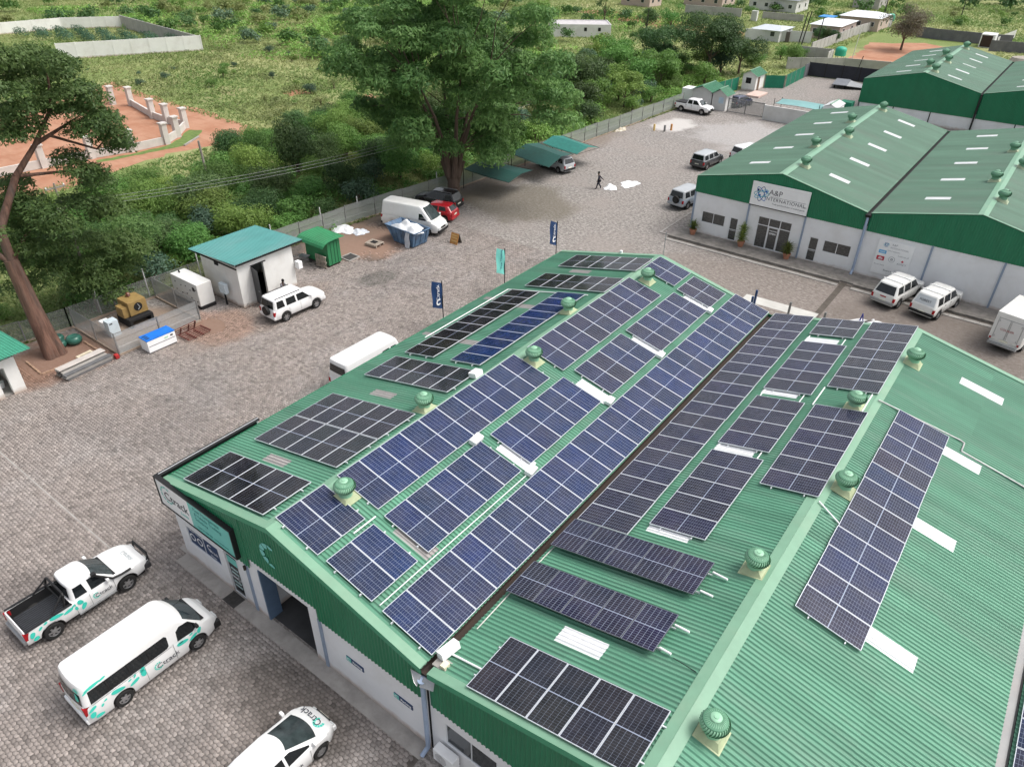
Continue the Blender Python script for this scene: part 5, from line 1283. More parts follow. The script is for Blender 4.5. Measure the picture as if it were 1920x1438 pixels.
dd = MB().box((7.9, AY+0.05, 0.16), (7.98, AY+0.09, 2.15)).box((8.72, AY+0.05, 0.16), (8.8, AY+0.09, 2.15)).box((7.98, AY+0.05, 2.08), (8.72, AY+0.09, 2.15)).box((7.98, AY+0.05, 0.16), (8.72, AY+0.09, 0.25)).build('entrance_door', ALU, sf)
text_part('WELCOME', 0.13, WHITE, sf, (8.35, AY+0.09, 1.82), (1, 0, 0), (0, 0, 1), bold=0.004); text_part('OPEN', 0.22, WHITE, sf, (8.33, AY+0.09, 1.58), (1, 0, 0), (0, 0, 1), bold=0.006)
for x in (1.03, 5.95, 10.72, 20.25, 25.07, 34.9, 39.8): apc(MB().box((x-0.07, AY-0.02, 0.1), (x+0.07, AY+0.062, 3.74)).build('column_strip', BLUEGREY, ap))
apc(MB().tube((15.3, AY-0.14, 4.9), (15.3, AY-0.14, 0.4), 0.10, 12).tube((15.3, AY-0.14, 0.42), (15.3, AY-0.45, 0.12), 0.10, 12).build('downpipe', PIPE, ap, 40))
apc(MB().box((15.1, AY-0.3, 4.85), (15.5, AY-0.02, 5.05)).build('rainwater_head', DARK, ap))
for (ya) in (54.0, 59.8, 65.6, 71.4, 77.0):
    for i, (a, b_) in enumerate(zip(AX[:-1], AX[1:])):
        r = (a+b_)/2
        for x0, x1 in ((a+2.9, a+4.6), (b_-4.6, b_-2.9)):
            n_ = 4; y_ = ya; n = int(round((80.6-AY)/PITCH)); p = (80.6-AY)/n; y_ = AY+round((ya-AY)/p)*p
            apc(rib_slope(x0, apz(x0), x1, apz(x1), y_, y_+4*p, SKYL, 'skylight_sheet', ap, 0.046, 0.008))
tv = [(8.75, 53.6), (7.5, 60.0), (8.8, 65.6), (7.5, 71.2), (8.7, 78.6), (23.2, 54.6), (22.0, 59.5), (23.3, 65.0), (22.0, 70.0)]
tn = ['nearest the atom sign', 'second from the atom sign', 'third from the atom sign', 'fourth from the atom sign', 'farthest along the ridge over the entrance', 'nearest on the right-hand bay', 'second on the right-hand bay', 'third on the right-hand bay', 'fourth on the right-hand bay']
for (x, y), s in zip(tv, tn): turbine(x, y, apz(x)+0.03, 0.22 if (x < 8.1 or 15 < x < 22.6) else -0.22, 'dull green roof vent of the atom-sign warehouse, '+s, 'vents on the atom-sign warehouse', TPA, 1.05)
# sign with the atom
sg = MB().box((5.97, AY-0.22, 3.82), (10.74, AY-0.1, 5.76)).build('shop_sign', WHITE); tag(sg, 'big white sign with a blue atom above the glass entrance', 'sign')
MB().box((5.95, AY-0.2, 3.74), (10.76, AY-0.06, 3.815)).build('sign_base', BLACK, sg)
def ellipse_line(mb, cx, cz, a, b_, rot, y, w=0.035, n=28):
    c, q = math.cos(R(rot)), math.sin(R(rot)); o_ = []; i_ = []
    for k in range(n):
        t = 2*math.pi*k/n
        for lst, d in ((o_, w/2), (i_, -w/2)):
            u, v = (a+d)*math.cos(t), (b_+d)*math.sin(t); lst.append((cx+u*c-v*q, y, cz+u*q+v*c))
    mb.add(o_+i_, [(k, (k+1) % n, n+(k+1) % n, n+k) for k in range(n)])
def atom(par, cx, cz, s, y):
    cols = [mat('atom_navy', (0.012, 0.03, 0.16), 0.5), mat('atom_cyan', (0.05, 0.42, 0.62), 0.5), mat('atom_blue', (0.02, 0.15, 0.5), 0.5), mat('atom_teal', (0.04, 0.36, 0.45), 0.5)]
    for k, rot in enumerate((78, 35, 125, 5)):
        mb = MB(); ellipse_line(mb, cx, cz, 0.62*s, 0.22*s, rot, y-0.003*k, 0.05*s); mb.build('atom_orbit', cols[k], par, recalc=False)
    for k, (u, v) in enumerate(((-0.3, 0.3), (0.38, 0.26), (-0.12, -0.12))):
        MB().poly([(cx+u*s+0.09*s*math.cos(2*math.pi*i/14), y-0.015, cz+v*s+0.09*s*math.sin(2*math.pi*i/14)) for i in range(14)]).build('atom_dot', cols[(0, 2, 2)[k]], par)
atom(sg, 6.83, 4.83, 1.0, AY-0.226)
GREYT = mat('grey_lettering', (0.10, 0.10, 0.12), 0.5)
text_part('A&P', 0.62, GREYT, sg, (8.0, AY-0.226, 5.1), (1, 0, 0), (0, 0, 1)); text_part('INTERNATIONAL', 0.40, GREYT, sg, (8.85, AY-0.226, 4.55), (1, 0, 0), (0, 0, 1), spacing=1.1)
text_part('LTD', 0.16, GREYT, sg, (10.5, AY-0.226, 4.45), (1, 0, 0), (0, 0, 1)); text_part('Trade and Distribution of medical goods', 0.165, GREYT, sg, (9.2, AY-0.226, 4.2), (1, 0, 0), (0, 0, 1))
MB().box((7.6, AY-0.226, 4.77), (10.55, AY-0.221, 4.79)).build('sign_rule', GREYT, sg)
bd = MB().box((16.57, AY-0.02, 0.6), (19.14, AY+0.04, 3.33)).build('sponsor_board', WHITE); tag(bd, 'square white board of printed logos on the white warehouse wall', 'sign')
atom(bd, 17.15, 3.02, 0.32, AY-0.026); PG = mat('pale_grey_print', (0.35, 0.36, 0.38), 0.5)
yb = AY-0.024
text_part('A&P', 0.22, PG, bd, (17.75, yb, 3.1), (1, 0, 0), (0, 0, 1)); text_part('INTERNATIONAL', 0.17, PG, bd, (18.15, yb, 2.86), (1, 0, 0), (0, 0, 1)); text_part('Medical equipment', 0.12, PG, bd, (17.8, yb, 2.6), (1, 0, 0), (0, 0, 1))
bevel(MB().box((16.75, yb-0.004, 2.28), (17.3, yb+0.006, 2.55)).build('logo_field', mat('sky_blue_print', (0.12, 0.42, 0.72), 0.5), bd), 0.003); text_part('medi', 0.2, WHITE, bd, (17.02, yb-0.008, 2.42), (1, 0, 0), (0, 0, 1))
MB().box((16.72, yb-0.004, 1.72), (17.28, yb+0.006, 2.05)).build('logo_field', mat('crimson_print', (0.5, 0.02, 0.05), 0.5), bd); text_part('dfo', 0.26, WHITE, bd, (17.0, yb-0.008, 1.88), (1, 0, 0), (0, 0, 1), bold=0.008)
mb = MB(); ring(mb, 17.82, 1.95, 0.2, 0.23, 0, 360, 24, lambda u, v: (u, yb, v)); ring(mb, 17.82, 1.95, 0.03, 0.1, 0, 360, 12, lambda u, v: (u, yb, v)); mb.build('logo_ring', PG, bd)
text_part('Luthuria ull', 0.17, PG, bd, (18.55, yb, 2.35), (1, 0, 0), (0, 0, 1), shear=0.2); text_part('AMEY', 0.24, PG, bd, (18.6, yb, 1.72), (1, 0, 0), (0, 0, 1), spacing=1.2)
MB().poly([(18.6, yb, 2.08), (18.66, yb, 1.99), (18.72, yb, 2.0), (18.66, yb, 1.92), (18.6, yb, 1.86), (18.54, yb, 1.92), (18.48, yb, 2.0), (18.54, yb, 1.99)]).build('logo_leaf', MATS['crimson_print'], bd)
text_part('Reckitt Health', 0.13, PG, bd, (17.05, yb, 1.35), (1, 0, 0), (0, 0, 1)); text_part('Roquard', 0.17, INK, bd, (17.75, yb, 0.98), (1, 0, 0), (0, 0, 1)); text_part('Cooperstown', 0.14, PG, bd, (18.6, yb, 1.12), (1, 0, 0), (0, 0, 1), shear=0.2); text_part('quality in laboratory', 0.08, PG, bd, (18.0, yb, 0.78), (1, 0, 0), (0, 0, 1))
# raised strip and kerb stones in front
pv = MB().box((0.0, 47.95, 0.0), (45, AY+0.1, 0.12)).build('pavement', KERB); pv['kind'] = 'structure'
rgk = random.Random(5)
for i in range(45):
    x = 0.0+i*1.0
    if abs(x+0.5-15.5) < 0.6: continue
    k = MB().box((x+0.012, 46.92, 0.0), (x+0.988, 47.35, 0.05+rgk.uniform(0, 0.015))).build('channel_stone', CONC, pv)
    MB().box((x+0.012, 47.72, 0.0), (x+0.988, 47.93, 0.16+rgk.uniform(-0.01, 0.01))).build('kerb_stone', KERB, pv)
sheet('drain_channel', [(0, 47.36), (45, 47.36), (45, 47.71), (0, 47.71)], 0.006, mat('damp_channel', (0.085, 0.072, 0.06), 0.8, 0.3, 1.5), pv, None)
sheet('drain_channel', [(15.1, 38.0), (15.55, 38.0), (15.55, 47.9), (15.1, 47.9)], 0.007, MATS['damp_channel'], pv, None)
w_ = MB().box((-1.02, 48.0, 0.0), (-0.85, 55.0, 0.06)).box((-0.85, 48.0, 0.0), (0.0, 48.15, 0.06)).build('kerb_line', CONC, pv)
# third warehouse
AX2 = [0.2, 14.8, 29.4, 44.0]
ap2, apz2 = ap_house('warehouse', 'farthest green warehouse with a deep plain green gable', 105.0, 133.5, AX2, 4.75, 6.4, 0, 1.7)
ap2.location = (0.2, 105.0, 0)
for ch in list(ap2.children): ch.location = (-0.2, -105.0, 0)
def a2c(o): o.location = (-0.2, -105.0, 0); return o
a2c(MB().box((0.25, 105.06, 0), (44, 105.3, 2.2)).build('wall', WALL, ap2))
for x in (0.35, 4.9, 9.6, 14.8, 19.6, 24.3): a2c(MB().box((x-0.06, 105.0, 0), (x+0.06, 105.062, 1.7)).build('column_strip', BLACK, ap2))
a2c(MB().tube((14.8, 104.85, 4.7), (14.8, 104.85, 0.3), 0.11, 10).build('downpipe', BLACK, ap2))
for ya in (108.0, 113.4, 118.6, 123.8, 129.0):
    for a, b_ in zip(AX2[:-1], AX2[1:]):
        for x0, x1 in ((a+3.2, a+5.0), (b_-5.0, b_-3.2)):
            a2c(rib_slope(x0, apz2(x0), x1, apz2(x1), ya, ya+4*PITCH, SKYL, 'skylight_sheet', ap2, 0.046, 0.01))
for i, (x, y) in enumerate(((8.2, 107.5), (6.9, 110.5), (8.2, 116.0), (6.9, 121.0), (8.1, 130.5))): turbine(x, y, apz2(x)+0.03, 0.2 if x < 7.5 else -0.2, 'dull green roof vent on the farthest warehouse, '+ORD[i]+' from its front gable', 'vents on the farthest warehouse', TPA, 1.25)

# ------------------------------------------------------------------ yard fence of wire mesh
MESH = mat('wire_mesh', (0.30, 0.31, 0.305), 0.6, 0.15, 8.0, alpha=0.36); MESHD = mat('dense_mesh', (0.36, 0.375, 0.375), 0.6, 0.12, 8.0, alpha=0.55); POST = mat('grey_post', (0.19, 0.19, 0.185), 0.6, 0.15, 4.0); POSTW = mat('white_post', (0.62, 0.62, 0.60), 0.6, 0.08, 4.0)
def fence_run(name, pts, h, label, pm, span=2.9, base=True, tall=None, z0=0.0, lean=False):
    """posts, mesh panels and a low concrete strip along a polyline"""
    o = empty(name, (pts[0][0], pts[0][1], 0), 0, label, 'fence'); off = Vector((pts[0][0], pts[0][1], 0)); k = 0
    for a, b_ in zip(pts[:-1], pts[1:]):
        A, B = Vector((a[0], a[1], 0))-off, Vector((b_[0], b_[1], 0))-off; L_ = (B-A).length; n = max(1, round(L_/span)); d = (B-A)/n; nd = Vector((-d.y, d.x, 0)).normalized()*0.012
        for i in range(n):
            p, q = A+d*i, A+d*(i+1); u = d.normalized()
            dh = 0.04*math.sin(k*1.7)
            mb = MB(); zs = [z0+0.12, z0+0.12+(h-0.12)*0.3, z0+0.12+(h-0.12)*0.34, z0+0.12+(h-0.12)*0.64, z0+0.12+(h-0.12)*0.68, z0+h+dh]; off_ = [0, 0, 0.025, 0.025, 0, 0]
            V = []
            for z, w in zip(zs, off_): V += [tuple(p+u*0.04+nd*(w/0.012)+Vector((0, 0, z))), tuple(q-u*0.04+nd*(w/0.012)+Vector((0, 0, z)))]
            mb.add(V, [(2*j, 2*j+1, 2*j+3, 2*j+2) for j in range(5)])
            mb.build('mesh_panel', pm, o, recalc=False)
            MB().box((-0.035, -0.035, 0), (0.035, 0.035, z0+h+0.06+dh)).build('post', POST, o).location = p
            MB().tube(p+Vector((0, 0, z0+h+dh)), q+Vector((0, 0, z0+h+dh)), 0.018, 6).build('top_rail', POST, o)
            if base: MB().prism([tuple(p-nd*5), tuple(q-nd*5), tuple(q+nd*5), tuple(p+nd*5)], (0, 0, 0.14)).build('base_strip', mat('dusty_concrete', (0.33, 0.26, 0.205), 0.9, 0.15, 2.0), o)
            k += 1
        e = B
    MB().box((-0.035, -0.035, 0), (0.035, 0.035, z0+h+0.06)).build('post', POST, o).location = e
    return o
fence_run('mesh_fence', [(-27.5, -12), (-25.6, 1.5), (-24.7, 7.0)], 1.55, 'wire mesh fence between the open shed and the fenced enclosure', MESH)
fence_run('mesh_fence', [(-24.7, 7.0), (-24.5, 13.4), (-24.45, 21.5)], 1.55, 'wire mesh fence behind the enclosure and the white hut', MESH)
fence_run('mesh_fence', [(-24.45, 21.5), (-24.3, 31.7), (-23.9, 35), (-22.9, 45)], 1.75, 'grey mesh fence behind the green container and the tall van', MESHD)
fence_run('mesh_fence', [(-22.9, 45), (-21.9, 68.4), (-21.55, 76.3), (-20.9, 93.4)], 1.8, 'long grey mesh fence running behind the shade sails to the gate', MESHD)
fence_run('mesh_enclosure', [(-24.4, 7.15), (-18.7, 7.15), (-18.7, 13.05)], 1.6, 'low wire mesh pen around the old transformer', MESHD, 2.9)
fence_run('mesh_enclosure', [(-18.75, 13.05), (-24.4, 13.1)], 1.6, 'wire mesh side of the transformer pen next to the white generator', MESHD, 2.9)
for i, (x, y) in enumerate(((-25.0, 9.3), (-24.9, 12.9), (-24.9, 17.2), (-24.7, 24.0), (-24.6, 29.2), (-24.2, 33.2), (-23.3, 43.0))):
    tag(MB().tube((x, y, 0), (x-0.05, y, 2.25), 0.05, 8).build('fence_pole', POSTW), 'tall white pole standing in the mesh fence, '+ORD[i]+' from the left', 'pole', 'white poles in the fence')

# ------------------------------------------------------------------ hut, container, shed and clutter of the left yard
TEALROOF = mat('teal_sheet_roof', (0.125, 0.385, 0.365), 0.4, 0.1, 1.2, stretch=(1, 0.3, 1), dirt=(0.3, 0.42, 0.42), dirt_amt=0.5)
hut = empty('utility_hut', (-20.0, 18.5, 0), 0, 'white plastered hut with a teal sheet roof and an open metal door', 'hut')
def hc(o): o.location = (20.0, -18.5, 0); return o
hc(holed_wall(16.1, 20.9, 0, 3.42, -18.1, -17.9, [(17.25, 18.3, 0.05, 2.9)], WALL2, hut, 'y'))
hc(MB().box((-22.1, 16.1, 0), (-18.1, 16.3, 3.18)).build('wall', WALL2, hut)); hc(MB().box((-22.1, 20.7, 0), (-18.1, 20.9, 3.18)).build('wall', WALL2, hut)); hc(MB().box((-22.3, 16.1, 0), (-22.1, 20.9, 3.16)).build('wall', WALL2, hut))
hc(rib_slope(-23.35, 3.24, -17.55, 3.56, 15.85, 21.75, TEALROOF, 'roof', hut, 0.04))
hc(MB().box((-23.3, 15.87, 3.14), (-17.6, 15.93, 3.24)).box((-17.62, 15.9, 3.40), (-17.56, 21.7, 3.52)).build('roof_purlin', DARK, hut))
hc(MB().box((-18.0, 17.2, 2.9), (-17.85, 18.5, 2.96)).build('lintel_canopy', DARK, hut)); hc(MB().box((-21.9, 16.5, 0.02), (-18.2, 20.6, 0.04)).build('floor', DARK, hut))
dr = MB().box((0, 0, 0.06), (0.05, 1.0, 2.85)).build('door', mat('dark_metal_door', (0.045, 0.047, 0.05), 0.4), hut); dr.location = (20.0-17.88, 17.27-18.5, 0); dr.rotation_euler = (0, 0, R(-102))
MB().box((0.05, 0.8, 1.2), (0.1, 0.9, 1.3)).build('handle', STEEL, dr)
hc(MB().box((-20.5, 16.02, 2.75), (-20.1, 16.1, 3.05)).build('vent_opening', DARK, hut))
hc(MB().box((-17.8, 20.9, 1.5), (-17.35, 21.25, 2.05)).build('wall_unit', WHITE, hut)); hc(MB().path([(-17.85, 16.35, 0.25), (-17.75, 16.4, 0.3), (-17.75, 16.55, 0.05)], 0.03, 6).build('pipe', STEEL, hut))
eb = empty('electric_box', (-19.4, 15.7, 0), 0, 'pale blue electrical box on a post beside the white hut', 'electrical box')
bevel(MB().box((-0.35, -0.15, 0.95), (0.35, 0.15, 1.7)).build('cabinet', mat('pale_blue_metal', (0.55, 0.63, 0.68), 0.5), eb), 0.02); MB().box((-0.05, -0.05, 0), (0.05, 0.05, 0.95)).build('post', DARK, eb)
gs = empty('generator', (-21.6, 14.65, 0), 0, 'white canopied generator set between the mesh pen and the hut', 'generator')
gb = MB().prism([(-1.75, -0.62, 0.25), (1.55, -0.62, 0.25), (1.55, -0.62, 1.95), (-1.75, -0.62, 1.95)], (0, 1.2, 0)).build('canopy', P_CREAM, gs); bevel(gb, 0.06)
MB().box((-1.8, -0.6, 0.0), (1.6, 0.56, 0.25)).build('base_frame', BLACK, gs)
MB().box((0.95, -0.64, 1.35), (1.2, -0.615, 1.65)).build('control_window', BLACK, gs)
for i, (x, z) in enumerate(((-1.2, 0.9), (-1.2, 1.5), (-0.5, 0.8), (-0.5, 1.4), (0.1, 0.9), (0.1, 1.5), (0.6, 0.7), (0.6, 1.3), (1.3, 1.5), (1.3, 0.6))): MB().box((x-0.04, -0.645, z-0.04), (x+0.04, -0.615, z+0.04)).build('latch', BLACK, gs)
MB().tube((-1.3, -0.1, 1.95), (-1.35, -0.1, 2.15), 0.06, 8).build('exhaust', BLACK, gs)
tag(bevel(MB().box((-22.4, 15.3, 0.55), (-21.6, 15.9, 1.25)).build('tank_box', mat('ochre_paint', (0.48, 0.33, 0.08), 0.6)), 0.03), 'ochre metal box behind the white generator', 'box')
tr = empty('transformer', (-22.3, 10.4, 0), 0, 'old mustard-coloured transformer on a dark frame inside the mesh pen', 'transformer')
OCH = mat('mustard_metal', (0.30, 0.205, 0.075), 0.55, 0.2, 3.0, dirt=(0.2, 0.11, 0.05), dirt_amt=0.7)
bevel(MB().box((-0.9, -0.55, 0.65), (0.5, 0.75, 1.65)).build('tank', OCH, tr), 0.04); bevel(MB().box((-0.55, -0.95, 0.6), (0.35, -0.55, 1.35)).build('cooler', OCH, tr), 0.03)
mb = MB(); ring(mb, 0.1, 1.2, 0.02, 0.30, 0, 360, 18, lambda u, v: (0.515, u, v)); mb.build('fan_opening', DARK, tr)
MB().path([(0.54, 0.1, 1.4), (0.56, 0.2, 1.15), (0.55, 0.05, 1.0)], 0.03, 6).build('hose', STEEL, tr)
MB().box((-0.8, -0.9, 0.0), (0.9, -0.7, 0.6)).box((-0.8, 0.6, 0.0), (0.9, 0.8, 0.6)).box((-0.8, -0.7, 0.45), (0.9, 0.6, 0.6)).build('support_frame', DARK, tr)
bushing = MB(); bushing.lathe([(0.1, 1.65), (0.16, 1.75), (0.1, 1.8), (0.16, 1.86), (0.08, 1.95)], (-0.5, 0.1, 0), 10); bushing.build('bushing', mat('brown_porcelain', (0.16, 0.06, 0.04), 0.3), tr, 40)
cb = empty('switch_cabinet', (-21.55, 8.35, 0), 0, 'pale blue switch cabinet in the corner of the mesh pen', 'cabinet')
bevel(MB().box((-0.3, -0.35, 0.0), (0.3, 0.35, 1.15)).build('cabinet', MATS['pale_blue_metal'], cb), 0.02); bevel(MB().box((-0.9, -0.4, 0.35), (-0.35, 0.15, 0.95)).build('side_box', WHITE, cb), 0.02); MB().box((0.3, -0.25, 0.95), (0.315, -0.05, 1.03)).build('nameplate', BLACK, cb)
fz = empty('chest_freezer', (-17.8, 9.42, 0), 0, 'white chest freezer with a bright blue lid in front of the mesh pen', 'freezer')
bevel(MB().box((-0.48, -0.98, 0.08), (0.48, 0.98, 0.9)).build('cabinet', WHITE, fz), 0.03); bevel(MB().box((-0.49, -0.99, 0.9), (0.49, 0.99, 0.97)).build('lid', mat('bright_blue_lid', (0.01, 0.16, 0.62), 0.4), fz), 0.02)
MB().box((0.482, -0.9, 0.5), (0.49, 0.9, 0.53)).build('trim_line', BLACK, fz); MB().box((-0.45, -0.95, 0.0), (0.45, 0.95, 0.08)).build('plinth', BLACK, fz)
for k in range(3): MB().box((-0.3+k*0.22, -0.9, 0.971), (-0.16+k*0.22, -0.62, 0.976)).build('lid_label', NAVY, fz)
MB().box((0.483, 0.62, 0.68), (0.492, 0.8, 0.78)).build('thermostat', BLACK, fz); MB().box((0.483, 0.2, 0.64), (0.488, 0.45, 0.76)).build('brand_mark', mat('faded_green_print', (0.45, 0.66, 0.5), 0.5), fz)
REDFR = mat('oxide_red_steel', (0.135, 0.045, 0.035), 0.7, 0.25, 4.0)
for nm, ox, oy, tilt, lb in (('steel_frame', -17.3, 11.7, 0.0, 'rust-red barred steel frame lying on the paving'), ('steel_frame', -18.1, 11.4, 1.1, 'rust-red steel frame leaning against the mesh pen')):
    f = empty(nm, (ox, oy, 0.12), 0, lb, 'steel frame'); f.rotation_euler = (0, -tilt, 0.05)
    for y in (-0.85, 0.85): MB().box((-0.55, y-0.03, 0), (0.55, y+0.03, 0.1)).build('end_bar', REDFR, f)
    for x in (-0.55, -0.33, -0.11, 0.11, 0.33, 0.55): MB().box((x-0.02, -0.85, 0.02), (x+0.02, 0.85, 0.06)).build('bar', REDFR, f)
    for y in (-0.3, 0.3): MB().box((-0.55, y-0.03, -0.06), (0.55, y+0.03, 0.02)).build('cross_bar', REDFR, f)
# stack of concrete slabs and boards
stk = empty('slab_stack', (-18.75, 5.05, 0), R(4), 'stack of long grey slabs and posts lying beside the tree bed', 'slab stack')
rgs = random.Random(3)
for k in range(6):
    for j in range(3):
        if k == 5 and j != 0: continue
        x = -0.55+j*0.38+rgs.uniform(-0.05, 0.05); L_ = 1.45+rgs.uniform(-0.1, 0.1)
        MB().box((x-0.17, -L_, 0.02+k*0.085), (x+0.17, L_, 0.085+k*0.085)).build('slab', CONC if (k+j) % 3 else mat('dark_slab', (0.13, 0.13, 0.135), 0.8, 0.2, 3), stk)
MB().box((-0.75, -1.5, 0.535), (-0.2, 1.5, 0.57)).build('top_board', mat('pale_board', (0.5, 0.46, 0.43), 0.8, 0.15, 2.0), stk)
tag(bevel(MB().box((-18.7, 6.75, 0.02), (-18.4, 7.0, 0.3)).build('red_can', mat('red_plastic', (0.4, 0.03, 0.03), 0.5)), 0.04), 'small red can at the end of the slab stack', 'can')
fr = MB().box((-0.45, -0.5, 0), (0.45, -0.35, 0.1)).box((-0.45, 0.35, 0), (0.45, 0.5, 0.1)).box((-0.45, -0.35, 0), (-0.25, 0.35, 0.1)).box((0.25, -0.35, 0), (0.45, 0.35, 0.1)).build('cream_frame', mat('cream_board', (0.62, 0.55, 0.42), 0.7)); fr.location = (-20.05, 5.75, 0.1); fr.rotation_euler = (0, 0.05, 0.1)
tag(fr, 'cream rectangular frame lying beside the tree bed', 'frame'); MB().box((-0.25, -0.35, 0.02), (0.25, 0.35, 0.05)).build('mesh_insert', mat('grey_mesh_insert', (0.16, 0.17, 0.16), 0.7), fr)
for i, (p, q, lb) in enumerate((((-20.3, 3.0), (-20.2, 6.6), 'brick edging on the right of the big leaning trunk'), ((-22.6, 3.1), (-20.3, 3.0), 'brick edging in front of the big leaning trunk'), ((-22.2, 6.6), (-20.2, 6.6), 'brick edging behind the big leaning trunk'))):
    e = empty('bed_edging', (p[0], p[1], 0), 0, lb, 'edging'); d = Vector((q[0]-p[0], q[1]-p[1], 0)); n = int(d.length/0.24); u = d.normalized(); nn = Vector((-u.y, u.x, 0))*0.06
    for k in range(n):
        a = u*(k*0.24+0.01); b_ = u*(k*0.24+0.23); MB().prism([a-nn, b_-nn, b_+nn, a+nn], (0, 0, 0.1+0.02*math.sin(k*2.3))).build('brick', mat('pale_brick', (0.36, 0.235, 0.165), 0.85, 0.25, 3.0), e)
GP = mat('green_glaze', (0.035, 0.125, 0.095), 0.25, 0.2, 5.0)
for x, y, r, lb in ((-22.75, 5.35, 0.42, 'teal round pot nearest the trunk'), (-22.5, 6.15, 0.5, 'largest round green pot beside the mesh pen'), (-23.6, 5.6, 0.4, 'round dark pot farthest behind the trunk')):
    p = MB().lathe([(r*0.55, 0.0), (r*0.95, r*0.35), (r, r*0.7), (r*0.85, r*1.05), (r*0.6, r*1.15), (r*0.5, r*1.05)], n=20).build('round_pot', GP, None, 50); p.location = (x, y, 0); tag(p, lb, 'pot', 'round green pots')
# green container with a curved canopy roof
CG = mat('container_green', (0.030, 0.205, 0.085), 0.45, 0.12, 1.5, dirt=(0.05, 0.13, 0.06), dirt_amt=0.5)
ct = empty('green_container', (-19.75, 25.2, 0), 0, 'small green container cabin with an overhanging curved roof', 'container')
bevel(MB().box((-1.35, -0.68, 0.18), (1.4, 0.62, 2.1)).build('body', CG, ct), 0.02)
for y in (-0.35, 0.0, 0.3): MB().box((1.4, y-0.02, 0.25), (1.425, y+0.02, 2.05)).build('door_bar', mat('container_dark', (0.015, 0.1, 0.045), 0.5), ct)
n = 24; V = []; 
for i in range(n+1):
    for (y, z) in ((-1.35, 1.88), (-1.25, 2.05), (-1.05, 2.2), (-0.7, 2.3), (0.0, 2.33), (0.95, 2.3)):
        V.append((-1.55+3.25*i/n, y, z+(0.035 if i % 2 else 0)))
MB().add(V, [(i*6+k, (i+1)*6+k, (i+1)*6+k+1, i*6+k+1) for i in range(n) for k in range(5)]).build('canopy_roof', CG, ct, 20, False)
MB().box((-1.3, -0.6, 0.0), (-1.1, 0.55, 0.18)).box((1.1, -0.6, 0.0), (1.3, 0.55, 0.18)).build('bearer', RUST, ct)
tag(MB().lathe([(0.22, 0), (0.28, 0.3), (0.3, 0.72), (0.2, 0.8), (0.18, 0.78)], n=16).build('water_drum', BLACK, None, 40), 'black plastic drum beside the green container', 'drum').location = (-21.9, 22.9, 0)
def pallet(loc, rz, label):
    p = empty('pallet', loc, rz, label, 'pallet'); wd = mat('grey_timber', (0.36, 0.31, 0.26), 0.85, 0.2, 4.0)
    for k in range(7): MB().box((-0.6+k*0.185, -0.5, 0.11), (-0.6+k*0.185+0.1, 0.5, 0.135)).build('board', wd, p)
    for y in (-0.5, -0.05, 0.4): MB().box((-0.6, y, 0.02), (0.6, y+0.1, 0.11)).build('bearer', wd, p)
    return p
pp = pallet((-18.9, 30.0, 0.02), 0.1, 'weathered timber pallet on the red soil left of the skip'); pp.scale = (1.05, 1.05, 2.0)
MB().box((-0.25, -0.2, 0.14), (0.25, 0.2, 0.16)).build('cover_plate', DARK, pp)
p2_ = pallet((-20.0, 24.05, 0.5), 0.0, 'pallet standing on edge under the green container'); p2_.rotation_euler = (R(90), 0, 0); p2_.location = (-19.0, 24.35, 0.52)
wb_ = empty('wheelbarrow', (-20.9, 24.1, 0), R(20), 'small wheelbarrow beside the green container', 'wheelbarrow')
MB().add([(-0.4, -0.3, 0.55), (0.45, -0.25, 0.55), (0.45, 0.25, 0.55), (-0.4, 0.3, 0.55), (-0.2, -0.18, 0.3), (0.25, -0.16, 0.3), (0.25, 0.16, 0.3), (-0.2, 0.18, 0.3)], [(4, 5, 6, 7), (0, 1, 5, 4), (1, 2, 6, 5), (2, 3, 7, 6), (3, 0, 4, 7)]).build('tray', STEEL, wb_, recalc=False); MB().tube((-0.8, -0.25, 0.5), (0.5, -0.1, 0.2), 0.02, 6).tube((-0.8, 0.25, 0.5), (0.5, 0.1, 0.2), 0.02, 6).build('handles', STEEL, wb_); MB().lathe([(0.18, -0.03), (0.18, 0.03)], (0.55, 0, 0.18), 14, 'Y').build('wheel', TYRE, wb_)
mp_ = MB().box((-0.6, -0.6, 0), (0.6, -0.5, 0.1)).box((-0.6, 0.5, 0), (0.6, 0.6, 0.1)).box((-0.6, -0.5, 0), (-0.5, 0.5, 0.1)).box((0.5, -0.5, 0), (0.6, 0.5, 0.1)).build('manhole_surround', CONC); mp_.location = (-18.6, 26.9, 0); tag(mp_, 'low concrete surround on the ground right of the green container', 'manhole'); MB().box((-0.5, -0.5, 0.01), (0.5, 0.5, 0.05)).build('cover_plate', MATS['cast_iron'], mp_)
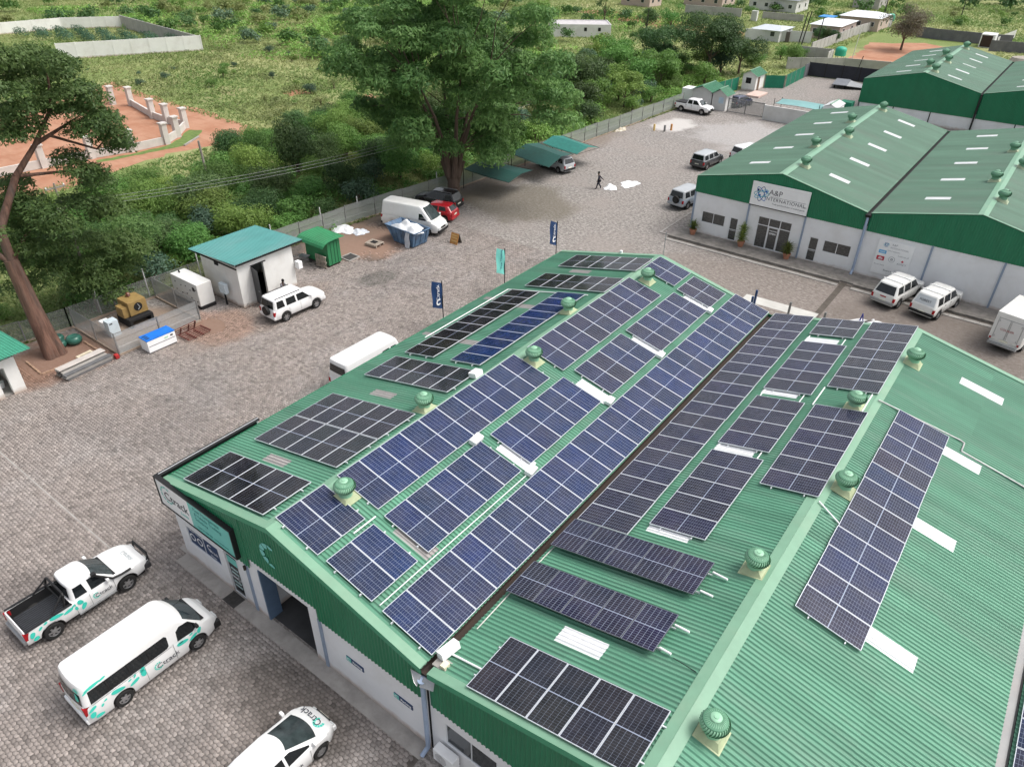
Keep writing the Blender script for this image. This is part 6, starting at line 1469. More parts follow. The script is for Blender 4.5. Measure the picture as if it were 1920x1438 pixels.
# skip and rubbish
SKB = mat('skip_blue', (0.10, 0.175, 0.28), 0.7, 0.4, 1.5, dirt=(0.075, 0.055, 0.045), dirt_scale=0.8, dirt_amt=1.0)
sk = empty('rubbish_skip', (-17.0, 32.4, 0), R(-2), 'battered blue skip heaped with white plastic film', 'skip')
B0 = [(-1.05, -0.85, 0.1), (1.2, -0.85, 0.1), (1.2, 0.85, 0.1), (-1.05, 0.85, 0.1)]; T0 = [(-1.95, -0.95, 1.45), (1.55, -0.95, 1.4), (1.55, 0.95, 1.4), (-1.95, 0.95, 1.45)]
sc2 = lambda P, k, dz: [(x*k, y*k, z+dz) for x, y, z in P]
IN = sc2(T0, 0.96, 0); IB = sc2(B0, 0.96, 0.05); V = B0+T0+IN+IB
F = [(0, 3, 2, 1)]+[(i, (i+1) % 4, 4+(i+1) % 4, 4+i) for i in range(4)]+[(4+i, 4+(i+1) % 4, 8+(i+1) % 4, 8+i) for i in range(4)]+[(8+i, 8+(i+1) % 4, 12+(i+1) % 4, 12+i) for i in range(4)]+[(12, 13, 14, 15)]
MB().add(V, F).build('shell', SKB, sk)
for x in (-1.3, -0.7, -0.1, 0.5, 1.1): MB().prism([(x*0.75-0.04, -0.87, 0.15), (x*0.75+0.04, -0.87, 0.15), (x*1.1+0.04, -0.97, 1.35), (x*1.1-0.04, -0.97, 1.35)], (0, -0.05, 0)).build('rib', SKB, sk)
for y in (-0.6, 0.0, 0.6): MB().prism([(1.2, y-0.04, 0.15), (1.2, y+0.04, 0.15), (1.55, y+0.04, 1.35), (1.55, y-0.04, 1.35)], (0.05, 0, 0)).build('rib', SKB, sk)
MB().path([(-1.97, -0.97, 1.45), (1.57, -0.97, 1.4), (1.57, 0.97, 1.4), (-1.97, 0.97, 1.45), (-1.97, -0.97, 1.45)], 0.045, 8).build('rim', SKB, sk)
FILM = mat('white_plastic_film', (0.78, 0.79, 0.80), 0.35, 0.06, 4.0, spec=0.5)
def crumple(name, cx, cy, z0, rx, ry, h, seed, label, cat='plastic sheet', tail=None, m_=None, n=22):
    rg = np.random.default_rng(seed); V = []; F = []
    gx = np.linspace(-1, 1, n); ph = rg.uniform(0, 6.28, (6, 2)); fr_ = rg.uniform(2, 7, (6, 2))
    for i in range(n):
        for j in range(n):
            u, v = gx[i], gx[j]; a = math.atan2(v, u); r = max(abs(u), abs(v)); rr = r*(0.85+0.12*math.sin(3*a+ph[0, 0])+0.08*math.sin(7*a+ph[1, 0]))
            x, y = rr*math.cos(a), rr*math.sin(a); w = sum(math.sin(fr_[k, 0]*u+ph[k, 0])*math.cos(fr_[k, 1]*v+ph[k, 1]) for k in range(6))/3
            z = h*(1-r**2)*(0.55+0.45*w)+0.02+0.25*h*abs(w)*(1-r)+rg.uniform(0, 0.05*h+0.01)
            V.append((cx+x*rx, cy+y*ry, z0+max(0.01, z)))
    for i in range(n-1):
        for j in range(n-1): F.append((i*n+j, (i+1)*n+j, (i+1)*n+j+1, i*n+j+1))
    o = MB().add(V, F).build(name, m_ or FILM, None, 30, False)
    return tag(o, label, cat)
crumple('plastic_heap', -16.95, 32.35, 1.22, 1.85, 1.1, 0.8, 1, 'heap of white plastic film piled in the blue skip')
fl = MB(); V = []; rgf = random.Random(7)
for i in range(9):
    t = i/8
    for j in range(5): V.append((-16.3+(j-2)*0.14+rgf.uniform(-0.03, 0.03)+0.15*t, 31.42-0.25*t+0.04*math.sin(j*2+i), 1.5-1.42*t+rgf.uniform(-0.02, 0.02)))
tag(MB().add(V, [(i*5+j, (i+1)*5+j, (i+1)*5+j+1, i*5+j+1) for i in range(8) for j in range(4)]).build('hanging_film', mat('grey_plastic_film', (0.5, 0.53, 0.58), 0.3, 0.15, 4), None, 30, False), 'torn plastic film hanging over the near side of the skip', 'plastic sheet')
crumple('plastic_heap', -23.6, 30.7, 0.0, 1.5, 1.1, 0.45, 2, 'crumpled white and pink plastic sheets on the soil by the mesh fence')
crumple('plastic_heap', -22.0, 31.2, 0.0, 0.9, 0.8, 0.35, 5, 'smaller crumpled clear sheet beside the white plastic sheets', m_=mat('clear_film', (0.62, 0.65, 0.7), 0.3, 0.1, 5))
sb_ = empty('sandwich_board', (-13.75, 34.4, 0), R(0), 'small orange folding board standing on the paving near the skip', 'folding board')
MB().prism([(-0.42, -0.02, 0.0), (0.42, -0.02, 0.0), (0.42, 0.26, 0.92), (-0.42, 0.26, 0.92)], (0, 0.03, 0)).build('front_board', mat('orange_ply', (0.48, 0.23, 0.07), 0.6, 0.2, 4), sb_); MB().prism([(-0.42, 0.62, 0.0), (0.42, 0.62, 0.0), (0.42, 0.32, 0.92), (-0.42, 0.32, 0.92)], (0, 0.03, 0)).build('rear_board', mat('grey_ply', (0.12, 0.11, 0.1), 0.7), sb_)
for z in (0.25, 0.5, 0.7): MB().prism([(-0.3, -0.03+0.304*z, z), (0.3, -0.03+0.304*z, z), (0.3, -0.005+0.304*z, z+0.08), (-0.3, -0.005+0.304*z, z+0.08)], (0, 0.006, 0)).build('painted_line', mat('faded_yellow', (0.6, 0.42, 0.16), 0.6), sb_)
# shed at the left edge
shd = empty('open_shed', (-21.2, 0.2, 0), 0, 'white open-fronted shed with a green roof at the left picture edge', 'shed')
def sc_(o): o.location = (21.2, -0.2, 0); return o
sc_(MB().box((-23.0, 1.35, 0), (-19.35, 1.7, 2.35)).build('wall', WALL2, shd)); sc_(MB().box((-23.0, -4.0, 0), (-22.8, 1.35, 2.35)).build('wall', WALL2, shd)); sc_(MB().box((-19.65, 1.0, 0), (-19.35, 1.35, 2.35)).box((-19.65, 0.2, 0), (-19.35, 0.5, 2.35)).box((-19.65, 0.5, 1.9), (-19.35, 1.0, 2.35)).build('front_pier', WALL2, shd))
sc_(MB().box((-22.8, -4.0, 0.02), (-19.5, 1.35, 0.08)).build('floor', CONC, shd)); sc_(rib_slope(-23.7, 2.35, -18.7, 2.75, -4.2, 2.55, mat('shed_green_roof', (0.06, 0.33, 0.215), 0.45, 0.1, 1.5), 'roof', shd))
tag(MB().lathe([(0.14, 0.0), (0.18, 0.4), (0.185, 0.4), (0.165, 0.38)], n=16).build('bucket', WHITE, None, 40), 'white bucket on the floor of the open shed', 'bucket').location = (-20.6, 0.85, 0.08)
tag(bevel(MB().box((-0.25, -0.25, 0), (0.25, 0.25, 0.5)).build('red_crate', MATS['red_plastic']), 0.03), 'dark red crate inside the open shed', 'crate').location = (-21.6, 0.75, 0.08)

# ------------------------------------------------------------------ banners beside the warehouse
for i, (yb, cm, lb, txt) in enumerate(((22.6, NAVY, 'navy feather banner nearest the camera on a black pole', 'Ctrack'), (29.6, TEALS, 'teal banner on a black pole between the two navy ones', 'Fleet Tracking'), (36.55, NAVY, 'navy banner farthest from the camera on a black pole', 'Ctrack'))):
    f = empty('banner', (-4.9, yb, 0), 0, lb, 'banner', 'banners beside the left eaves')
    MB().tube((0, 0.52, 0), (0, 0.52, 3.45), 0.035, 8).build('pole', BLACK, f); MB().box((-0.3, 0.22, 0), (0.3, 0.82, 0.05)).build('base_plate', BLACK, f)
    nv = 8; V = []
    for k in range(nv+1):
        for j in range(4):
            y = -0.5+1.0*j/3; V.append((0.04*math.sin(k*0.9+j), y, 1.55+0.1*(1-j/3)+1.95*k/nv-0.22*(j/3)*0.9+0.35*(1-j/3)*0.6))
    MB().add(V, [(k*4+j, k*4+j+1, (k+1)*4+j+1, (k+1)*4+j) for k in range(nv) for j in range(3)]).build('banner_cloth', cm, f, 60, False)
    tm = WHITE if cm is NAVY else NAVY
    text_part(txt, 0.42 if cm is NAVY else 0.26, tm, f, (0.06, 0.05, 2.75), (0, 0, 1), (0, -1, 0))
    if cm is NAVY:
        mb = MB(); ring(mb, 0.08, 2.05, 0.12, 0.24, 40, 320, 16, lambda u, v: (0.065, u, v)); mb.build('banner_logo', WHITE, f)
# ------------------------------------------------------------------ objects beyond the far end of the warehouse
for i, (x, y, m_, h, lb) in enumerate(((13.8, 39.3, POST, 1.3, 'dark grey post on the pale slab, left of its pair'), (16.25, 39.3, POST, 1.3, 'dark grey post on the pale slab, right of its pair'), (11.2, 38.85, NAVY, 1.1, 'short navy post just beyond the far roof edge'), (11.2, 39.5, NAVY, 1.35, 'taller navy post just beyond the far roof edge'))):
    tag(MB().box((x-0.07, y-0.07, 0), (x+0.07, y+0.07, h)).build('bollard_post', m_), lb, 'post')
tp = empty('blue_tripod', (18.4, 40.4, 0), 0, 'blue tripod stand showing above the far roof edge', 'tripod')
for a in (0, 2.1, 4.2): MB().tube((0.35*math.cos(a), 0.35*math.sin(a), 0), (0, 0, 1.45), 0.04, 6).build('leg', mat('blue_plastic', (0.012, 0.025, 0.25), 0.4), tp)
sheet('concrete_slab', [(10.0, 40.0), (15.4, 40.2), (15.4, 41.4), (10.0, 41.2)], 0.008, mat('pale_slab', (0.50, 0.49, 0.46), 0.85, 0.12, 0.8), yard, None)
S = dict(L=4.2, W=1.7, zb=0.22, wr=0.3, ww=0.19, ax_r=-1.25, ax_f=1.25, round_f=0.25, round_r=0.12, top=[(-2.1, 0.85), (-2.06, 0.98), (0.8, 0.98), (1.1, 0.96), (1.8, 0.86), (2.06, 0.7), (2.1, 0.55)]); C = dict(base=(-1.9, 1.2), roof=(-1.3, 0.3), zb=0.96, zr=1.45, wb=0.78, wr=0.60, bow=0.12)
suv('sedan_car', (19.5, 39.4, 0), R(150), 'white car whose roof just shows beyond the far roof edge', S, C, P_WHITE, H3, bumper=P_WHITE)
# ------------------------------------------------------------------ shade sails
SAIL = mat('green_shade_net', (0.012, 0.075, 0.065), 0.7, 0.15, 3.0, alpha=0.93)
def sail(name, corners, peak, sag, label, posts, m_=SAIL):
    o = empty(name, (corners[0][0], corners[0][1], 0), 0, label, 'shade sail'); off = Vector((corners[0][0], corners[0][1], 0)); P = [Vector(c) for c in corners]; n = 10; V = []
    for i in range(n+1):
        for j in range(n+1):
            u, v = i/n, j/n; p = P[0]*(1-u)*(1-v)+P[1]*u*(1-v)+P[2]*u*v+P[3]*(1-u)*v
            d = abs(u-0.5)*2; p = p+Vector((0, 0, peak*(1-d)*(1-0.3*abs(v-0.5))-sag*math.sin(math.pi*v)*d)); V.append(tuple(p-off))
    q = MB().add(V, [(i*(n+1)+j, (i+1)*(n+1)+j, (i+1)*(n+1)+j+1, i*(n+1)+j+1) for i in range(n) for j in range(n)]).build('net', m_, o, 15, False)
    for c in posts: MB().tube(Vector((c[0], c[1], 0))-off, Vector((c[0], c[1], c[2]))-off, 0.04, 8).build('post', BLACK, o)
    for a, b_ in zip(P, P[1:]+P[:1]): MB().tube(a-off, b_-off, 0.02, 6).build('edge_cable', BLACK, o)
    return o
sail('shade_sail', [(-22.0, 53.6, 1.9), (-22.0, 58.6, 2.0), (-16.6, 57.6, 1.95), (-16.4, 52.6, 1.75)], 0.55, 0.1, 'dark green shade sail over the parked silver car', [(-22, 53.6, 2.4), (-22, 58.6, 2.4), (-21.9, 56.0, 2.6)])
sail('shade_sail', [(-21.6, 58.8, 2.0), (-21.4, 62.8, 2.0), (-16.0, 62.0, 1.8), (-16.4, 57.9, 1.9)], 0.5, 0.1, 'brighter green shade sail beyond the parked silver car', [(-21.6, 62.8, 2.4), (-21.5, 60.8, 2.5)], mat('bright_shade_net', (0.02, 0.16, 0.135), 0.7, 0.15, 3.0))
sail('shade_sail', [(-22.4, 46.0, 2.0), (-22.2, 50.2, 2.0), (-17.0, 50.6, 1.85), (-16.6, 46.0, 1.8)], 0.3, 0.1, 'low green shade sail beneath the big tree', [(-22.4, 46.0, 2.3), (-22.2, 50.2, 2.3)])
crumple('white_sheet', -10.6, 55.6, 0.0, 0.75, 0.95, 0.5, 8, 'bunched white sheet being dragged by the walking person'); crumple('white_sheet', -9.7, 58.0, 0.0, 1.0, 1.5, 0.22, 9, 'white sheet trailing flat on the yard behind the walking person')
crumple('rubbish_pile', -21.2, 76.2, 0.0, 0.6, 1.5, 0.35, 12, 'small heap of yellow and white rubbish at the foot of the fence', 'rubbish', m_=mat('yellow_rubbish', (0.55, 0.42, 0.15), 0.7, 0.6, 3.0, col2=(0.7, 0.66, 0.6)))
for x, y, m_, lb in ((-17.8, 78.8, 'faded_yellow', 'yellow stub post left of its neighbours on the yard'), (-16.5, 79.2, 'grey_post', 'grey stub post between two yellow ones'), (-16.1, 80.3, 'orange_ply', 'orange stub post right of its neighbours on the yard')): tag(MB().lathe([(0.14, 0), (0.14, 0.75), (0.1, 0.8)], n=12).build('stub_post', MATS[m_], None, 40), lb, 'post').location = (x, y, 0)
# potted palms at the entrance
TERRA = mat('terracotta', (0.42, 0.19, 0.12), 0.8, 0.12, 4.0)
def palm_pot(x, y, h, n, label, seed):
    o = empty('potted_palm', (x, y, 0.1), 0, label, 'potted plant', 'potted plants at the entrance'); rg = random.Random(seed)
    MB().lathe([(0.2, 0), (0.3, 0.42), (0.33, 0.44), (0.33, 0.52), (0.28, 0.52), (0.27, 0.46)], n=20).build('pot', TERRA, o, 40)
    V = []; F = []; tone = []
    for i in range(n):
        a = rg.uniform(0, 6.28); el = rg.uniform(0.25, 1.4); L_ = rg.uniform(0.5, 0.85); z = rg.uniform(0.5, 0.5+h*0.75); bx, by = rg.gauss(0, 0.08), rg.gauss(0, 0.08); w = rg.uniform(0.025, 0.045); pts = []
        for k in range(5):
            t = k/4; r = L_*t*math.cos(el); zz = z+L_*t*math.sin(el)-0.3*t*t; pts.append((bx+r*math.cos(a), by+r*math.sin(a), zz, w*(1-t*0.8)))
        b0 = len(V)
        for px_, py_, pz_, ww in pts: V += [(px_-ww*math.sin(a), py_+ww*math.cos(a), pz_), (px_+ww*math.sin(a), py_-ww*math.cos(a), pz_)]
        for k in range(4): F.append((b0+2*k, b0+2*k+2, b0+2*k+3, b0+2*k+1)); tone.append(rg.random())
    me = nmesh('fronds', np.array(V), np.array(F), leaf_mat('palm_leaf', (0.07, 0.13, 0.03), (0.26, 0.30, 0.07), 0.35)); face_attr(me, 'tone', tone); link('fronds', me, o)
palm_pot(1.6, 49.3, 0.7, 170, 'potted palm at the left corner of the entrance front', 1); palm_pot(6.05, 49.4, 1.7, 260, 'tallest potted palm, left of the glass entrance', 2); palm_pot(10.1, 49.3, 1.0, 240, 'bushy potted palm right of the glass entrance', 3)
# ------------------------------------------------------------------ vegetation
def leaf_cloud(rng, blobs, n_per, size, aspect=0.5, up=0.35, droop=0.0, inner=0.3):
    """leaf quads through the volume of several ellipsoids; tone differs from clump to clump and leaf to leaf"""
    C = []; T = []
    for (x, y, z, rx, ry, rz) in blobs:
        n = int(n_per*(rx*ry*rz)**(2/3)/ (1.0))
        d = rng.normal(size=(n, 3)); d /= np.linalg.norm(d, axis=1)[:, None]
        d[:, 2] = np.where(d[:, 2] < -0.35, -d[:, 2], d[:, 2])
        r = np.where(rng.random(n) < inner, rng.uniform(0.3, 0.8, n), 0.78+0.26*rng.random(n)**0.7)
        lump = 1+0.16*np.sin(d[:, 0]*5+x*3)*np.cos(d[:, 1]*6+y*2)+0.10*np.sin(d[:, 2]*9+z)
        p = np.array([x, y, z])+d*(r*lump)[:, None]*np.array([rx, ry, rz])
        nr = d+rng.normal(size=(n, 3))*0.55+np.array([0, 0, up]); nr /= np.linalg.norm(nr, axis=1)[:, None]
        tg = np.cross(nr, rng.normal(size=(n, 3))); tg[:, 2] -= droop; tg -= nr*(tg*nr).sum(1)[:, None]; tg /= np.linalg.norm(tg, axis=1)[:, None]
        bt = np.cross(nr, tg); s = size*rng.uniform(0.55, 1.35, n)
        a = tg*(s/2)[:, None]; b_ = bt*(s*aspect/2)[:, None]
        C.append(np.stack([p-a, p+b_*0.9-a*0.1, p+a-nr*(s*0.08)[:, None], p-b_*0.9-a*0.1], 1))
        T.append(np.clip(rng.normal(rng.uniform(0.25, 0.7), 0.2, n), 0, 1))
    C = np.concatenate(C); n = len(C)
    return C.reshape(-1, 3), np.arange(4*n).reshape(n, 4), np.concatenate(T)
def foliage(name, seed, blobs, n_per, size, m_, **k):
    V, F, T = leaf_cloud(np.random.default_rng(seed), blobs, n_per, size, **k)
    me = nmesh(name, V, F, m_); face_attr(me, 'tone', T); return me
L_MID = leaf_mat('leaf_mid_green', (0.075, 0.170, 0.036), (0.190, 0.335, 0.085), 0.4); L_DARK = leaf_mat('leaf_dark_green', (0.042, 0.095, 0.032), (0.110, 0.190, 0.062), 0.35); L_LIGHT = leaf_mat('leaf_light_green', (0.110, 0.225, 0.042), (0.250, 0.385, 0.095), 0.35); L_OLIVE = leaf_mat('leaf_olive', (0.105, 0.150, 0.045), (0.225, 0.255, 0.105), 0.35); L_BLUE = leaf_mat('leaf_blue_green', (0.043, 0.102, 0.058), (0.123, 0.196, 0.123)); L_TREE = leaf_mat('leaf_tree_green', (0.060, 0.148, 0.042), (0.185, 0.315, 0.098), 0.42); L_BROWN = leaf_mat('leaf_grey_brown', (0.120, 0.108, 0.072), (0.228, 0.204, 0.144))
BARK = mat('bark_grey_brown', (0.125, 0.088, 0.068), 0.9, 0.3, 2.0, stretch=(3, 3, 0.5), bump=0.6, bscale=8); BARKR = mat('bark_red_brown', (0.155, 0.085, 0.062), 0.9, 0.5, 1.3, stretch=(4, 4, 0.35), bump=1.0, bscale=6, dirt=(0.11, 0.098, 0.088), dirt_scale=0.5, dirt_amt=0.8)
STEM = MB().tube((0, 0, 0), (0.02, 0, 0.55), 0.06, 6, 0.04).tube((0, 0, 0.1), (0.22, 0.1, 0.7), 0.04, 5, 0.02).tube((0, 0, 0.1), (-0.2, 0.12, 0.7), 0.04, 5, 0.02).tube((0, 0, 0.15), (0.02, -0.22, 0.65), 0.04, 5, 0.02).mesh('stem', 50); STEM.materials.append(BARK)
vr = random.Random(77)
def bush_blobs(seed, n, h=0.9, flat=1.0):
    rg = random.Random(seed); B = [(0, 0, h*0.45, 0.62, 0.62, 0.45*h*flat)]
    for i in range(n):
        a = rg.uniform(0, 6.28); r = rg.uniform(0.25, 0.62); q = rg.uniform(0.26, 0.46)
        B.append((r*math.cos(a), r*math.sin(a), h*rg.uniform(0.3, 0.75), q, q, q*0.85*flat))
    return B
BU = {}
for kind, m_, np_, sz, asp in (('mid', L_MID, 1500, 0.10, 0.6), ('dark', L_DARK, 1700, 0.09, 0.55), ('light', L_LIGHT, 1300, 0.105, 0.55), ('olive', L_OLIVE, 900, 0.09, 0.4), ('blue', L_BLUE, 1400, 0.10, 0.5)):
    BU[kind] = [foliage('shrub', 10*i+len(kind), bush_blobs(10*i+len(kind)+3, 7+i, 0.9+0.15*i), np_, sz, m_, aspect=asp) for i in range(3)]
BUB = {}
for kind, m_ in (('mid', L_MID), ('dark', L_DARK), ('light', L_LIGHT)):
    BUB[kind] = [foliage('shrub', 50+i, bush_blobs(90+i, 13, 1.05), 4200, 0.062, m_, aspect=0.5) for i in range(2)]
GR = {'mid': ('leafy green shrub', 'shrubs'), 'dark': ('dense dark green shrub', 'shrubs'), 'light': ('pale fresh green shrub', 'shrubs'), 'olive': ('thin olive-brown shrub', 'shrubs'), 'blue': ('grey-green shrub', 'shrubs')}
NB = {}
def shrub(x, y, r, h, kind, where, stem=True, label=None, big=False):
    me = vr.choice((BUB if big and kind in BUB else BU)[kind]); o = link('shrub', me)
    o.location = (x, y, -0.03); o.scale = (r, r*vr.uniform(0.85, 1.15), h); o.rotation_euler = (0, 0, vr.uniform(0, 6.28))
    tag(o, label or GR[kind][0]+' growing '+where, 'shrub', GR[kind][0]+'s '+where)
    if stem: link('stem', STEM, o)
    return o
placed = []
FAR = []
def scatter(n, xr, yr, rr, kinds, where, mind=0.7, stem=True, ok=None, hs=(0.8, 1.25), big=False):
    c = 0; t = 0
    while c < n and t < n*30:
        t += 1; x, y = vr.uniform(*xr), vr.uniform(*yr); r = vr.uniform(*rr)
        if ok and not ok(x, y): continue
        if any((x-a)**2+(y-b_)**2 < ((r+q)*mind)**2 for a, b_, q in placed): continue
        placed.append((x, y, r)); c += 1
        if stem is None: FAR.append((x, y, r, r*vr.uniform(*hs), vr.choice(kinds)))
        else: shrub(x, y, r, r*vr.uniform(*hs), vr.choice(kinds), where, stem, None, big)
def off_road(x, y):
    if -100 < x < -53 and -8 < y < 49.5: return False
    if x > -26.2 and y < 95: return False
    if x < -46.5 and y < 37: return False
    if x < -44.5 and 12 < y < 30: return False
    return True
# single plants that stand out
for a in ((-36.5, 90.0, 5.0, 5.6, 'dark', 'large domed dark bush behind the long mesh fence'), (-39.3, 38.5, 3.3, 5.2, 'dark', 'tall creeper-covered dark bush beyond the fence, left of the big tree'), (-46.0, 38.0, 2.6, 3.2, 'mid', 'round green bush at the bend of the dirt road'), (-40.0, 46.0, 2.6, 3.4, 'light', 'pale round bush beyond the fence near the big tree'), (-46.0, 56.0, 2.0, 2.6, 'mid', 'round bush at the left edge of the big crown'), (-33.5, 31.0, 2.6, 3.6, 'dark', 'dark bush with red flowers behind the green container'), (-30.5, 37.0, 2.6, 3.4, 'dark', 'broad dark bush behind the tall white van')):
    placed.append((a[0], a[1], a[2])); shrub(a[0], a[1], a[2], a[3], a[4], '', True, a[5], True)
scatter(46, (-53, -28), (13, 62), (2.2, 3.6), ['mid', 'mid', 'dark', 'mid', 'light'], 'between the dirt road and the mesh fence', 0.46, ok=off_road, big=True)
scatter(72, (-53, -26.6), (12, 66), (1.0, 2.4), ['mid', 'mid', 'dark', 'light', 'blue', 'mid'], 'between the dirt road and the mesh fence', 0.5, ok=off_road)
scatter(78, (-52, -24.5), (62, 122), (1.6, 3.6), ['mid', 'mid', 'light', 'dark', 'olive', 'blue'], 'behind the long mesh fence', 0.45, ok=lambda x, y: x < -24.0-0.02*y*0 and not (x > -23 and y < 95))
scatter(26, (-52, -28.5), (-10, 12), (0.9, 2.0), ['mid', 'dark', 'light', 'mid'], 'below the leaning tree, outside the fence', 0.65, ok=off_road)
scatter(42, (-100, -52), (49, 100), (0.5, 1.5), ['mid', 'olive', 'light', 'blue'], 'in the dry grass field', 0.9, ok=off_road)
scatter(95, (-175, -85), (78, 150), (1.2, 3.4), ['mid', 'dark', 'olive', 'mid', 'blue', 'light'], 'on the far scrubland at the upper left', 0.7, None)
scatter(80, (-112, -45), (98, 172), (1.0, 3.0), ['mid', 'light', 'light', 'dark', 'olive'], 'on the far scrubland behind the big tree', 0.7, None, ok=lambda x, y: not (-84 < x < -60 and 130 < y < 148))
scatter(40, (-240, -120), (60, 130), (1.6, 3.8), ['dark', 'mid', 'olive'], 'on the far scrubland at the upper left', 0.75, None, ok=lambda x, y: y > 84 or x < -160)
scatter(24, (-60, -18), (196, 250), (1.6, 3.6), ['mid', 'light', 'dark'], 'among the far houses', 0.7, None)
scatter(30, (-14, 30), (192, 250), (0.9, 2.2), ['light', 'olive', 'mid'], 'in the bright meadow at the upper right', 0.9, None)
scatter(16, (-12, 30), (250, 290), (3.0, 5.5), ['dark', 'mid', 'dark'], 'in the far tree line at the upper right', 0.7, None, hs=(0.9, 1.2))
scatter(10, (-34, -20), (126, 144), (1.3, 2.4), ['mid', 'olive', 'mid'], 'behind the guard huts', 0.7)
for x, y, r, h, k, lb in ((-123.5, 66.5, 1.7, 1.9, 'blue', 'lone grey bush against the long white compound wall'), (-24.3, 165.4, 1.6, 2.8, 'dark', 'clipped dark bush left of three beside the pink house'), (-22.8, 165.6, 1.4, 2.6, 'dark', 'clipped dark bush in the middle of three beside the pink house'), (-21.2, 165.8, 1.4, 2.4, 'dark', 'clipped dark bush right of three beside the pink house'), (-19.0, 133.5, 2.6, 3.6, 'mid', 'round green bush behind the white guard hut')):
    shrub(x, y, r, h, k, '', True, lb, True)

def far_scrub():
    kinds = {'mid': L_MID, 'dark': L_DARK, 'light': L_LIGHT, 'olive': L_OLIVE, 'blue': L_BLUE}
    for k, m_ in kinds.items():
        VV = []; FF = []; TT = []; b0 = 0
        for i, (x, y, r, h, kk) in enumerate(FAR):
            if kk != k: continue
            V, F, T = leaf_cloud(np.random.default_rng(1000+i), bush_blobs(2000+i, 6, 0.95), 330, 0.20, aspect=0.6)
            c, s = math.cos(i*1.7), math.sin(i*1.7); sh = (i*0.618) % 1
            V = np.stack([(V[:, 0]*c-V[:, 1]*s)*r+x, (V[:, 0]*s+V[:, 1]*c)*r+y, V[:, 2]*h-0.03], 1); VV.append(V); FF.append(F+b0); TT.append(np.clip(T*0.7+sh*0.5-0.1, 0, 1)); b0 += len(V)
        me = nmesh('far_scrub', np.concatenate(VV), np.concatenate(FF), m_); face_attr(me, 'tone', np.concatenate(TT))
        tag(link('far_scrub', me), {'mid': 'mid-green', 'dark': 'dark green', 'light': 'pale green', 'olive': 'olive-brown', 'blue': 'grey-green'}[k]+' bushes dotted over the far scrubland', 'scrub', kind='stuff')
far_scrub()
def limb(mb, pts, r0, r1, n=9):
    """tapered bent limb"""
    m_ = len(pts)-1
    for i in range(m_): mb.tube(pts[i], pts[i+1], lerp(r0, r1, i/m_), n, lerp(r0, r1, (i+1)/m_), cap=(i in (0, m_-1)))
    return mb
def tree(name, loc, label, trunk_runs, blobs, n_per, size, lm, bark, seed, group=None, **k):
    o = empty(name, loc, 0, label, 'tree', group)
    mb = MB()
    for pts, r0, r1 in trunk_runs: limb(mb, pts, r0, r1)
    mb.build('trunk', bark, o, 60)
    cr = link('crown', foliage('crown', seed, blobs, n_per, size, lm, **k), o)
    return o
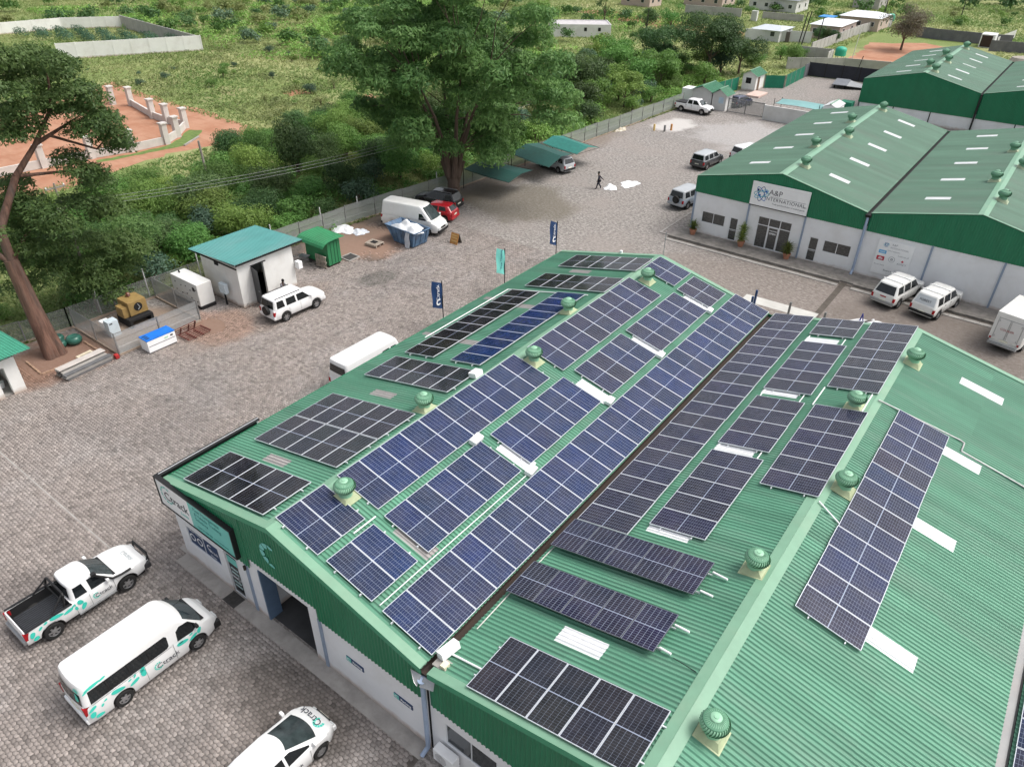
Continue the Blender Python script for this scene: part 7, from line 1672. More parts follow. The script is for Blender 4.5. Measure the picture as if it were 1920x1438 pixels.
CROWN = [(0.5, 5.5, 7.1, 1.9), (-11.1, -2.1, 12.3, 1.6), (0.1, 0.8, 17, 1.6), (6.8, -2.6, 19.6, 1.9), (-8.1, 1.2, 16.9, 1.9), (3.9, -1.7, 10.1, 1.9), (1.9, -4.4, 18.8, 1.1), (2, -6.8, 12, 1.7), (-4.5, 1.5, 15.5, 1.5), (-4, 0, 12.5, 1.1), (-8.4, 0, 6.5, 1.9), (-1.8, -1.2, 15.2, 1.8), (-6.6, -3.9, 15.3, 1.9), (3.2, -0.4, 16.3, 1.2), (4, -4.2, 14.9, 1.9), (6.1, -1.4, 8.4, 1.4), (-7, 2.5, 12.4, 1.9), (0.7, 0.3, 8.4, 1.3), (0.5, -1.7, 18.9, 2), (-4.1, 1.2, 6.3, 1.7), (4.6, 1.7, 8.1, 1.7), (7.2, -2.1, 12.4, 1.5), (-3, -3.3, 9.5, 1.8), (3.6, 11.4, 7.7, 2), (3.9, -2.3, 12.9, 1.8), (4.2, 6.6, 10.7, 1.4), (4.3, -3.9, 18, 1.1), (-0.6, 1.4, 14.6, 1.6), (0.8, -6, 15, 1.8), (-1.9, 0.3, 20.4, 1.1), (3.7, 8.7, 13.5, 1.6), (-0.6, 6.3, 14.6, 1), (-6.7, -3.9, 11.2, 1.1), (4, 1.3, 5.5, 1.4), (-4.6, 4.3, 15, 1.5), (-2.4, 2.8, 15.8, 1.8), (-4.8, -8.2, 12.6, 1.9), (1.4, 3.8, 12.8, 1.6), (10.8, 1.1, 12.9, 1.8), (-2.2, 1.7, 10.7, 1.6), (-4.1, 2.5, 13.9, 1.2), (1.2, -6.5, 7.8, 1.8), (-6.6, 1.2, 6, 1.1), (0.5, 0.4, 11.7, 1.3), (-7.8, -1.5, 10.3, 1.1), (1.5, 5, 2.9, 1.1), (-4.2, -5.2, 10.8, 1.2), (-1.2, -8.5, 15.6, 1.1), (-5.5, -0.8, 14.5, 1.2), (7.6, -0.5, 10.9, 1.7), (10.4, 4.4, 10, 1.1), (-4.3, -1.9, 15.4, 1.3), (-3.7, 2.5, 18.5, 1.6), (0.4, 4.5, 10.7, 1.4), (3.4, -3, 19.9, 1.2), (0.2, -5.7, 17.1, 1.3), (6.9, 0.9, 18.9, 1), (-3.4, -4.8, 12.7, 1.5), (-9.6, -1.2, 10.9, 1.6), (-6.9, -6.3, 12, 1.6), (-5.2, 1.1, 12.9, 1.2), (8.8, 1.4, 16.6, 1.1), (1.8, -2.8, 11.9, 1.1), (-2.6, -4.5, 16.6, 1.1), (5.6, 9.5, 9, 1.6), (-1.6, 1.3, 6, 2), (-1.2, -4.8, 10, 1.1), (8.8, -0.4, 12.7, 1.1), (-8.4, -1.2, 14.5, 1.9), (1.2, -1.9, 15.4, 1), (0.3, 4.2, 5.6, 1.1), (-0.3, 3.4, 18.1, 1.4), (11, 3.1, 8.2, 1.3), (-0.1, 5.4, 19.1, 1.4), (-0.2, 4.2, 14.7, 1.2), (7.4, 4.8, 10.7, 1.1), (-9.8, -1.8, 7.4, 1.2), (4.3, 7, 15.5, 1.9), (3.7, 4, 9.3, 1.8), (1.5, 9.3, 8.1, 1.9), (2.1, 6, 5.3, 1.6), (-7.6, 0.1, 11.4, 1.2), (-2.1, 0.8, 18, 1.9), (2.2, 5.7, 11.1, 1.4), (-3.9, 3.6, 11.2, 1.3), (-7.1, 1.8, 9.5, 1.2), (-1.2, -7.9, 11.6, 1.8), (6.1, -1.5, 5, 1.1)]
# the big tree in the yard
rg = random.Random(8)
blobs = [(x, y, z, r*1.12, r*1.12, r*0.8) for x, y, z, r in CROWN]+[(x*0.8+rg.uniform(-1, 1), y*0.8+rg.uniform(-1, 1), z+rg.uniform(-1.2, 0.6), 1.2, 1.2, 0.9) for x, y, z, r in CROWN[::2] if z > 5]+[(3.4, 3.2, 4.2, 1.5, 1.5, 1.0), (1.8, -2.6, 5.4, 1.5, 1.5, 1.0), (4.6, 0.4, 5.2, 1.7, 1.7, 1.1), (-3.2, -3.4, 5.2, 1.6, 1.6, 1.1), (2.6, 5.6, 4.2, 1.4, 1.4, 0.9), (0.4, -4.6, 6.4, 1.6, 1.6, 1.1)]
runs = [([(0.0, 0, -0.1), (0.05, 0.0, 0.9), (0.0, 0.05, 2.4)], 0.64, 0.46), ([(0.35, 0.2, -0.05), (0.3, 0.25, 1.2), (0.7, 0.8, 3.4)], 0.30, 0.22), ([(-0.4, -0.1, -0.05), (-0.35, 0.0, 1.3), (-0.9, -0.5, 3.4)], 0.30, 0.22)]
mains = []
for a in (0.2, 1.4, 2.5, 3.6, 4.7, 5.7):
    c, s = math.cos(a), math.sin(a); e = (4.2*c, 4.2*s, 12.0+rg.uniform(-1, 2.5)); mains.append([(0.5*c, 0.5*s, 2.0), (1.1*c+rg.uniform(-.2, .2), 1.1*s, 4.6), (2.4*c, 2.4*s+rg.uniform(-.3, .3), 8.0), e]); runs.append((mains[-1], 0.32, 0.06))
for i, (x, y, z, r) in enumerate(CROWN):
    best = min(((Vector(p)-Vector((x, y, z))).length+0.8*max(0, p[2]-z), p) for m_ in mains for p in m_[1:])[1]; p = Vector(best); e = Vector((x, y, z)); md = (p+e)/2+Vector((rg.uniform(-.5, .5), rg.uniform(-.5, .5), 0.5))
    runs.append(([tuple(p), tuple(md), tuple(e)], 0.055, 0.02))
tree('shade_tree', (-21.9, 43.8, 0), 'huge spreading green tree with a forked trunk beside the black estate', runs, blobs, 480, 0.42, L_TREE, BARK, 21, aspect=0.36, up=0.3, droop=0.6, inner=0.2)
# leaning-looking tree at the left edge
up_ = [(-21.2, 7.3, 17.4), (-22.6, 8, 17.3), (-24.2, 10.1, 17), (-22.7, 8.9, 17.3), (-22.6, 10.4, 17), (-20.4, 9.4, 17.2), (-24.5, 9, 16.1), (-22.9, 7.9, 15.9), (-24.5, 9.3, 15.5), (-22.4, 8.5, 15.9), (-23.6, 10.6, 15.8), (-24.5, 11.1, 15.6), (-21.8, 11, 15.2), (-20.8, 9.9, 15.3), (-21.4, 11, 15.1), (-22.7, 12, 14.4), (-23.3, 8.1, 14.6), (-20.9, 7, 15), (-24.4, 9.7, 14.1), (-22.8, 8.8, 14.4), (-21.5, 9.6, 14.3), (-22.7, 10.6, 14.1), (-22.3, 11.7, 13.5), (-24.5, 12.6, 13.2), (-20.3, 11, 13.7), (-23.9, 13.2, 12.9), (-21.2, 6.3, 13.6), (-23.6, 7.2, 13.1), (-22.1, 7.5, 13.5), (-22.2, 7.6, 13.9), (-21.2, 11.7, 13.1), (-21.3, 11.5, 12.5), (-22.1, 12.6, 11.9), (-20.8, 11.7, 12.7), (-22.4, 12.6, 11.6), (-23.1, 12.8, 11.3), (-21.9, 9.2, 11.4), (-23.6, 9.9, 11.3), (-20.8, 9.1, 11.1), (-21, 9.8, 10.8), (-21.6, 10.2, 9.9), (-24.5, 11.5, 9.5), (-24.1, 6.7, 10.3), (-24.3, 6.6, 10.2), (-23.9, 6.8, 9.2), (-22.6, 6.4, 9.4), (-24.5, 5.8, 8.7), (-23.8, 5.7, 8.9), (-22.4, 7.1, 8.5), (-21, 6.7, 9.1), (-24, 9.4, 8.4), (-21.5, 9, 9), (-23.6, 10.8, 8.1), (-22.3, 10.6, 8.3), (-22.9, 10.5, 7.5), (-21.8, 10.5, 8), (-20.3, 6.2, 16.1), (-20.8, 7, 15.9), (-21.3, 9, 15.1), (-24.6, 10.5, 14.8), (-21, 10.8, 14.8), (-23.8, 12, 13.8), (-21.5, 6.5, 14.4), (-23.1, 6.8, 14.4), (-22.7, 7.3, 17), (-21.7, 7.1, 17.5), (-23.2, 8.6, 16.6), (-24.5, 9.5, 16.1), (-20.3, 9.6, 16.9), (-23.7, 11.6, 16.2), (-20.5, 10.2, 13.3), (-21.6, 10.3, 13.1), (-23.6, 5.5, 7.6), (-23.9, 6, 8), (-21.3, 6.5, 8.7), (-23, 6.7, 7.8), (-20.8, 7.2, 8.4), (-20.7, 7.2, 8), (-24.1, 4.4, 7.4), (-20.8, 3.5, 8.9), (-23.1, 5.6, 6.8), (-22.9, 5.4, 6.9), (-24.2, 7.4, 6.3), (-22.1, 6.2, 6.8), (-23.4, 5.9, 9.9), (-24.5, 6.1, 9.3)]
B = [(x+22.2, y-4.6, z, rg.uniform(0.8, 1.3), rg.uniform(0.8, 1.3), rg.uniform(0.4, 0.7)) for x, y, z in up_]
B += [(x+22.2, y-4.6, z, rg.uniform(1.0, 1.4), rg.uniform(1.0, 1.4), rg.uniform(0.55, 0.8)) for x, y, z in [(-25, 7.8, 4.6), (-24.5, 9.2, 4.1), (-24.8, 10.9, 4), (-24.5, 8.4, 3), (-24.4, 10, 2.8), (-25.2, 6.5, 5.4), (-25.3, 5.1, 5.1), (-24.1, 8.4, 5.8), (-24.9, 10.4, 5.1), (-25, 12.2, 4.7), (-23.9, 6.5, 4.3), (-24.6, 10.4, 1.3), (-24.1, 12.7, 4), (-24.6, 5, 3.9), (-24.4, 8.9, 2.2), (-25.1, 12.1, 2.7)]]
tree('shade_tree', (-22.2, 4.6, 0), 'red-barked tree with a flat layered crown at the left picture edge', [([(0, 0, -0.1), (-0.1, -0.02, 1.2), (-0.3, -0.1, 4.5), (-0.4, -0.15, 6.6)], 0.62, 0.40), ([(0.28, 0.38, -0.05), (0.12, 0.26, 1.2), (-0.05, 0.16, 2.8), (-0.25, 0.05, 5.0)], 0.36, 0.24), ([(0.3, -0.3, -0.05), (0.15, -0.2, 1.4), (-0.1, -0.1, 3.6), (-0.3, -0.2, 5.5)], 0.34, 0.24), ([(-0.3, 0.45, -0.05), (-0.25, 0.3, 1.6), (-0.35, 0.05, 4.4)], 0.3, 0.2), ([(-0.4, -0.15, 6.2), (-0.3, -0.1, 8.5), (-0.3, 1.7, 11.2), (-0.3, 3.3, 12.7), (-0.3, 5.0, 13.3), (-0.2, 6.2, 13.8)], 0.30, 0.03), ([(-0.3, 3.3, 12.7), (0.2, 4.6, 14.6), (0.4, 4.9, 16.4)], 0.14, 0.05), ([(-0.3, 4.2, 13.0), (-0.2, 6.6, 11.7), (0.3, 7.2, 12.4)], 0.09, 0.03), ([(-0.3, 1.7, 11.2), (-0.3, 4.6, 10.8), (-0.3, 5.6, 9.8)], 0.11, 0.04), ([(-0.4, -0.15, 6.4), (-1.0, 1.6, 7.8), (-0.9, 4.0, 8.2)], 0.16, 0.05), ([(-0.4, -0.15, 6.4), (-0.9, -2.2, 9.0), (-1.2, -3.2, 12.0)], 0.2, 0.06)], B, 760, 0.24, L_TREE, BARKR, 22, aspect=0.42, up=0.5, inner=0.25)
lo = [(-27.5, 7.1, 6.1), (-27.6, 8.6, 5.6), (-27.1, 5.7, 5.5), (-27.4, 9.9, 5.2), (-28.0, 11.4, 4.6), (-26.3, 11.7, 4.5), (-26.9, 8.4, 3.9), (-26.7, 9.9, 3.0), (-27.6, 11.7, 2.1), (-27.8, 12.7, 2.5), (-27.3, 13.5, 4.5), (-26.6, 6.9, 4.9), (-26.6, 13.5, 3.4), (-27.1, 14.7, 4.0), (-28.5, 10.5, 2.0), (-29.0, 9.0, 3.5), (-29.5, 13.0, 3.5), (-28.6, 15.5, 3.0)]
tree('small_tree', (-27.6, 10.2, 0), 'dense leafy tree just outside the fence behind the red-barked trunk', [([(0, 0, 0), (0.1, 0.1, 1.6), (0.1, -0.3, 3.2)], 0.16, 0.10), ([(0.05, 0.05, 0.9), (0.2, 1.6, 2.4), (0.3, 2.8, 3.6)], 0.09, 0.04), ([(0.1, 0, 2.6), (0.2, -1.4, 4.4)], 0.08, 0.04)], [(x+27.6, y-10.2, z, rg.uniform(1.2, 1.7), rg.uniform(1.2, 1.7), rg.uniform(0.8, 1.1)) for x, y, z in lo], 760, 0.21, L_TREE, BARK, 23, aspect=0.45, inner=0.25)
def round_tree(x, y, h, r, lm, label, seed, n=14, trunk_h=None, npp=240, sz=0.32, bark=BARK, flat=0.75, group=None):
    rr = random.Random(seed); B = []; th = trunk_h or h*0.35
    for i in range(n):
        a = rr.uniform(0, 6.28); q = r*rr.uniform(0.15, 0.72); s = r*rr.uniform(0.28, 0.45); B.append((q*math.cos(a), q*math.sin(a), rr.uniform(th+s*0.3, h-s*0.6), s, s, s*flat))
    runs = [([(0, 0, 0), (0.05, 0.03, th), (0.1, 0, h*0.7)], 0.05*h*0.6, 0.06)]+[([(0, 0, th*0.8), (0.5*r*math.cos(a), 0.5*r*math.sin(a), h*0.6)], 0.03*h*0.5, 0.03) for a in (0.4, 2.4, 4.5)]
    return tree('round_tree', (x, y, -0.03), label, runs, B, npp, sz, lm, bark, seed, group, aspect=0.45)
round_tree(-27.5, 116.5, 9.5, 6.2, L_DARK, 'largest dark tree of the clump beyond the gate', 31, 22)
round_tree(-33.5, 110.5, 8.0, 5.0, L_DARK, 'dark tree on the left of the clump beyond the gate', 32, 18)
round_tree(-24.0, 121.5, 7.0, 4.2, L_DARK, 'smaller dark tree on the right of the clump beyond the gate', 33, 14)
round_tree(-38.0, 104.0, 6.4, 4.0, L_MID, 'mid-green tree left of the dark clump beyond the gate', 34, 14)
round_tree(-29.5, 103.0, 5.6, 3.6, L_MID, 'feathery green tree in front of the dark clump', 35, 13)
round_tree(-27.0, 87.0, 4.6, 3.2, L_LIGHT, 'pale feathery tree just behind the fence near the gate', 36, 12)
round_tree(-33.0, 66.0, 13.5, 4.5, L_TREE, 'slender taller tree standing behind the huge spreading one', 37, 16, 5.0, sz=0.4)
round_tree(-42.0, 74.0, 12.5, 4.0, L_TREE, 'slender tree seen through the crown of the huge spreading one', 38, 14, 5.0, sz=0.4)
round_tree(-52.0, 151.0, 6.5, 3.0, L_MID, 'leafy tree beside the wire pole on the far scrubland', 39, 10)
round_tree(-57.5, 150.0, 5.5, 3.2, L_DARK, 'dark round tree left of the wire pole on the far scrubland', 40, 10)
round_tree(-73.0, 158.0, 7.0, 2.6, L_DARK, 'narrow dark tree beyond the flat white building', 41, 9)
round_tree(-7.9, 166.5, 8.6, 5.2, L_BROWN, 'bare-looking grey-brown tree on the red earth behind the far warehouse', 42, 20, 2.4, 190, 0.28)
# undergrowth: creepers, weeds and low bushes that knit the shrubs together
def undergrowth(name, n, xr, yr, rr, m_, npp, sz, label, seed, ok, flat=0.45):
    rg = random.Random(seed); B = []
    while len(B) < n:
        x, y = rg.uniform(*xr), rg.uniform(*yr)
        if not ok(x, y): continue
        if math.sin(x*0.21+seed)*math.cos(y*0.17+seed*2)+0.5*math.sin(x*0.5-y*0.4) < -0.25: continue
        r = rg.uniform(*rr); B.append((x, y, r*flat*0.5, r, r*rg.uniform(0.7, 1.3), r*flat))
    tag(link(name, foliage(name, seed, B, npp, sz, m_, aspect=0.55, up=0.6)), label, 'undergrowth', kind='stuff')
fx = lambda y: np.interp(y, [-20, 5, 40, 76, 94, 125], [-26, -24.9, -23.4, -21.5, -20.4, -20])
undergrowth('undergrowth', 420, (-51, -25), (8, 64), (0.7, 1.7), L_MID, 190, 0.26, 'tangled green undergrowth between the dirt road and the mesh fence', 301, lambda x, y: x < fx(y)-1.0)
undergrowth('undergrowth', 300, (-54, -22), (60, 124), (0.8, 2.0), L_LIGHT, 150, 0.32, 'pale green undergrowth behind the long mesh fence', 302, lambda x, y: x < fx(y)-1.2)
undergrowth('undergrowth', 380, (-115, -53), (48, 112), (0.7, 2.2), L_OLIVE, 42, 0.34, 'low olive weeds in the dry grass field', 303, lambda x, y: y > 49, 0.28)
undergrowth('undergrowth', 420, (-190, -55), (76, 175), (1.2, 3.6), L_LIGHT, 26, 0.55, 'patches of fresh green weeds on the far scrubland', 304, lambda x, y: not (-84 < x < -60 and 130 < y < 148), 0.3)
# crop rows inside the walled plot
B = [(-151+6.0*i+1.5*j, 59.5+1.6*i+3.1*j, 0.8, 2.6, 1.3, 1.0) for i in range(5) for j in range(4)]
tag(link('crop_patch', foliage('crop_patch', 61, B, 150, 0.5, leaf_mat('leaf_crop', (0.035, 0.10, 0.055), (0.10, 0.20, 0.12)), aspect=0.2)), 'blue-green crop growing inside the walled plot', 'crop', kind='stuff')
# grass: blades in tufts over the open ground
def grass():
    rng = np.random.default_rng(5); n = 210000
    cx, cy = 25.5, -9.7
    d = 55+rng.random(n)**1.25*230; a = R(-37)+rng.uniform(-0.66, 0.66, n)
    x = cx+d*np.sin(a); y = cy+d*np.cos(a)
    yard_x = np.interp(y, [-20, 5, 40, 76, 94, 113, 128], [-26, -24.9, -23.4, -21.5, -20.4, -18.5, -14])
    k = (x < yard_x-0.25) | (y > 135)
    k &= ~((x > -97) & (x < -54.5) & (y < 47) & (y > -6) & (x < -55+0*y) & ~((y > 47-(x+97)*0.02)))
    k &= ~((x > -18) & (x < 8) & (y > 146) & (y < 188)) & ~((x > -14) & (y < 146))
    x, y, d = x[k], y[k], d[k]
    m2 = 26000                                      # thicker along the fence
    yy = rng.uniform(-8, 95, m2); xx = np.interp(yy, [-20, 5, 40, 76, 94], [-26, -24.9, -23.4, -21.5, -20.4])-0.15-rng.random(m2)**1.5*14
    x = np.concatenate([x, xx]); y = np.concatenate([y, yy]); d = np.concatenate([d, np.full(m2, 70.0)])
    n = len(x); h = rng.uniform(0.10, 0.32, n)*(1+d/260); w = rng.uniform(0.03, 0.075, n)*(1+d/160)
    clump = 0.5+0.5*np.sin(x*0.13+1.3*np.sin(y*0.11))*np.cos(y*0.17+np.sin(x*0.09))
    V = []; 
    th = rng.uniform(0, 6.28, n); lean = rng.normal(0, 0.9, (n, 2))*h[:, None]
    base = np.stack([x, y, np.full(n, -0.03)], 1); sx = np.stack([np.cos(th)*w, np.sin(th)*w, np.zeros(n)], 1)
    tip = base+np.stack([lean[:, 0], lean[:, 1], h], 1); tip2 = base+np.stack([-lean[:, 1], lean[:, 0], h*0.8], 1); sy = np.stack([-np.sin(th)*w, np.cos(th)*w, np.zeros(n)], 1)
    V = np.stack([base-sx, base+sx, tip, base-sy, base+sy, tip2], 1).reshape(-1, 3)
    F = np.stack([np.arange(0, 6*n, 6)[:, None]+np.array([0, 1, 2]), np.arange(0, 6*n, 6)[:, None]+np.array([3, 4, 5])], 1).reshape(-1, 3)
    me = nmesh('grass', V, F, leaf_mat('grass_blade', (0.118, 0.212, 0.05), (0.355, 0.36, 0.165), 0.45)); tone = np.clip(clump*0.75+rng.normal(0.08, 0.13, n), 0, 1)
    face_attr(me, 'tone', np.repeat(tone, 2))
    tag(link('grass', me), 'long grass and weeds covering the open scrubland', 'grass', kind='stuff')
grass()
# grass and weeds in the tree bed and pen
# ------------------------------------------------------------------ gate, guard huts and the far end of the yard
GW = mat('grey_block_wall', (0.42, 0.405, 0.39), 0.85, 0.12, 0.8, dirt=(0.3, 0.28, 0.26), dirt_scale=0.5, dirt_amt=0.6); GWD = mat('dark_screen_wall', (0.030, 0.032, 0.042), 0.7, 0.15, 1.0); NET = mat('green_net', (0.010, 0.165, 0.095), 0.7, 0.2, 1.2); WHW = mat('chalky_white_wall', (0.60, 0.60, 0.59), 0.85, 0.08, 0.6, dirt=(0.4, 0.38, 0.35), dirt_scale=0.5, dirt_amt=0.5); GREEND = mat('hut_green_roof', (0.075, 0.245, 0.145), 0.5, 0.1, 2.0)
def wall_run(name, pts, h, m_, label, cat='wall', t=0.2, bay=2.4, cap=True, post=None):
    o = empty(name, (pts[0][0], pts[0][1], 0), 0, label, cat); off = Vector((pts[0][0], pts[0][1], 0))
    for a, b_ in zip(pts[:-1], pts[1:]):
        A, B = Vector((a[0], a[1], 0))-off, Vector((b_[0], b_[1], 0))-off; L_ = (B-A).length; n = max(1, round(L_/bay)); d = (B-A)/n; u = d.normalized(); nn = Vector((-u.y, u.x, 0))
        for i in range(n):
            p, q = A+d*i+u*0.06, A+d*(i+1)-u*0.06
            MB().prism([p-nn*t*0.4, q-nn*t*0.4, q+nn*t*0.4, p+nn*t*0.4], (0, 0, h)).build('wall_panel', m_, o)
            pc = A+d*i; MB().prism([pc-u*0.08-nn*t*0.6, pc+u*0.08-nn*t*0.6, pc+u*0.08+nn*t*0.6, pc-u*0.08+nn*t*0.6], (0, 0, h+0.05)).build('wall_post', post or m_, o)
        MB().prism([B-u*0.08-nn*t*0.6, B+u*0.08-nn*t*0.6, B+u*0.08+nn*t*0.6, B-u*0.08+nn*t*0.6], (0, 0, h+0.05)).build('wall_post', post or m_, o)
    return o
def gable_hut(name, x0, x1, y0, y1, hw_, hr, label, wall_m=WALL2, roof_m=GREEND, over=0.3, cat='hut', door=None, win=None):
    o = empty(name, ((x0+x1)/2, (y0+y1)/2, 0), 0, label, cat); cx, cy = (x0+x1)/2, (y0+y1)/2; w, d = (x1-x0)/2, (y1-y0)/2
    MB().prism([(-w, -d, 0), (w, -d, 0), (w, -d, hw_), (0, -d, hr-0.08), (-w, -d, hw_)], (0, 2*d, 0)).build('wall', wall_m, o)
    s = (hr-hw_)/w
    for sg_ in (-1, 1):
        n = 10; mb = MB(); e = w+over
        q = rib_slope(sg_*e, hr-s*e+0.05, 0.0, hr+0.05, -d-over, d+over, roof_m, 'roof', o)
    MB().box((-0.09, -d-over, hr+0.06), (0.09, d+over, hr+0.12)).build('ridge_cap', FLASH, o)
    if win: u, z, a, b_ = win; q = MB().box((u-a, -d-0.03, z-b_), (u+a, -d-0.005, z+b_)).build('window', DARK, o); MB().box((u-0.03, -d-0.05, z-b_), (u+0.03, -d-0.02, z+b_)).box((u-a, -d-0.05, z-0.03), (u+a, -d-0.02, z+0.03)).build('window_bars', BLACK, q)
    if door: u, a, h = door; MB().box((w+0.003, u-a, 0.0), (w+0.03, u+a, h)).build('door', mat('brown_door', (0.16, 0.10, 0.07), 0.7), o)
    return o
gable_hut('guard_hut', -20.1, -17.1, 94.5, 98.5, 2.3, 2.9, 'larger grey gate hut with a green gabled roof', WHW)
gable_hut('guard_hut', -16.9, -14.85, 94.4, 96.6, 2.2, 2.85, 'smaller grey gate hut with a pale poster on its front', WHW)
tag(MB().box((-15.9, 94.33, 1.0), (-15.2, 94.37, 1.8)).build('wall_poster', mat('pale_blue_poster', (0.45, 0.58, 0.68), 0.6)), 'pale blue poster on the front of the smaller gate hut', 'poster')
tag(bevel(MB().box((-22.0, 95.0, 0.0), (-20.2, 97.0, 2.15)).build('white_cabin', WHITE), 0.04), 'plain white cabin box behind the white double-cab pickup', 'cabin')
gable_hut('guard_hut', -18.6, -16.4, 109.5, 113.0, 2.35, 2.95, 'white hut with a barred window and green roof beyond the gate', WALL2, win=(-0.1, 1.5, 0.42, 0.42), door=(-0.6, 0.4, 2.0))
gt = empty('sliding_gate', (-14.4, 94.3, 0), 0, 'wide grey steel gate with two open bays beside the gate huts', 'gate')
for x in (0.0, 2.55, 5.15): MB().box((x-0.06, -0.05, 0), (x+0.06, 0.05, 1.95)).build('gate_post', POST, gt)
for z in (0.12, 1.88): MB().box((0, -0.04, z-0.05), (5.15, 0.04, z+0.05)).build('gate_rail', POST, gt)
for x0 in (0.06, 2.61): MB().box((x0, -0.008, 0.17), (x0+2.45, 0.008, 1.83)).build('mesh_panel', MATS['wire_mesh'], gt)
wall_run('boundary_wall', [(-8.9, 93.6), (0.6, 93.6)], 1.9, WHW, 'smooth pale wall between the gate and the warehouse corner', t=0.25, bay=9.5)
sail('net_canopy', [(-8.3, 95.2, 1.95), (-2.2, 95.2, 1.95), (-2.3, 98.6, 2.0), (-8.3, 98.4, 2.0)], 0.1, 0.15, 'flat pale teal net canopy behind the pale wall', [(-8.3, 95.2, 2.6), (-2.2, 95.2, 2.6), (-2.3, 98.6, 2.2), (-8.3, 98.4, 2.2)], mat('pale_teal_net', (0.17, 0.34, 0.34), 0.6, 0.12, 1.0))
gable_hut('small_cabin', -2.2, -0.4, 97.0, 100.5, 2.1, 2.45, 'small white cabin beside the pale teal canopy', WHITE, WHITE, 0.1, 'cabin', win=(-0.3, 1.5, 0.35, 0.3))
tag(bevel(MB().box((-1.6, 102.5, 0), (0.0, 104.2, 1.9)).build('green_bin', NET), 0.05), 'green box container at the corner of the farthest warehouse', 'container')
sl = MB().box((-16.2, 105.4, 0.0), (-14.1, 109.2, 0.28)).build('concrete_plinth', mat('pink_slab', (0.55, 0.42, 0.37), 0.8, 0.08, 1)); tag(bevel(sl, 0.03), 'low pale concrete plinth in front of the white barred hut', 'plinth')
for pts, lb in (([(-20.5, 99.0), (-19.0, 109.0)], 'green net screen on the fence between the gate huts and the white hut'), ([(-16.3, 113.2), (-13.7, 115.0)], 'green net screen right of the white hut'), ([(-13.75, 115.8), (-14.0, 125.3)], 'green net screen along the side of the far yard')):
    q = wall_run('net_screen', pts, 1.9, NET, lb, 'screen', 0.05, 2.2, post=POST)
wall_run('screen_wall', [(-14.0, 127.6), (-3, 128.6), (8, 129.6)], 2.2, GWD, 'dark grey screen wall closing the far yard', t=0.12, bay=2.75, post=BLACK)
wall_run('screen_wall', [(-14.0, 125.4), (-14.0, 127.6)], 2.1, mat('grey_screen', (0.12, 0.125, 0.135), 0.7), 'short grey screen at the corner of the far yard', t=0.1, bay=2.2)
tag(MB().tube((-6.2, 126.5, 0), (-5.6, 126.8, 4.2), 0.06, 8).build('slim_pole', BLACK), 'slim black pole in front of the dark screen wall', 'pole')
rp = empty('loading_ramp', (-6.8, 122.5, 0), R(8), 'low steel loading ramp parked in the far yard', 'ramp')
MB().prism([(-1.2, -2.2, 0.55), (1.0, -2.2, 0.55), (1.0, 2.2, 0.75), (-1.2, 2.2, 0.75)], (0, 0, 0.08)).build('deck', mat('ramp_grey', (0.15, 0.16, 0.18), 0.5, 0.15, 2), rp); MB().prism([(1.0, -2.0, 0.5), (3.4, -1.2, 0.3), (3.4, 1.2, 0.35), (1.0, 2.0, 0.68)], (0, 0, 0.06)).build('ramp_plate', STEEL, rp)
for x, y in ((-0.9, -1.4), (0.7, -1.4), (-0.9, 1.4), (0.7, 1.4)): MB().lathe([(0.25, -0.1), (0.25, 0.1)], (x, y, 0.25), 14, 'X').build('wheel', TYRE, rp)
# ------------------------------------------------------------------ plots and houses behind
wall_run('plot_wall', [(-19.0, 131.2), (-11, 137.5), (6, 141)], 1.9, GW, 'grey block wall behind the dark screen wall', bay=2.6)
wall_run('plot_wall', [(-21.3, 145.0), (-15.4, 145.5), (-15.2, 141.5)], 1.9, GW, 'grey wall corner beside the green water tank', bay=2.4)
wall_run('plot_wall', [(-21.0, 150.5), (-20.7, 165), (-20.5, 184.5), (-18.0, 200)], 1.9, GW, 'long grey wall running up to the houses', bay=2.6)
wall_run('plot_wall', [(-37.3, 157.0), (-25.0, 162.3)], 2.2, WHW, 'pale wall of the plot left of the pink house', bay=4.0)
tag(MB().box((-29.6, 160.0, 0), (-28.8, 160.3, 2.0)).build('plot_gate', mat('brown_gate', (0.13, 0.11, 0.10), 0.7)), 'narrow brown gate in the pale plot wall', 'gate')
wall_run('plot_wall', [(-9.5, 187.8), (-4.8, 186.5), (5.3, 186.7), (9, 187.5)], 2.1, mat('dark_grey_wall', (0.15, 0.15, 0.165), 0.85, 0.15, 1.0, dirt=(0.25, 0.24, 0.25), dirt_amt=0.6), 'dark grey wall below the bright meadow', bay=2.6)
wall_run('plot_wall', [(6.4, 178.0), (22, 181)], 2.0, MATS['dark_grey_wall'], 'dark grey wall at the right behind the farthest warehouse', bay=2.6)
wall_run('picket_fence', [(6.6, 185.5), (8.2, 199.5)], 1.8, POSTW, 'white picket fence climbing away beside the white shipping box', 'fence', 0.1, 0.9)
bx = empty('storage_box', (5.2, 183.4, 0), 0, 'white storage box with a dark open end', 'storage box'); MB().box((-1.4, -1.6, 0), (1.2, 2.0, 2.5)).build('body', WHITE, bx); MB().box((-1.2, -1.63, 0.1), (0.8, -1.6, 2.3)).build('opening', mat('brown_dark', (0.05, 0.03, 0.025), 0.8), bx)
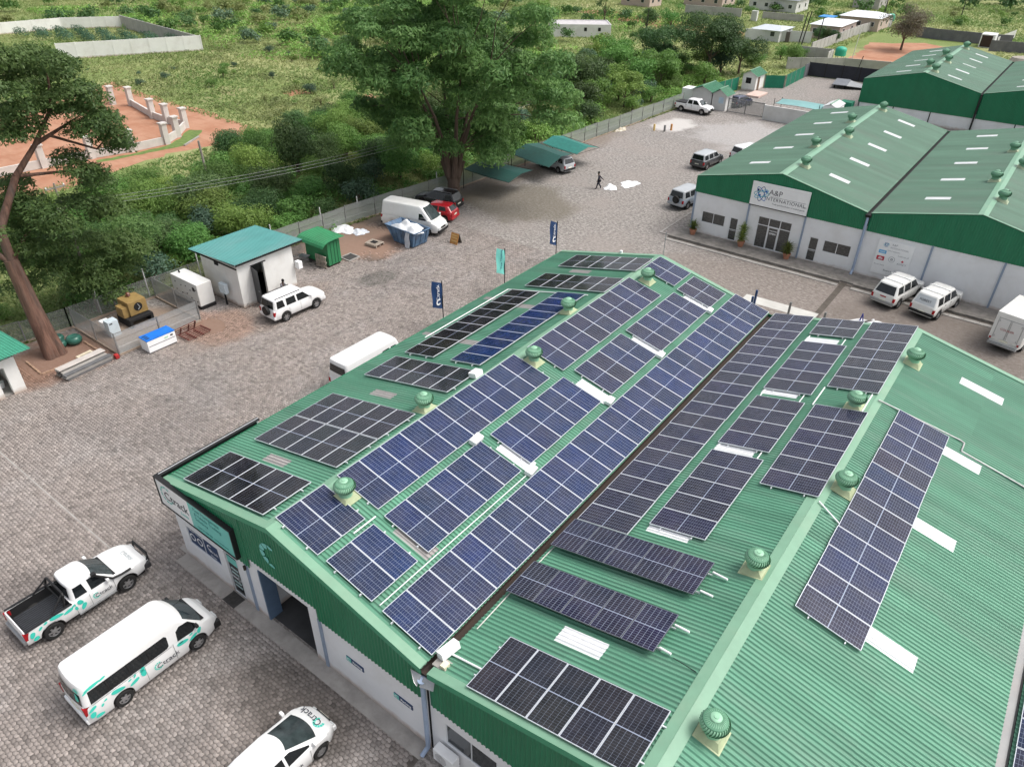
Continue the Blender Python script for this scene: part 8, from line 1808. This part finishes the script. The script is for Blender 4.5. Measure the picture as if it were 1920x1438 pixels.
def house(name, pts, h, roof_h, roof_m, wall_m, label, wins=3):
    """box house with a shallow pitched roof; pts = (x0,x1,y0,y1)"""
    x0, x1, y0, y1 = pts; o = empty(name, ((x0+x1)/2, (y0+y1)/2, 0), 0, label, 'house'); w, d = (x1-x0)/2, (y1-y0)/2
    MB().box((-w, -d, 0), (w, d, h)).build('wall', wall_m, o)
    e = 0.4; V = [(-w-e, -d-e, h), (w+e, -d-e, h), (w+e, d+e, h), (-w-e, d+e, h), (-w*0.55, 0, h+roof_h), (w*0.55, 0, h+roof_h)]
    MB().add(V, [(0, 1, 5, 4), (1, 2, 5), (2, 3, 4, 5), (3, 0, 4), (0, 3, 2, 1)]).build('roof', roof_m, o)
    for i in range(wins):
        u = -w+(i+0.5)*2*w/wins; q = MB().box((u-0.5, -d-0.04, 1.0), (u+0.5, -d-0.005, 2.0)).build('window', ALU, o); MB().box((u-0.44, -d-0.06, 1.06), (u+0.44, -d-0.03, 1.94)).build('pane', GLASS, q)
    for i in range(2):
        u = -d+(i+0.5)*d; q = MB().box((w+0.005, u-0.5, 1.0), (w+0.04, u+0.5, 2.0)).build('window', ALU, o); MB().box((w+0.03, u-0.44, 1.06), (w+0.06, u+0.44, 1.94)).build('pane', GLASS, q)
    return o
ZINC = mat('zinc_roof', (0.50, 0.54, 0.58), 0.4, 0.08, 0.5, stretch=(1, 0.2, 1)); PINKW = mat('pink_plaster', (0.50, 0.40, 0.35), 0.85, 0.06, 0.8); ZINCW = mat('white_zinc_roof', (0.68, 0.71, 0.74), 0.4, 0.06, 0.5)
house('far_house', (-36.5, -30.5, 158.5, 166.5), 2.2, 0.5, ZINC, WHW, 'low zinc-roofed house behind the pale plot wall', 2)
house('far_house', (-27.8, -21.6, 170.0, 182.5), 2.7, 0.8, ZINCW, PINKW, 'pink house with a pale metal roof', 3)
house('far_house', (-27.0, -18.2, 188.5, 198.0), 2.8, 0.9, ZINCW, PINKW, 'wide house with a pale roof behind the pink one', 3)
tag(MB().box((-31.5, 186.5, 2.2), (-28.2, 190.5, 2.4)).build('blue_roof', mat('bright_blue_sheet', (0.03, 0.25, 0.62), 0.5)), 'bright blue roof sheet left of the far houses', 'roof sheet'); 
house('far_house', (-75, -63.5, 205, 214), 3.0, 1.0, ZINC, PINKW, 'far house with a grey roof at the top centre', 3); house('far_house', (-57, -44, 208, 218), 3.0, 0.9, mat('grey_roof', (0.2, 0.21, 0.23), 0.6), WHW, 'far grey-roofed house at the top right of centre', 4); house('far_house', (-88, -79, 192, 199), 2.8, 0.8, mat('rust_roof', (0.32, 0.16, 0.11), 0.7), PINKW, 'far house with a rusty roof at the top centre', 2); house('far_house', (-36, -29, 232, 241), 3.2, 0.3, ZINC, GW, 'unfinished grey block house at the top right', 2)
wall_run('plot_wall', [(-66.5, 188.5), (-52.0, 190.5)], 2.0, GW, 'grey panel wall on the sandy track at the top centre', bay=2.4)
tag(MB().box((-47.6, 186.0, 0), (-46.2, 187.0, 2.3)).build('white_cubicle', WHW), 'small white cubicle beside the sandy track', 'cubicle')
wall_run('plot_wall', [(-47.0, 192.5), (-37.0, 193.0)], 1.6, GW, 'low grey wall left of the far houses', bay=2.5)
wb2 = empty('flat_building', (-68, 139, 0), R(38), 'flat white roofless building on the scrubland', 'building')
MB().box((-6.5, -3.6, 0), (6.5, -3.4, 2.5)).build('wall', WHW, wb2); MB().box((-6.5, 3.4, 0), (6.5, 3.6, 2.5)).build('wall', WHW, wb2); MB().box((-6.5, -3.4, 0), (-6.3, 3.4, 2.5)).build('wall', WHW, wb2); MB().box((6.3, -3.4, 0), (6.5, 3.4, 2.5)).build('wall', WHW, wb2); MB().box((-6.3, -3.4, 2.2), (6.3, 3.4, 2.35)).build('roof', mat('dusty_flat_roof', (0.48, 0.46, 0.47), 0.8), wb2)
for x in (-3.5, 1.0, 4.0): MB().box((x-0.3, -3.64, 1.2), (x+0.3, -3.605, 1.9)).build('window', DARK, wb2)
for y in (-1.5, 1.2): MB().box((6.505, y-0.3, 1.2), (6.54, y+0.3, 1.9)).build('window', DARK, wb2)
def tank(x, y, r, label):
    o = empty('water_tank', (x, y, 0), 0, label, 'water tank'); MB().lathe([(r, 0.8), (r*1.03, 1.1), (r, 1.4), (r*1.03, 1.7), (r, 2.0), (r*0.7, 2.25), (r*0.25, 2.35)], n=20).build('tank', mat('tank_green', (0.03, 0.36, 0.24), 0.5), o, 50)
    for a in (0.7, 2.3, 3.8, 5.4): MB().box((r*0.7*math.cos(a)-0.05, r*0.7*math.sin(a)-0.05, 0), (r*0.7*math.cos(a)+0.05, r*0.7*math.sin(a)+0.05, 0.8)).build('leg', POST, o)
tank(-14.3, 146.5, 1.0, 'green water tank on a stand behind the grey wall'); tank(-19.3, 204.5, 0.9, 'green water tank beside the far houses')
tag(MB().lathe([(1.9, 0), (2.0, 0.8), (1.6, 1.4), (0.3, 1.65)], n=20).build('thatched_shelter', mat('grey_thatch', (0.34, 0.31, 0.27), 0.9, 0.2, 2), None, 40), 'low grey domed roof at the right edge beyond the warehouse', 'shelter').location = (13.6, 163.5, 0)
TIMB = mat('weathered_pole', (0.27, 0.24, 0.21), 0.85, 0.15, 3.0); BTIMB = mat('black_pole', (0.03, 0.028, 0.027), 0.8, 0.2, 3.0)
def pole(x, y, h, m_, label, r=0.11, lean=(0, 0), cross=False):
    o = empty('utility_pole', (x, y, 0), 0, label, 'utility pole'); MB().tube((0, 0, 0), (lean[0], lean[1], h), r, 10, r*0.7).build('shaft', m_, o, 50)
    if cross:
        MB().box((lean[0]-0.06, lean[1]-0.9, h-0.5), (lean[0]+0.06, lean[1]+0.9, h-0.38)).build('crossarm', m_, o)
        for q in (-0.8, 0.0, 0.8): MB().lathe([(0.04, 0), (0.07, 0.08), (0.03, 0.16)], (lean[0], lean[1]+q, h-0.38), 8).build('insulator', WHITE, o)
    return o
pole(-41.0, 29.0, 5.1, TIMB, 'pale leaning pole rising from the bushes by the dirt road', 0.15, (-0.35, 0.0)); pole(-47.6, 17.5, 2.6, TIMB, 'short pole with a crossarm half hidden by the red-barked tree', 0.12, (0, 0), True)
pole(-25.3, 9.3, 8.2, TIMB, 'tall timber pole behind the transformer pen', 0.12, (-0.1, 0), True)
pole(-22.1, 144.6, 7.6, BTIMB, 'black pole left of a leaning pair behind the grey wall', 0.13, (0.5, 1.0)); pole(-21.6, 144.9, 7.8, BTIMB, 'black pole right of a leaning pair behind the grey wall', 0.13, (0.5, 1.2)); pole(-21.2, 153.9, 6.0, BTIMB, 'single black pole in front of the pink house', 0.12, (0.2, 0.5)); pole(-19.2, 196.0, 8.0, BTIMB, 'black pole beside the pale-roofed far house', 0.14); pole(-12.9, 150.3, 5.6, POSTW, 'thin pale pole behind the green water tank', 0.07, (0.3, 0.3)); pole(-55.2, 146.0, 5.5, BTIMB, 'thin dark pole with wires on the far scrubland', 0.09); pole(-7.5, 228, 7.5, BTIMB, 'thin dark pole standing in the bright meadow', 0.12)
for dx, lb in ((-0.8, 'nearest the dirt road'), (0.0, 'middle one'), (0.8, 'nearest the fence')):
    pts = []
    for i in range(15):
        t = i/14; y = 9.3+t*52; pts.append((-25.9+dx+t*1.2, y, 7.75-1.9*t-3.2*4*t*(1-t)*0.42))
    tag(MB().path(pts, 0.010, 5).build('overhead_wire', mat('wire_grey', (0.3, 0.3, 0.3), 0.5), None), 'overhead wire running along the bushes beyond the fence, '+lb, 'wire', 'overhead wires')
# ------------------------------------------------------------------ walled plots on the scrubland
wall_run('compound_wall', [(-122.0, 53.0), (-111.4, 74.6)], 2.6, WALL2, 'long white wall of the compound at the upper left, near side', bay=3.0); wall_run('compound_wall', [(-111.4, 74.6), (-130, 77), (-149, 79.6)], 2.4, GW, 'grey panel wall on the far right side of the compound', bay=2.4); wall_run('compound_wall', [(-158, 56), (-156, 70), (-149, 79.6)], 2.2, WALL2, 'back wall of the compound at the upper left', bay=3.0)
PIL = mat('pillar_plaster', (0.56, 0.53, 0.50), 0.85, 0.1, 1.0)
pl_ = [(-83.5, 41.9), (-81.0, 43.2), (-72.3, 41.3), (-68.4, 41.0), (-64.8, 41.3), (-61.8, 38.3), (-60.1, 35.8), (-60.3, 31.6), (-61.3, 27.4), (-62.0, 22.5), (-62.5, 17.5)]
nm_ = ['leftmost, beside the gate gap', 'second from the left, beside the gate gap', 'third from the left', 'fourth from the left', 'at the far corner', 'on the cut corner', 'at the near corner', 'first along the near side', 'second along the near side', 'third along the near side', 'fourth along the near side']
for (x, y), s in zip(pl_, nm_):
    p = MB().box((-0.32, -0.32, 0), (0.32, 0.32, 2.35)).build('wall_pillar', PIL); p.location = (x, y, -0.03); tag(p, 'pale square pillar of the red-earth plot, '+s, 'pillar', 'pillars of the red-earth plot'); MB().box((-0.42, -0.42, 2.35), (0.42, 0.42, 2.5)).build('capstone', PIL, p)
for i, (a, b_) in enumerate(zip(pl_[1:-1], pl_[2:])):
    A, B = Vector((*a, 0)), Vector((*b_, 0)); u = (B-A).normalized(); nn = Vector((-u.y, u.x, 0))*0.12; A = A+u*0.34; B = B-u*0.34
    tag(MB().prism([A-nn, B-nn, B+nn, A+nn], (0, 0, 0.85)).build('low_wall', PIL), 'low pale wall between pillars of the red-earth plot, '+ORD[i]+' from the gate gap', 'wall', 'low walls of the red-earth plot')
sheet('grass_verge', wob([(-59.6, 36.0), (-61.5, 38.6), (-63.8, 41.0), (-62.3, 42.0), (-60.0, 39.8), (-58.0, 36.6), (-58.6, 31), (-59.3, 27), (-60.3, 27.2), (-59.4, 31.5)], 0.15, 0.8, 4), -0.016, mat('verge_grass', (0.115, 0.175, 0.045), 0.9, 0.3, 2.0), None)
tag(MB().prism([(-57.9, 36.6, -0.03), (-60.0, 39.9, -0.03), (-59.8, 40.0, -0.03), (-57.7, 36.7, -0.03)], (0, 0, 0.15)).build('verge_kerb', CONC), 'pale kerb around the grass verge at the plot corner', 'kerb')
for x, y, lb in ((-84.8, 42.4, 'yellow-green clipped hedge block by the gate gap'), (-76.5, 43.6, 'small clipped hedge block behind the low wall')): shrub(x, y, 0.7, 0.9, 'light', '', True, lb)

# ------------------------------------------------------------------ people
SKIN = mat('brown_skin', (0.10, 0.055, 0.035), 0.6, 0.1, 6, obj=True)
def skin_mesh(name, verts, edges, radii, mat_, parent, sub=1):
    me = bpy.data.meshes.new(name); me.from_pydata(verts, edges, []); me.update()
    o = bpy.data.objects.new(name, me); COL.objects.link(o)
    md = o.modifiers.new('skin', 'SKIN'); md.use_smooth_shade = True
    sv = me.skin_vertices[0].data
    for i, r in enumerate(radii): sv[i].radius = (r if isinstance(r, tuple) else (r, r)); sv[i].use_root = (i == 0)
    if sub: s_ = o.modifiers.new('sub', 'SUBSURF'); s_.levels = sub; s_.render_levels = sub
    dg = bpy.context.evaluated_depsgraph_get(); dg.update(); nm = bpy.data.meshes.new_from_object(o.evaluated_get(dg))
    bpy.data.objects.remove(o); nm.materials.clear(); nm.materials.append(mat_); nm.name = name
    return link(name, nm, parent)
def person(loc, rz_, label, J, shirt, trousers, boots, hair):
    """J: joint positions in local metres"""
    o = empty('person', loc, rz_, label, 'person')
    names = ['pelvis', 'waist', 'chest', 'neck', 'head0', 'head1', 'shL', 'elL', 'wrL', 'haL', 'shR', 'elR', 'wrR', 'haR', 'hipL', 'knL', 'anL', 'toL', 'hipR', 'knR', 'anR', 'toR']
    rad = {'pelvis': (0.15, 0.11), 'waist': (0.135, 0.10), 'chest': (0.16, 0.11), 'neck': 0.055, 'head0': (0.08, 0.09), 'head1': (0.085, 0.10), 'hipL': 0.095, 'hipR': 0.095, 'knL': 0.06, 'knR': 0.06, 'anL': 0.043, 'anR': 0.043, 'toL': 0.04, 'toR': 0.04}
    for s in 'LR': rad.update({'sh'+s: 0.06, 'el'+s: 0.045, 'wr'+s: 0.03, 'ha'+s: (0.04, 0.025)})
    idx = {n: i for i, n in enumerate(names)}; V = [J[n] for n in names]
    E = [('pelvis', 'waist'), ('waist', 'chest'), ('chest', 'neck'), ('neck', 'head0'), ('head0', 'head1')]+[x for s in 'LR' for x in (('chest', 'sh'+s), ('sh'+s, 'el'+s), ('el'+s, 'wr'+s), ('wr'+s, 'ha'+s), ('pelvis', 'hip'+s), ('hip'+s, 'kn'+s), ('kn'+s, 'an'+s), ('an'+s, 'to'+s))]
    R_ = [rad[n] for n in names]; E = [(idx[a], idx[b_]) for a, b_ in E]
    for s in 'LR':
        h = Vector(J['ha'+s]); d = (h-Vector(J['wr'+s])).normalized(); sd_ = d.cross(Vector((0.3, 1, 0.2))).normalized(); hi = idx['ha'+s]
        for k, l in ((-1.5, 0.07), (-0.5, 0.085), (0.5, 0.08), (1.5, 0.06)):
            a = h+sd_*0.018*k+d*0.03; b_ = a+d*l*0.6; c = b_+d*l*0.4+Vector((0, 0, -0.012)); n0 = len(V); V += [tuple(a), tuple(b_), tuple(c)]; R_ += [0.010, 0.009, 0.007]; E += [(hi, n0), (n0, n0+1), (n0+1, n0+2)]
        a = h-sd_*0.04-d*0.01; n0 = len(V); V += [tuple(a), tuple(a-sd_*0.02+d*0.035)]; R_ += [0.011, 0.009]; E += [(hi, n0), (n0, n0+1)]
    skin_mesh('body', V, E, R_, SKIN, o)
    def sub(nm, keys, ed, m_, grow): 
        kk = {n: i for i, n in enumerate(keys)}; rr = [tuple(q+grow for q in rad[n]) if isinstance(rad[n], tuple) else rad[n]+grow for n in keys]
        skin_mesh(nm, [J[n] for n in keys], [(kk[a], kk[b_]) for a, b_ in ed], rr, m_, o)
    sub('shirt', ['chest', 'waist', 'pelvis', 'shL', 'elL', 'wrL', 'shR', 'elR', 'wrR'], [('chest', 'waist'), ('waist', 'pelvis'), ('chest', 'shL'), ('shL', 'elL'), ('elL', 'wrL'), ('chest', 'shR'), ('shR', 'elR'), ('elR', 'wrR')], shirt, 0.022)
    sub('trousers', ['pelvis', 'hipL', 'knL', 'anL', 'hipR', 'knR', 'anR'], [('pelvis', 'hipL'), ('hipL', 'knL'), ('knL', 'anL'), ('pelvis', 'hipR'), ('hipR', 'knR'), ('knR', 'anR')], trousers, 0.024)
    for s in 'LR': sub('boot', ['an'+s, 'to'+s], [('an'+s, 'to'+s)], boots, 0.022)
    hd = Vector(J['head1']); f = Vector(J['face']); sdv = f.cross(Vector((0, 0, 1))).normalized(); h0 = (Vector(J['head0'])+hd)/2
    hm = MB().lathe([(0.001, 0.135), (0.06, 0.125), (0.098, 0.07), (0.108, 0.0), (0.10, -0.05), (0.085, -0.075)], n=16).build('hair', hair, o, 60); hm.location = hd+Vector((0, 0, 0.01))-f*0.02
    MB().lathe([(0.012, -0.03), (0.018, 0.0), (0.008, 0.03)], n=8).build('nose', SKIN, o, 60).location = h0+f*0.105
    for q in (-1, 1):
        MB().lathe([(0.001, -0.012), (0.012, 0), (0.001, 0.012)], n=8).build('eye', WHITE, o, 60).location = h0+f*0.088+sdv*0.035*q+Vector((0, 0, 0.035))
        MB().lathe([(0.01, -0.03), (0.02, 0), (0.01, 0.03)], n=8).build('ear', SKIN, o, 60).location = h0+sdv*0.1*q
    MB().box((-0.03, -0.006, -0.005), (0.03, 0.006, 0.005)).build('mouth', mat('lip', (0.08, 0.03, 0.025), 0.6), o).location = h0+f*0.095+Vector((0, 0, -0.05))
    return o
OVER = mat('navy_overall', (0.012, 0.014, 0.03), 0.8, 0.2, 8, obj=True); DBOOT = mat('black_boot', (0.012, 0.012, 0.012), 0.5, 0.1, 8, obj=True); HAIR = mat('black_hair', (0.008, 0.007, 0.007), 0.8, 0.1, 20, obj=True); GSH = mat('grey_shirt', (0.16, 0.16, 0.18), 0.8, 0.3, 12, obj=True)
# walking, pulling a sheet behind (local x = walking direction)
JW = dict(pelvis=(0, 0, 0.93), waist=(0.02, 0, 1.08), chest=(0.05, 0, 1.32), neck=(0.07, 0, 1.48), head0=(0.09, 0, 1.58), head1=(0.10, 0, 1.68), face=(0.98, 0, -0.15), shL=(0.05, 0.19, 1.40), elL=(0.06, 0.26, 1.13), wrL=(0.18, 0.22, 0.90), haL=(0.22, 0.2, 0.84), shR=(0.03, -0.19, 1.40), elR=(-0.16, -0.26, 1.16), wrR=(-0.36, -0.24, 0.98), haR=(-0.43, -0.23, 0.93), hipL=(0.0, 0.1, 0.88), knL=(0.17, 0.11, 0.50), anL=(0.24, 0.11, 0.10), toL=(0.40, 0.12, 0.05), hipR=(0.0, -0.1, 0.88), knR=(-0.02, -0.11, 0.48), anR=(-0.26, -0.11, 0.14), toR=(-0.14, -0.12, 0.05))
person((-11.5, 54.7, 0.0), R(215), 'person in dark overalls walking across the yard, dragging a white sheet', JW, OVER, OVER, DBOOT, HAIR)
# sitting on a low block against the hut, looking down (local x = facing)
JS = dict(pelvis=(0, 0, 0.42), waist=(0.0, 0, 0.56), chest=(0.04, 0, 0.80), neck=(0.09, 0, 0.95), head0=(0.13, 0, 1.04), head1=(0.16, 0, 1.12), face=(0.8, 0, -0.6), shL=(0.05, 0.18, 0.88), elL=(0.16, 0.24, 0.64), wrL=(0.34, 0.10, 0.66), haL=(0.40, 0.06, 0.68), shR=(0.05, -0.18, 0.88), elR=(0.16, -0.24, 0.64), wrR=(0.34, -0.10, 0.66), haR=(0.40, -0.06, 0.68), hipL=(0.06, 0.1, 0.42), knL=(0.46, 0.14, 0.50), anL=(0.50, 0.14, 0.10), toL=(0.66, 0.15, 0.05), hipR=(0.06, -0.1, 0.42), knR=(0.46, -0.14, 0.50), anR=(0.50, -0.14, 0.10), toR=(0.66, -0.15, 0.05))
person((-17.5, 19.25, 0.02), R(25), 'person in a grey shirt sitting against the white hut, head bowed', JS, GSH, OVER, DBOOT, HAIR)
tag(bevel(MB().box((-0.2, -0.2, 0), (0.2, 0.2, 0.3)).build('stool_block', CONC), 0.02), 'concrete block seat against the white hut wall', 'block').location = (-17.55, 19.23, 0.02)
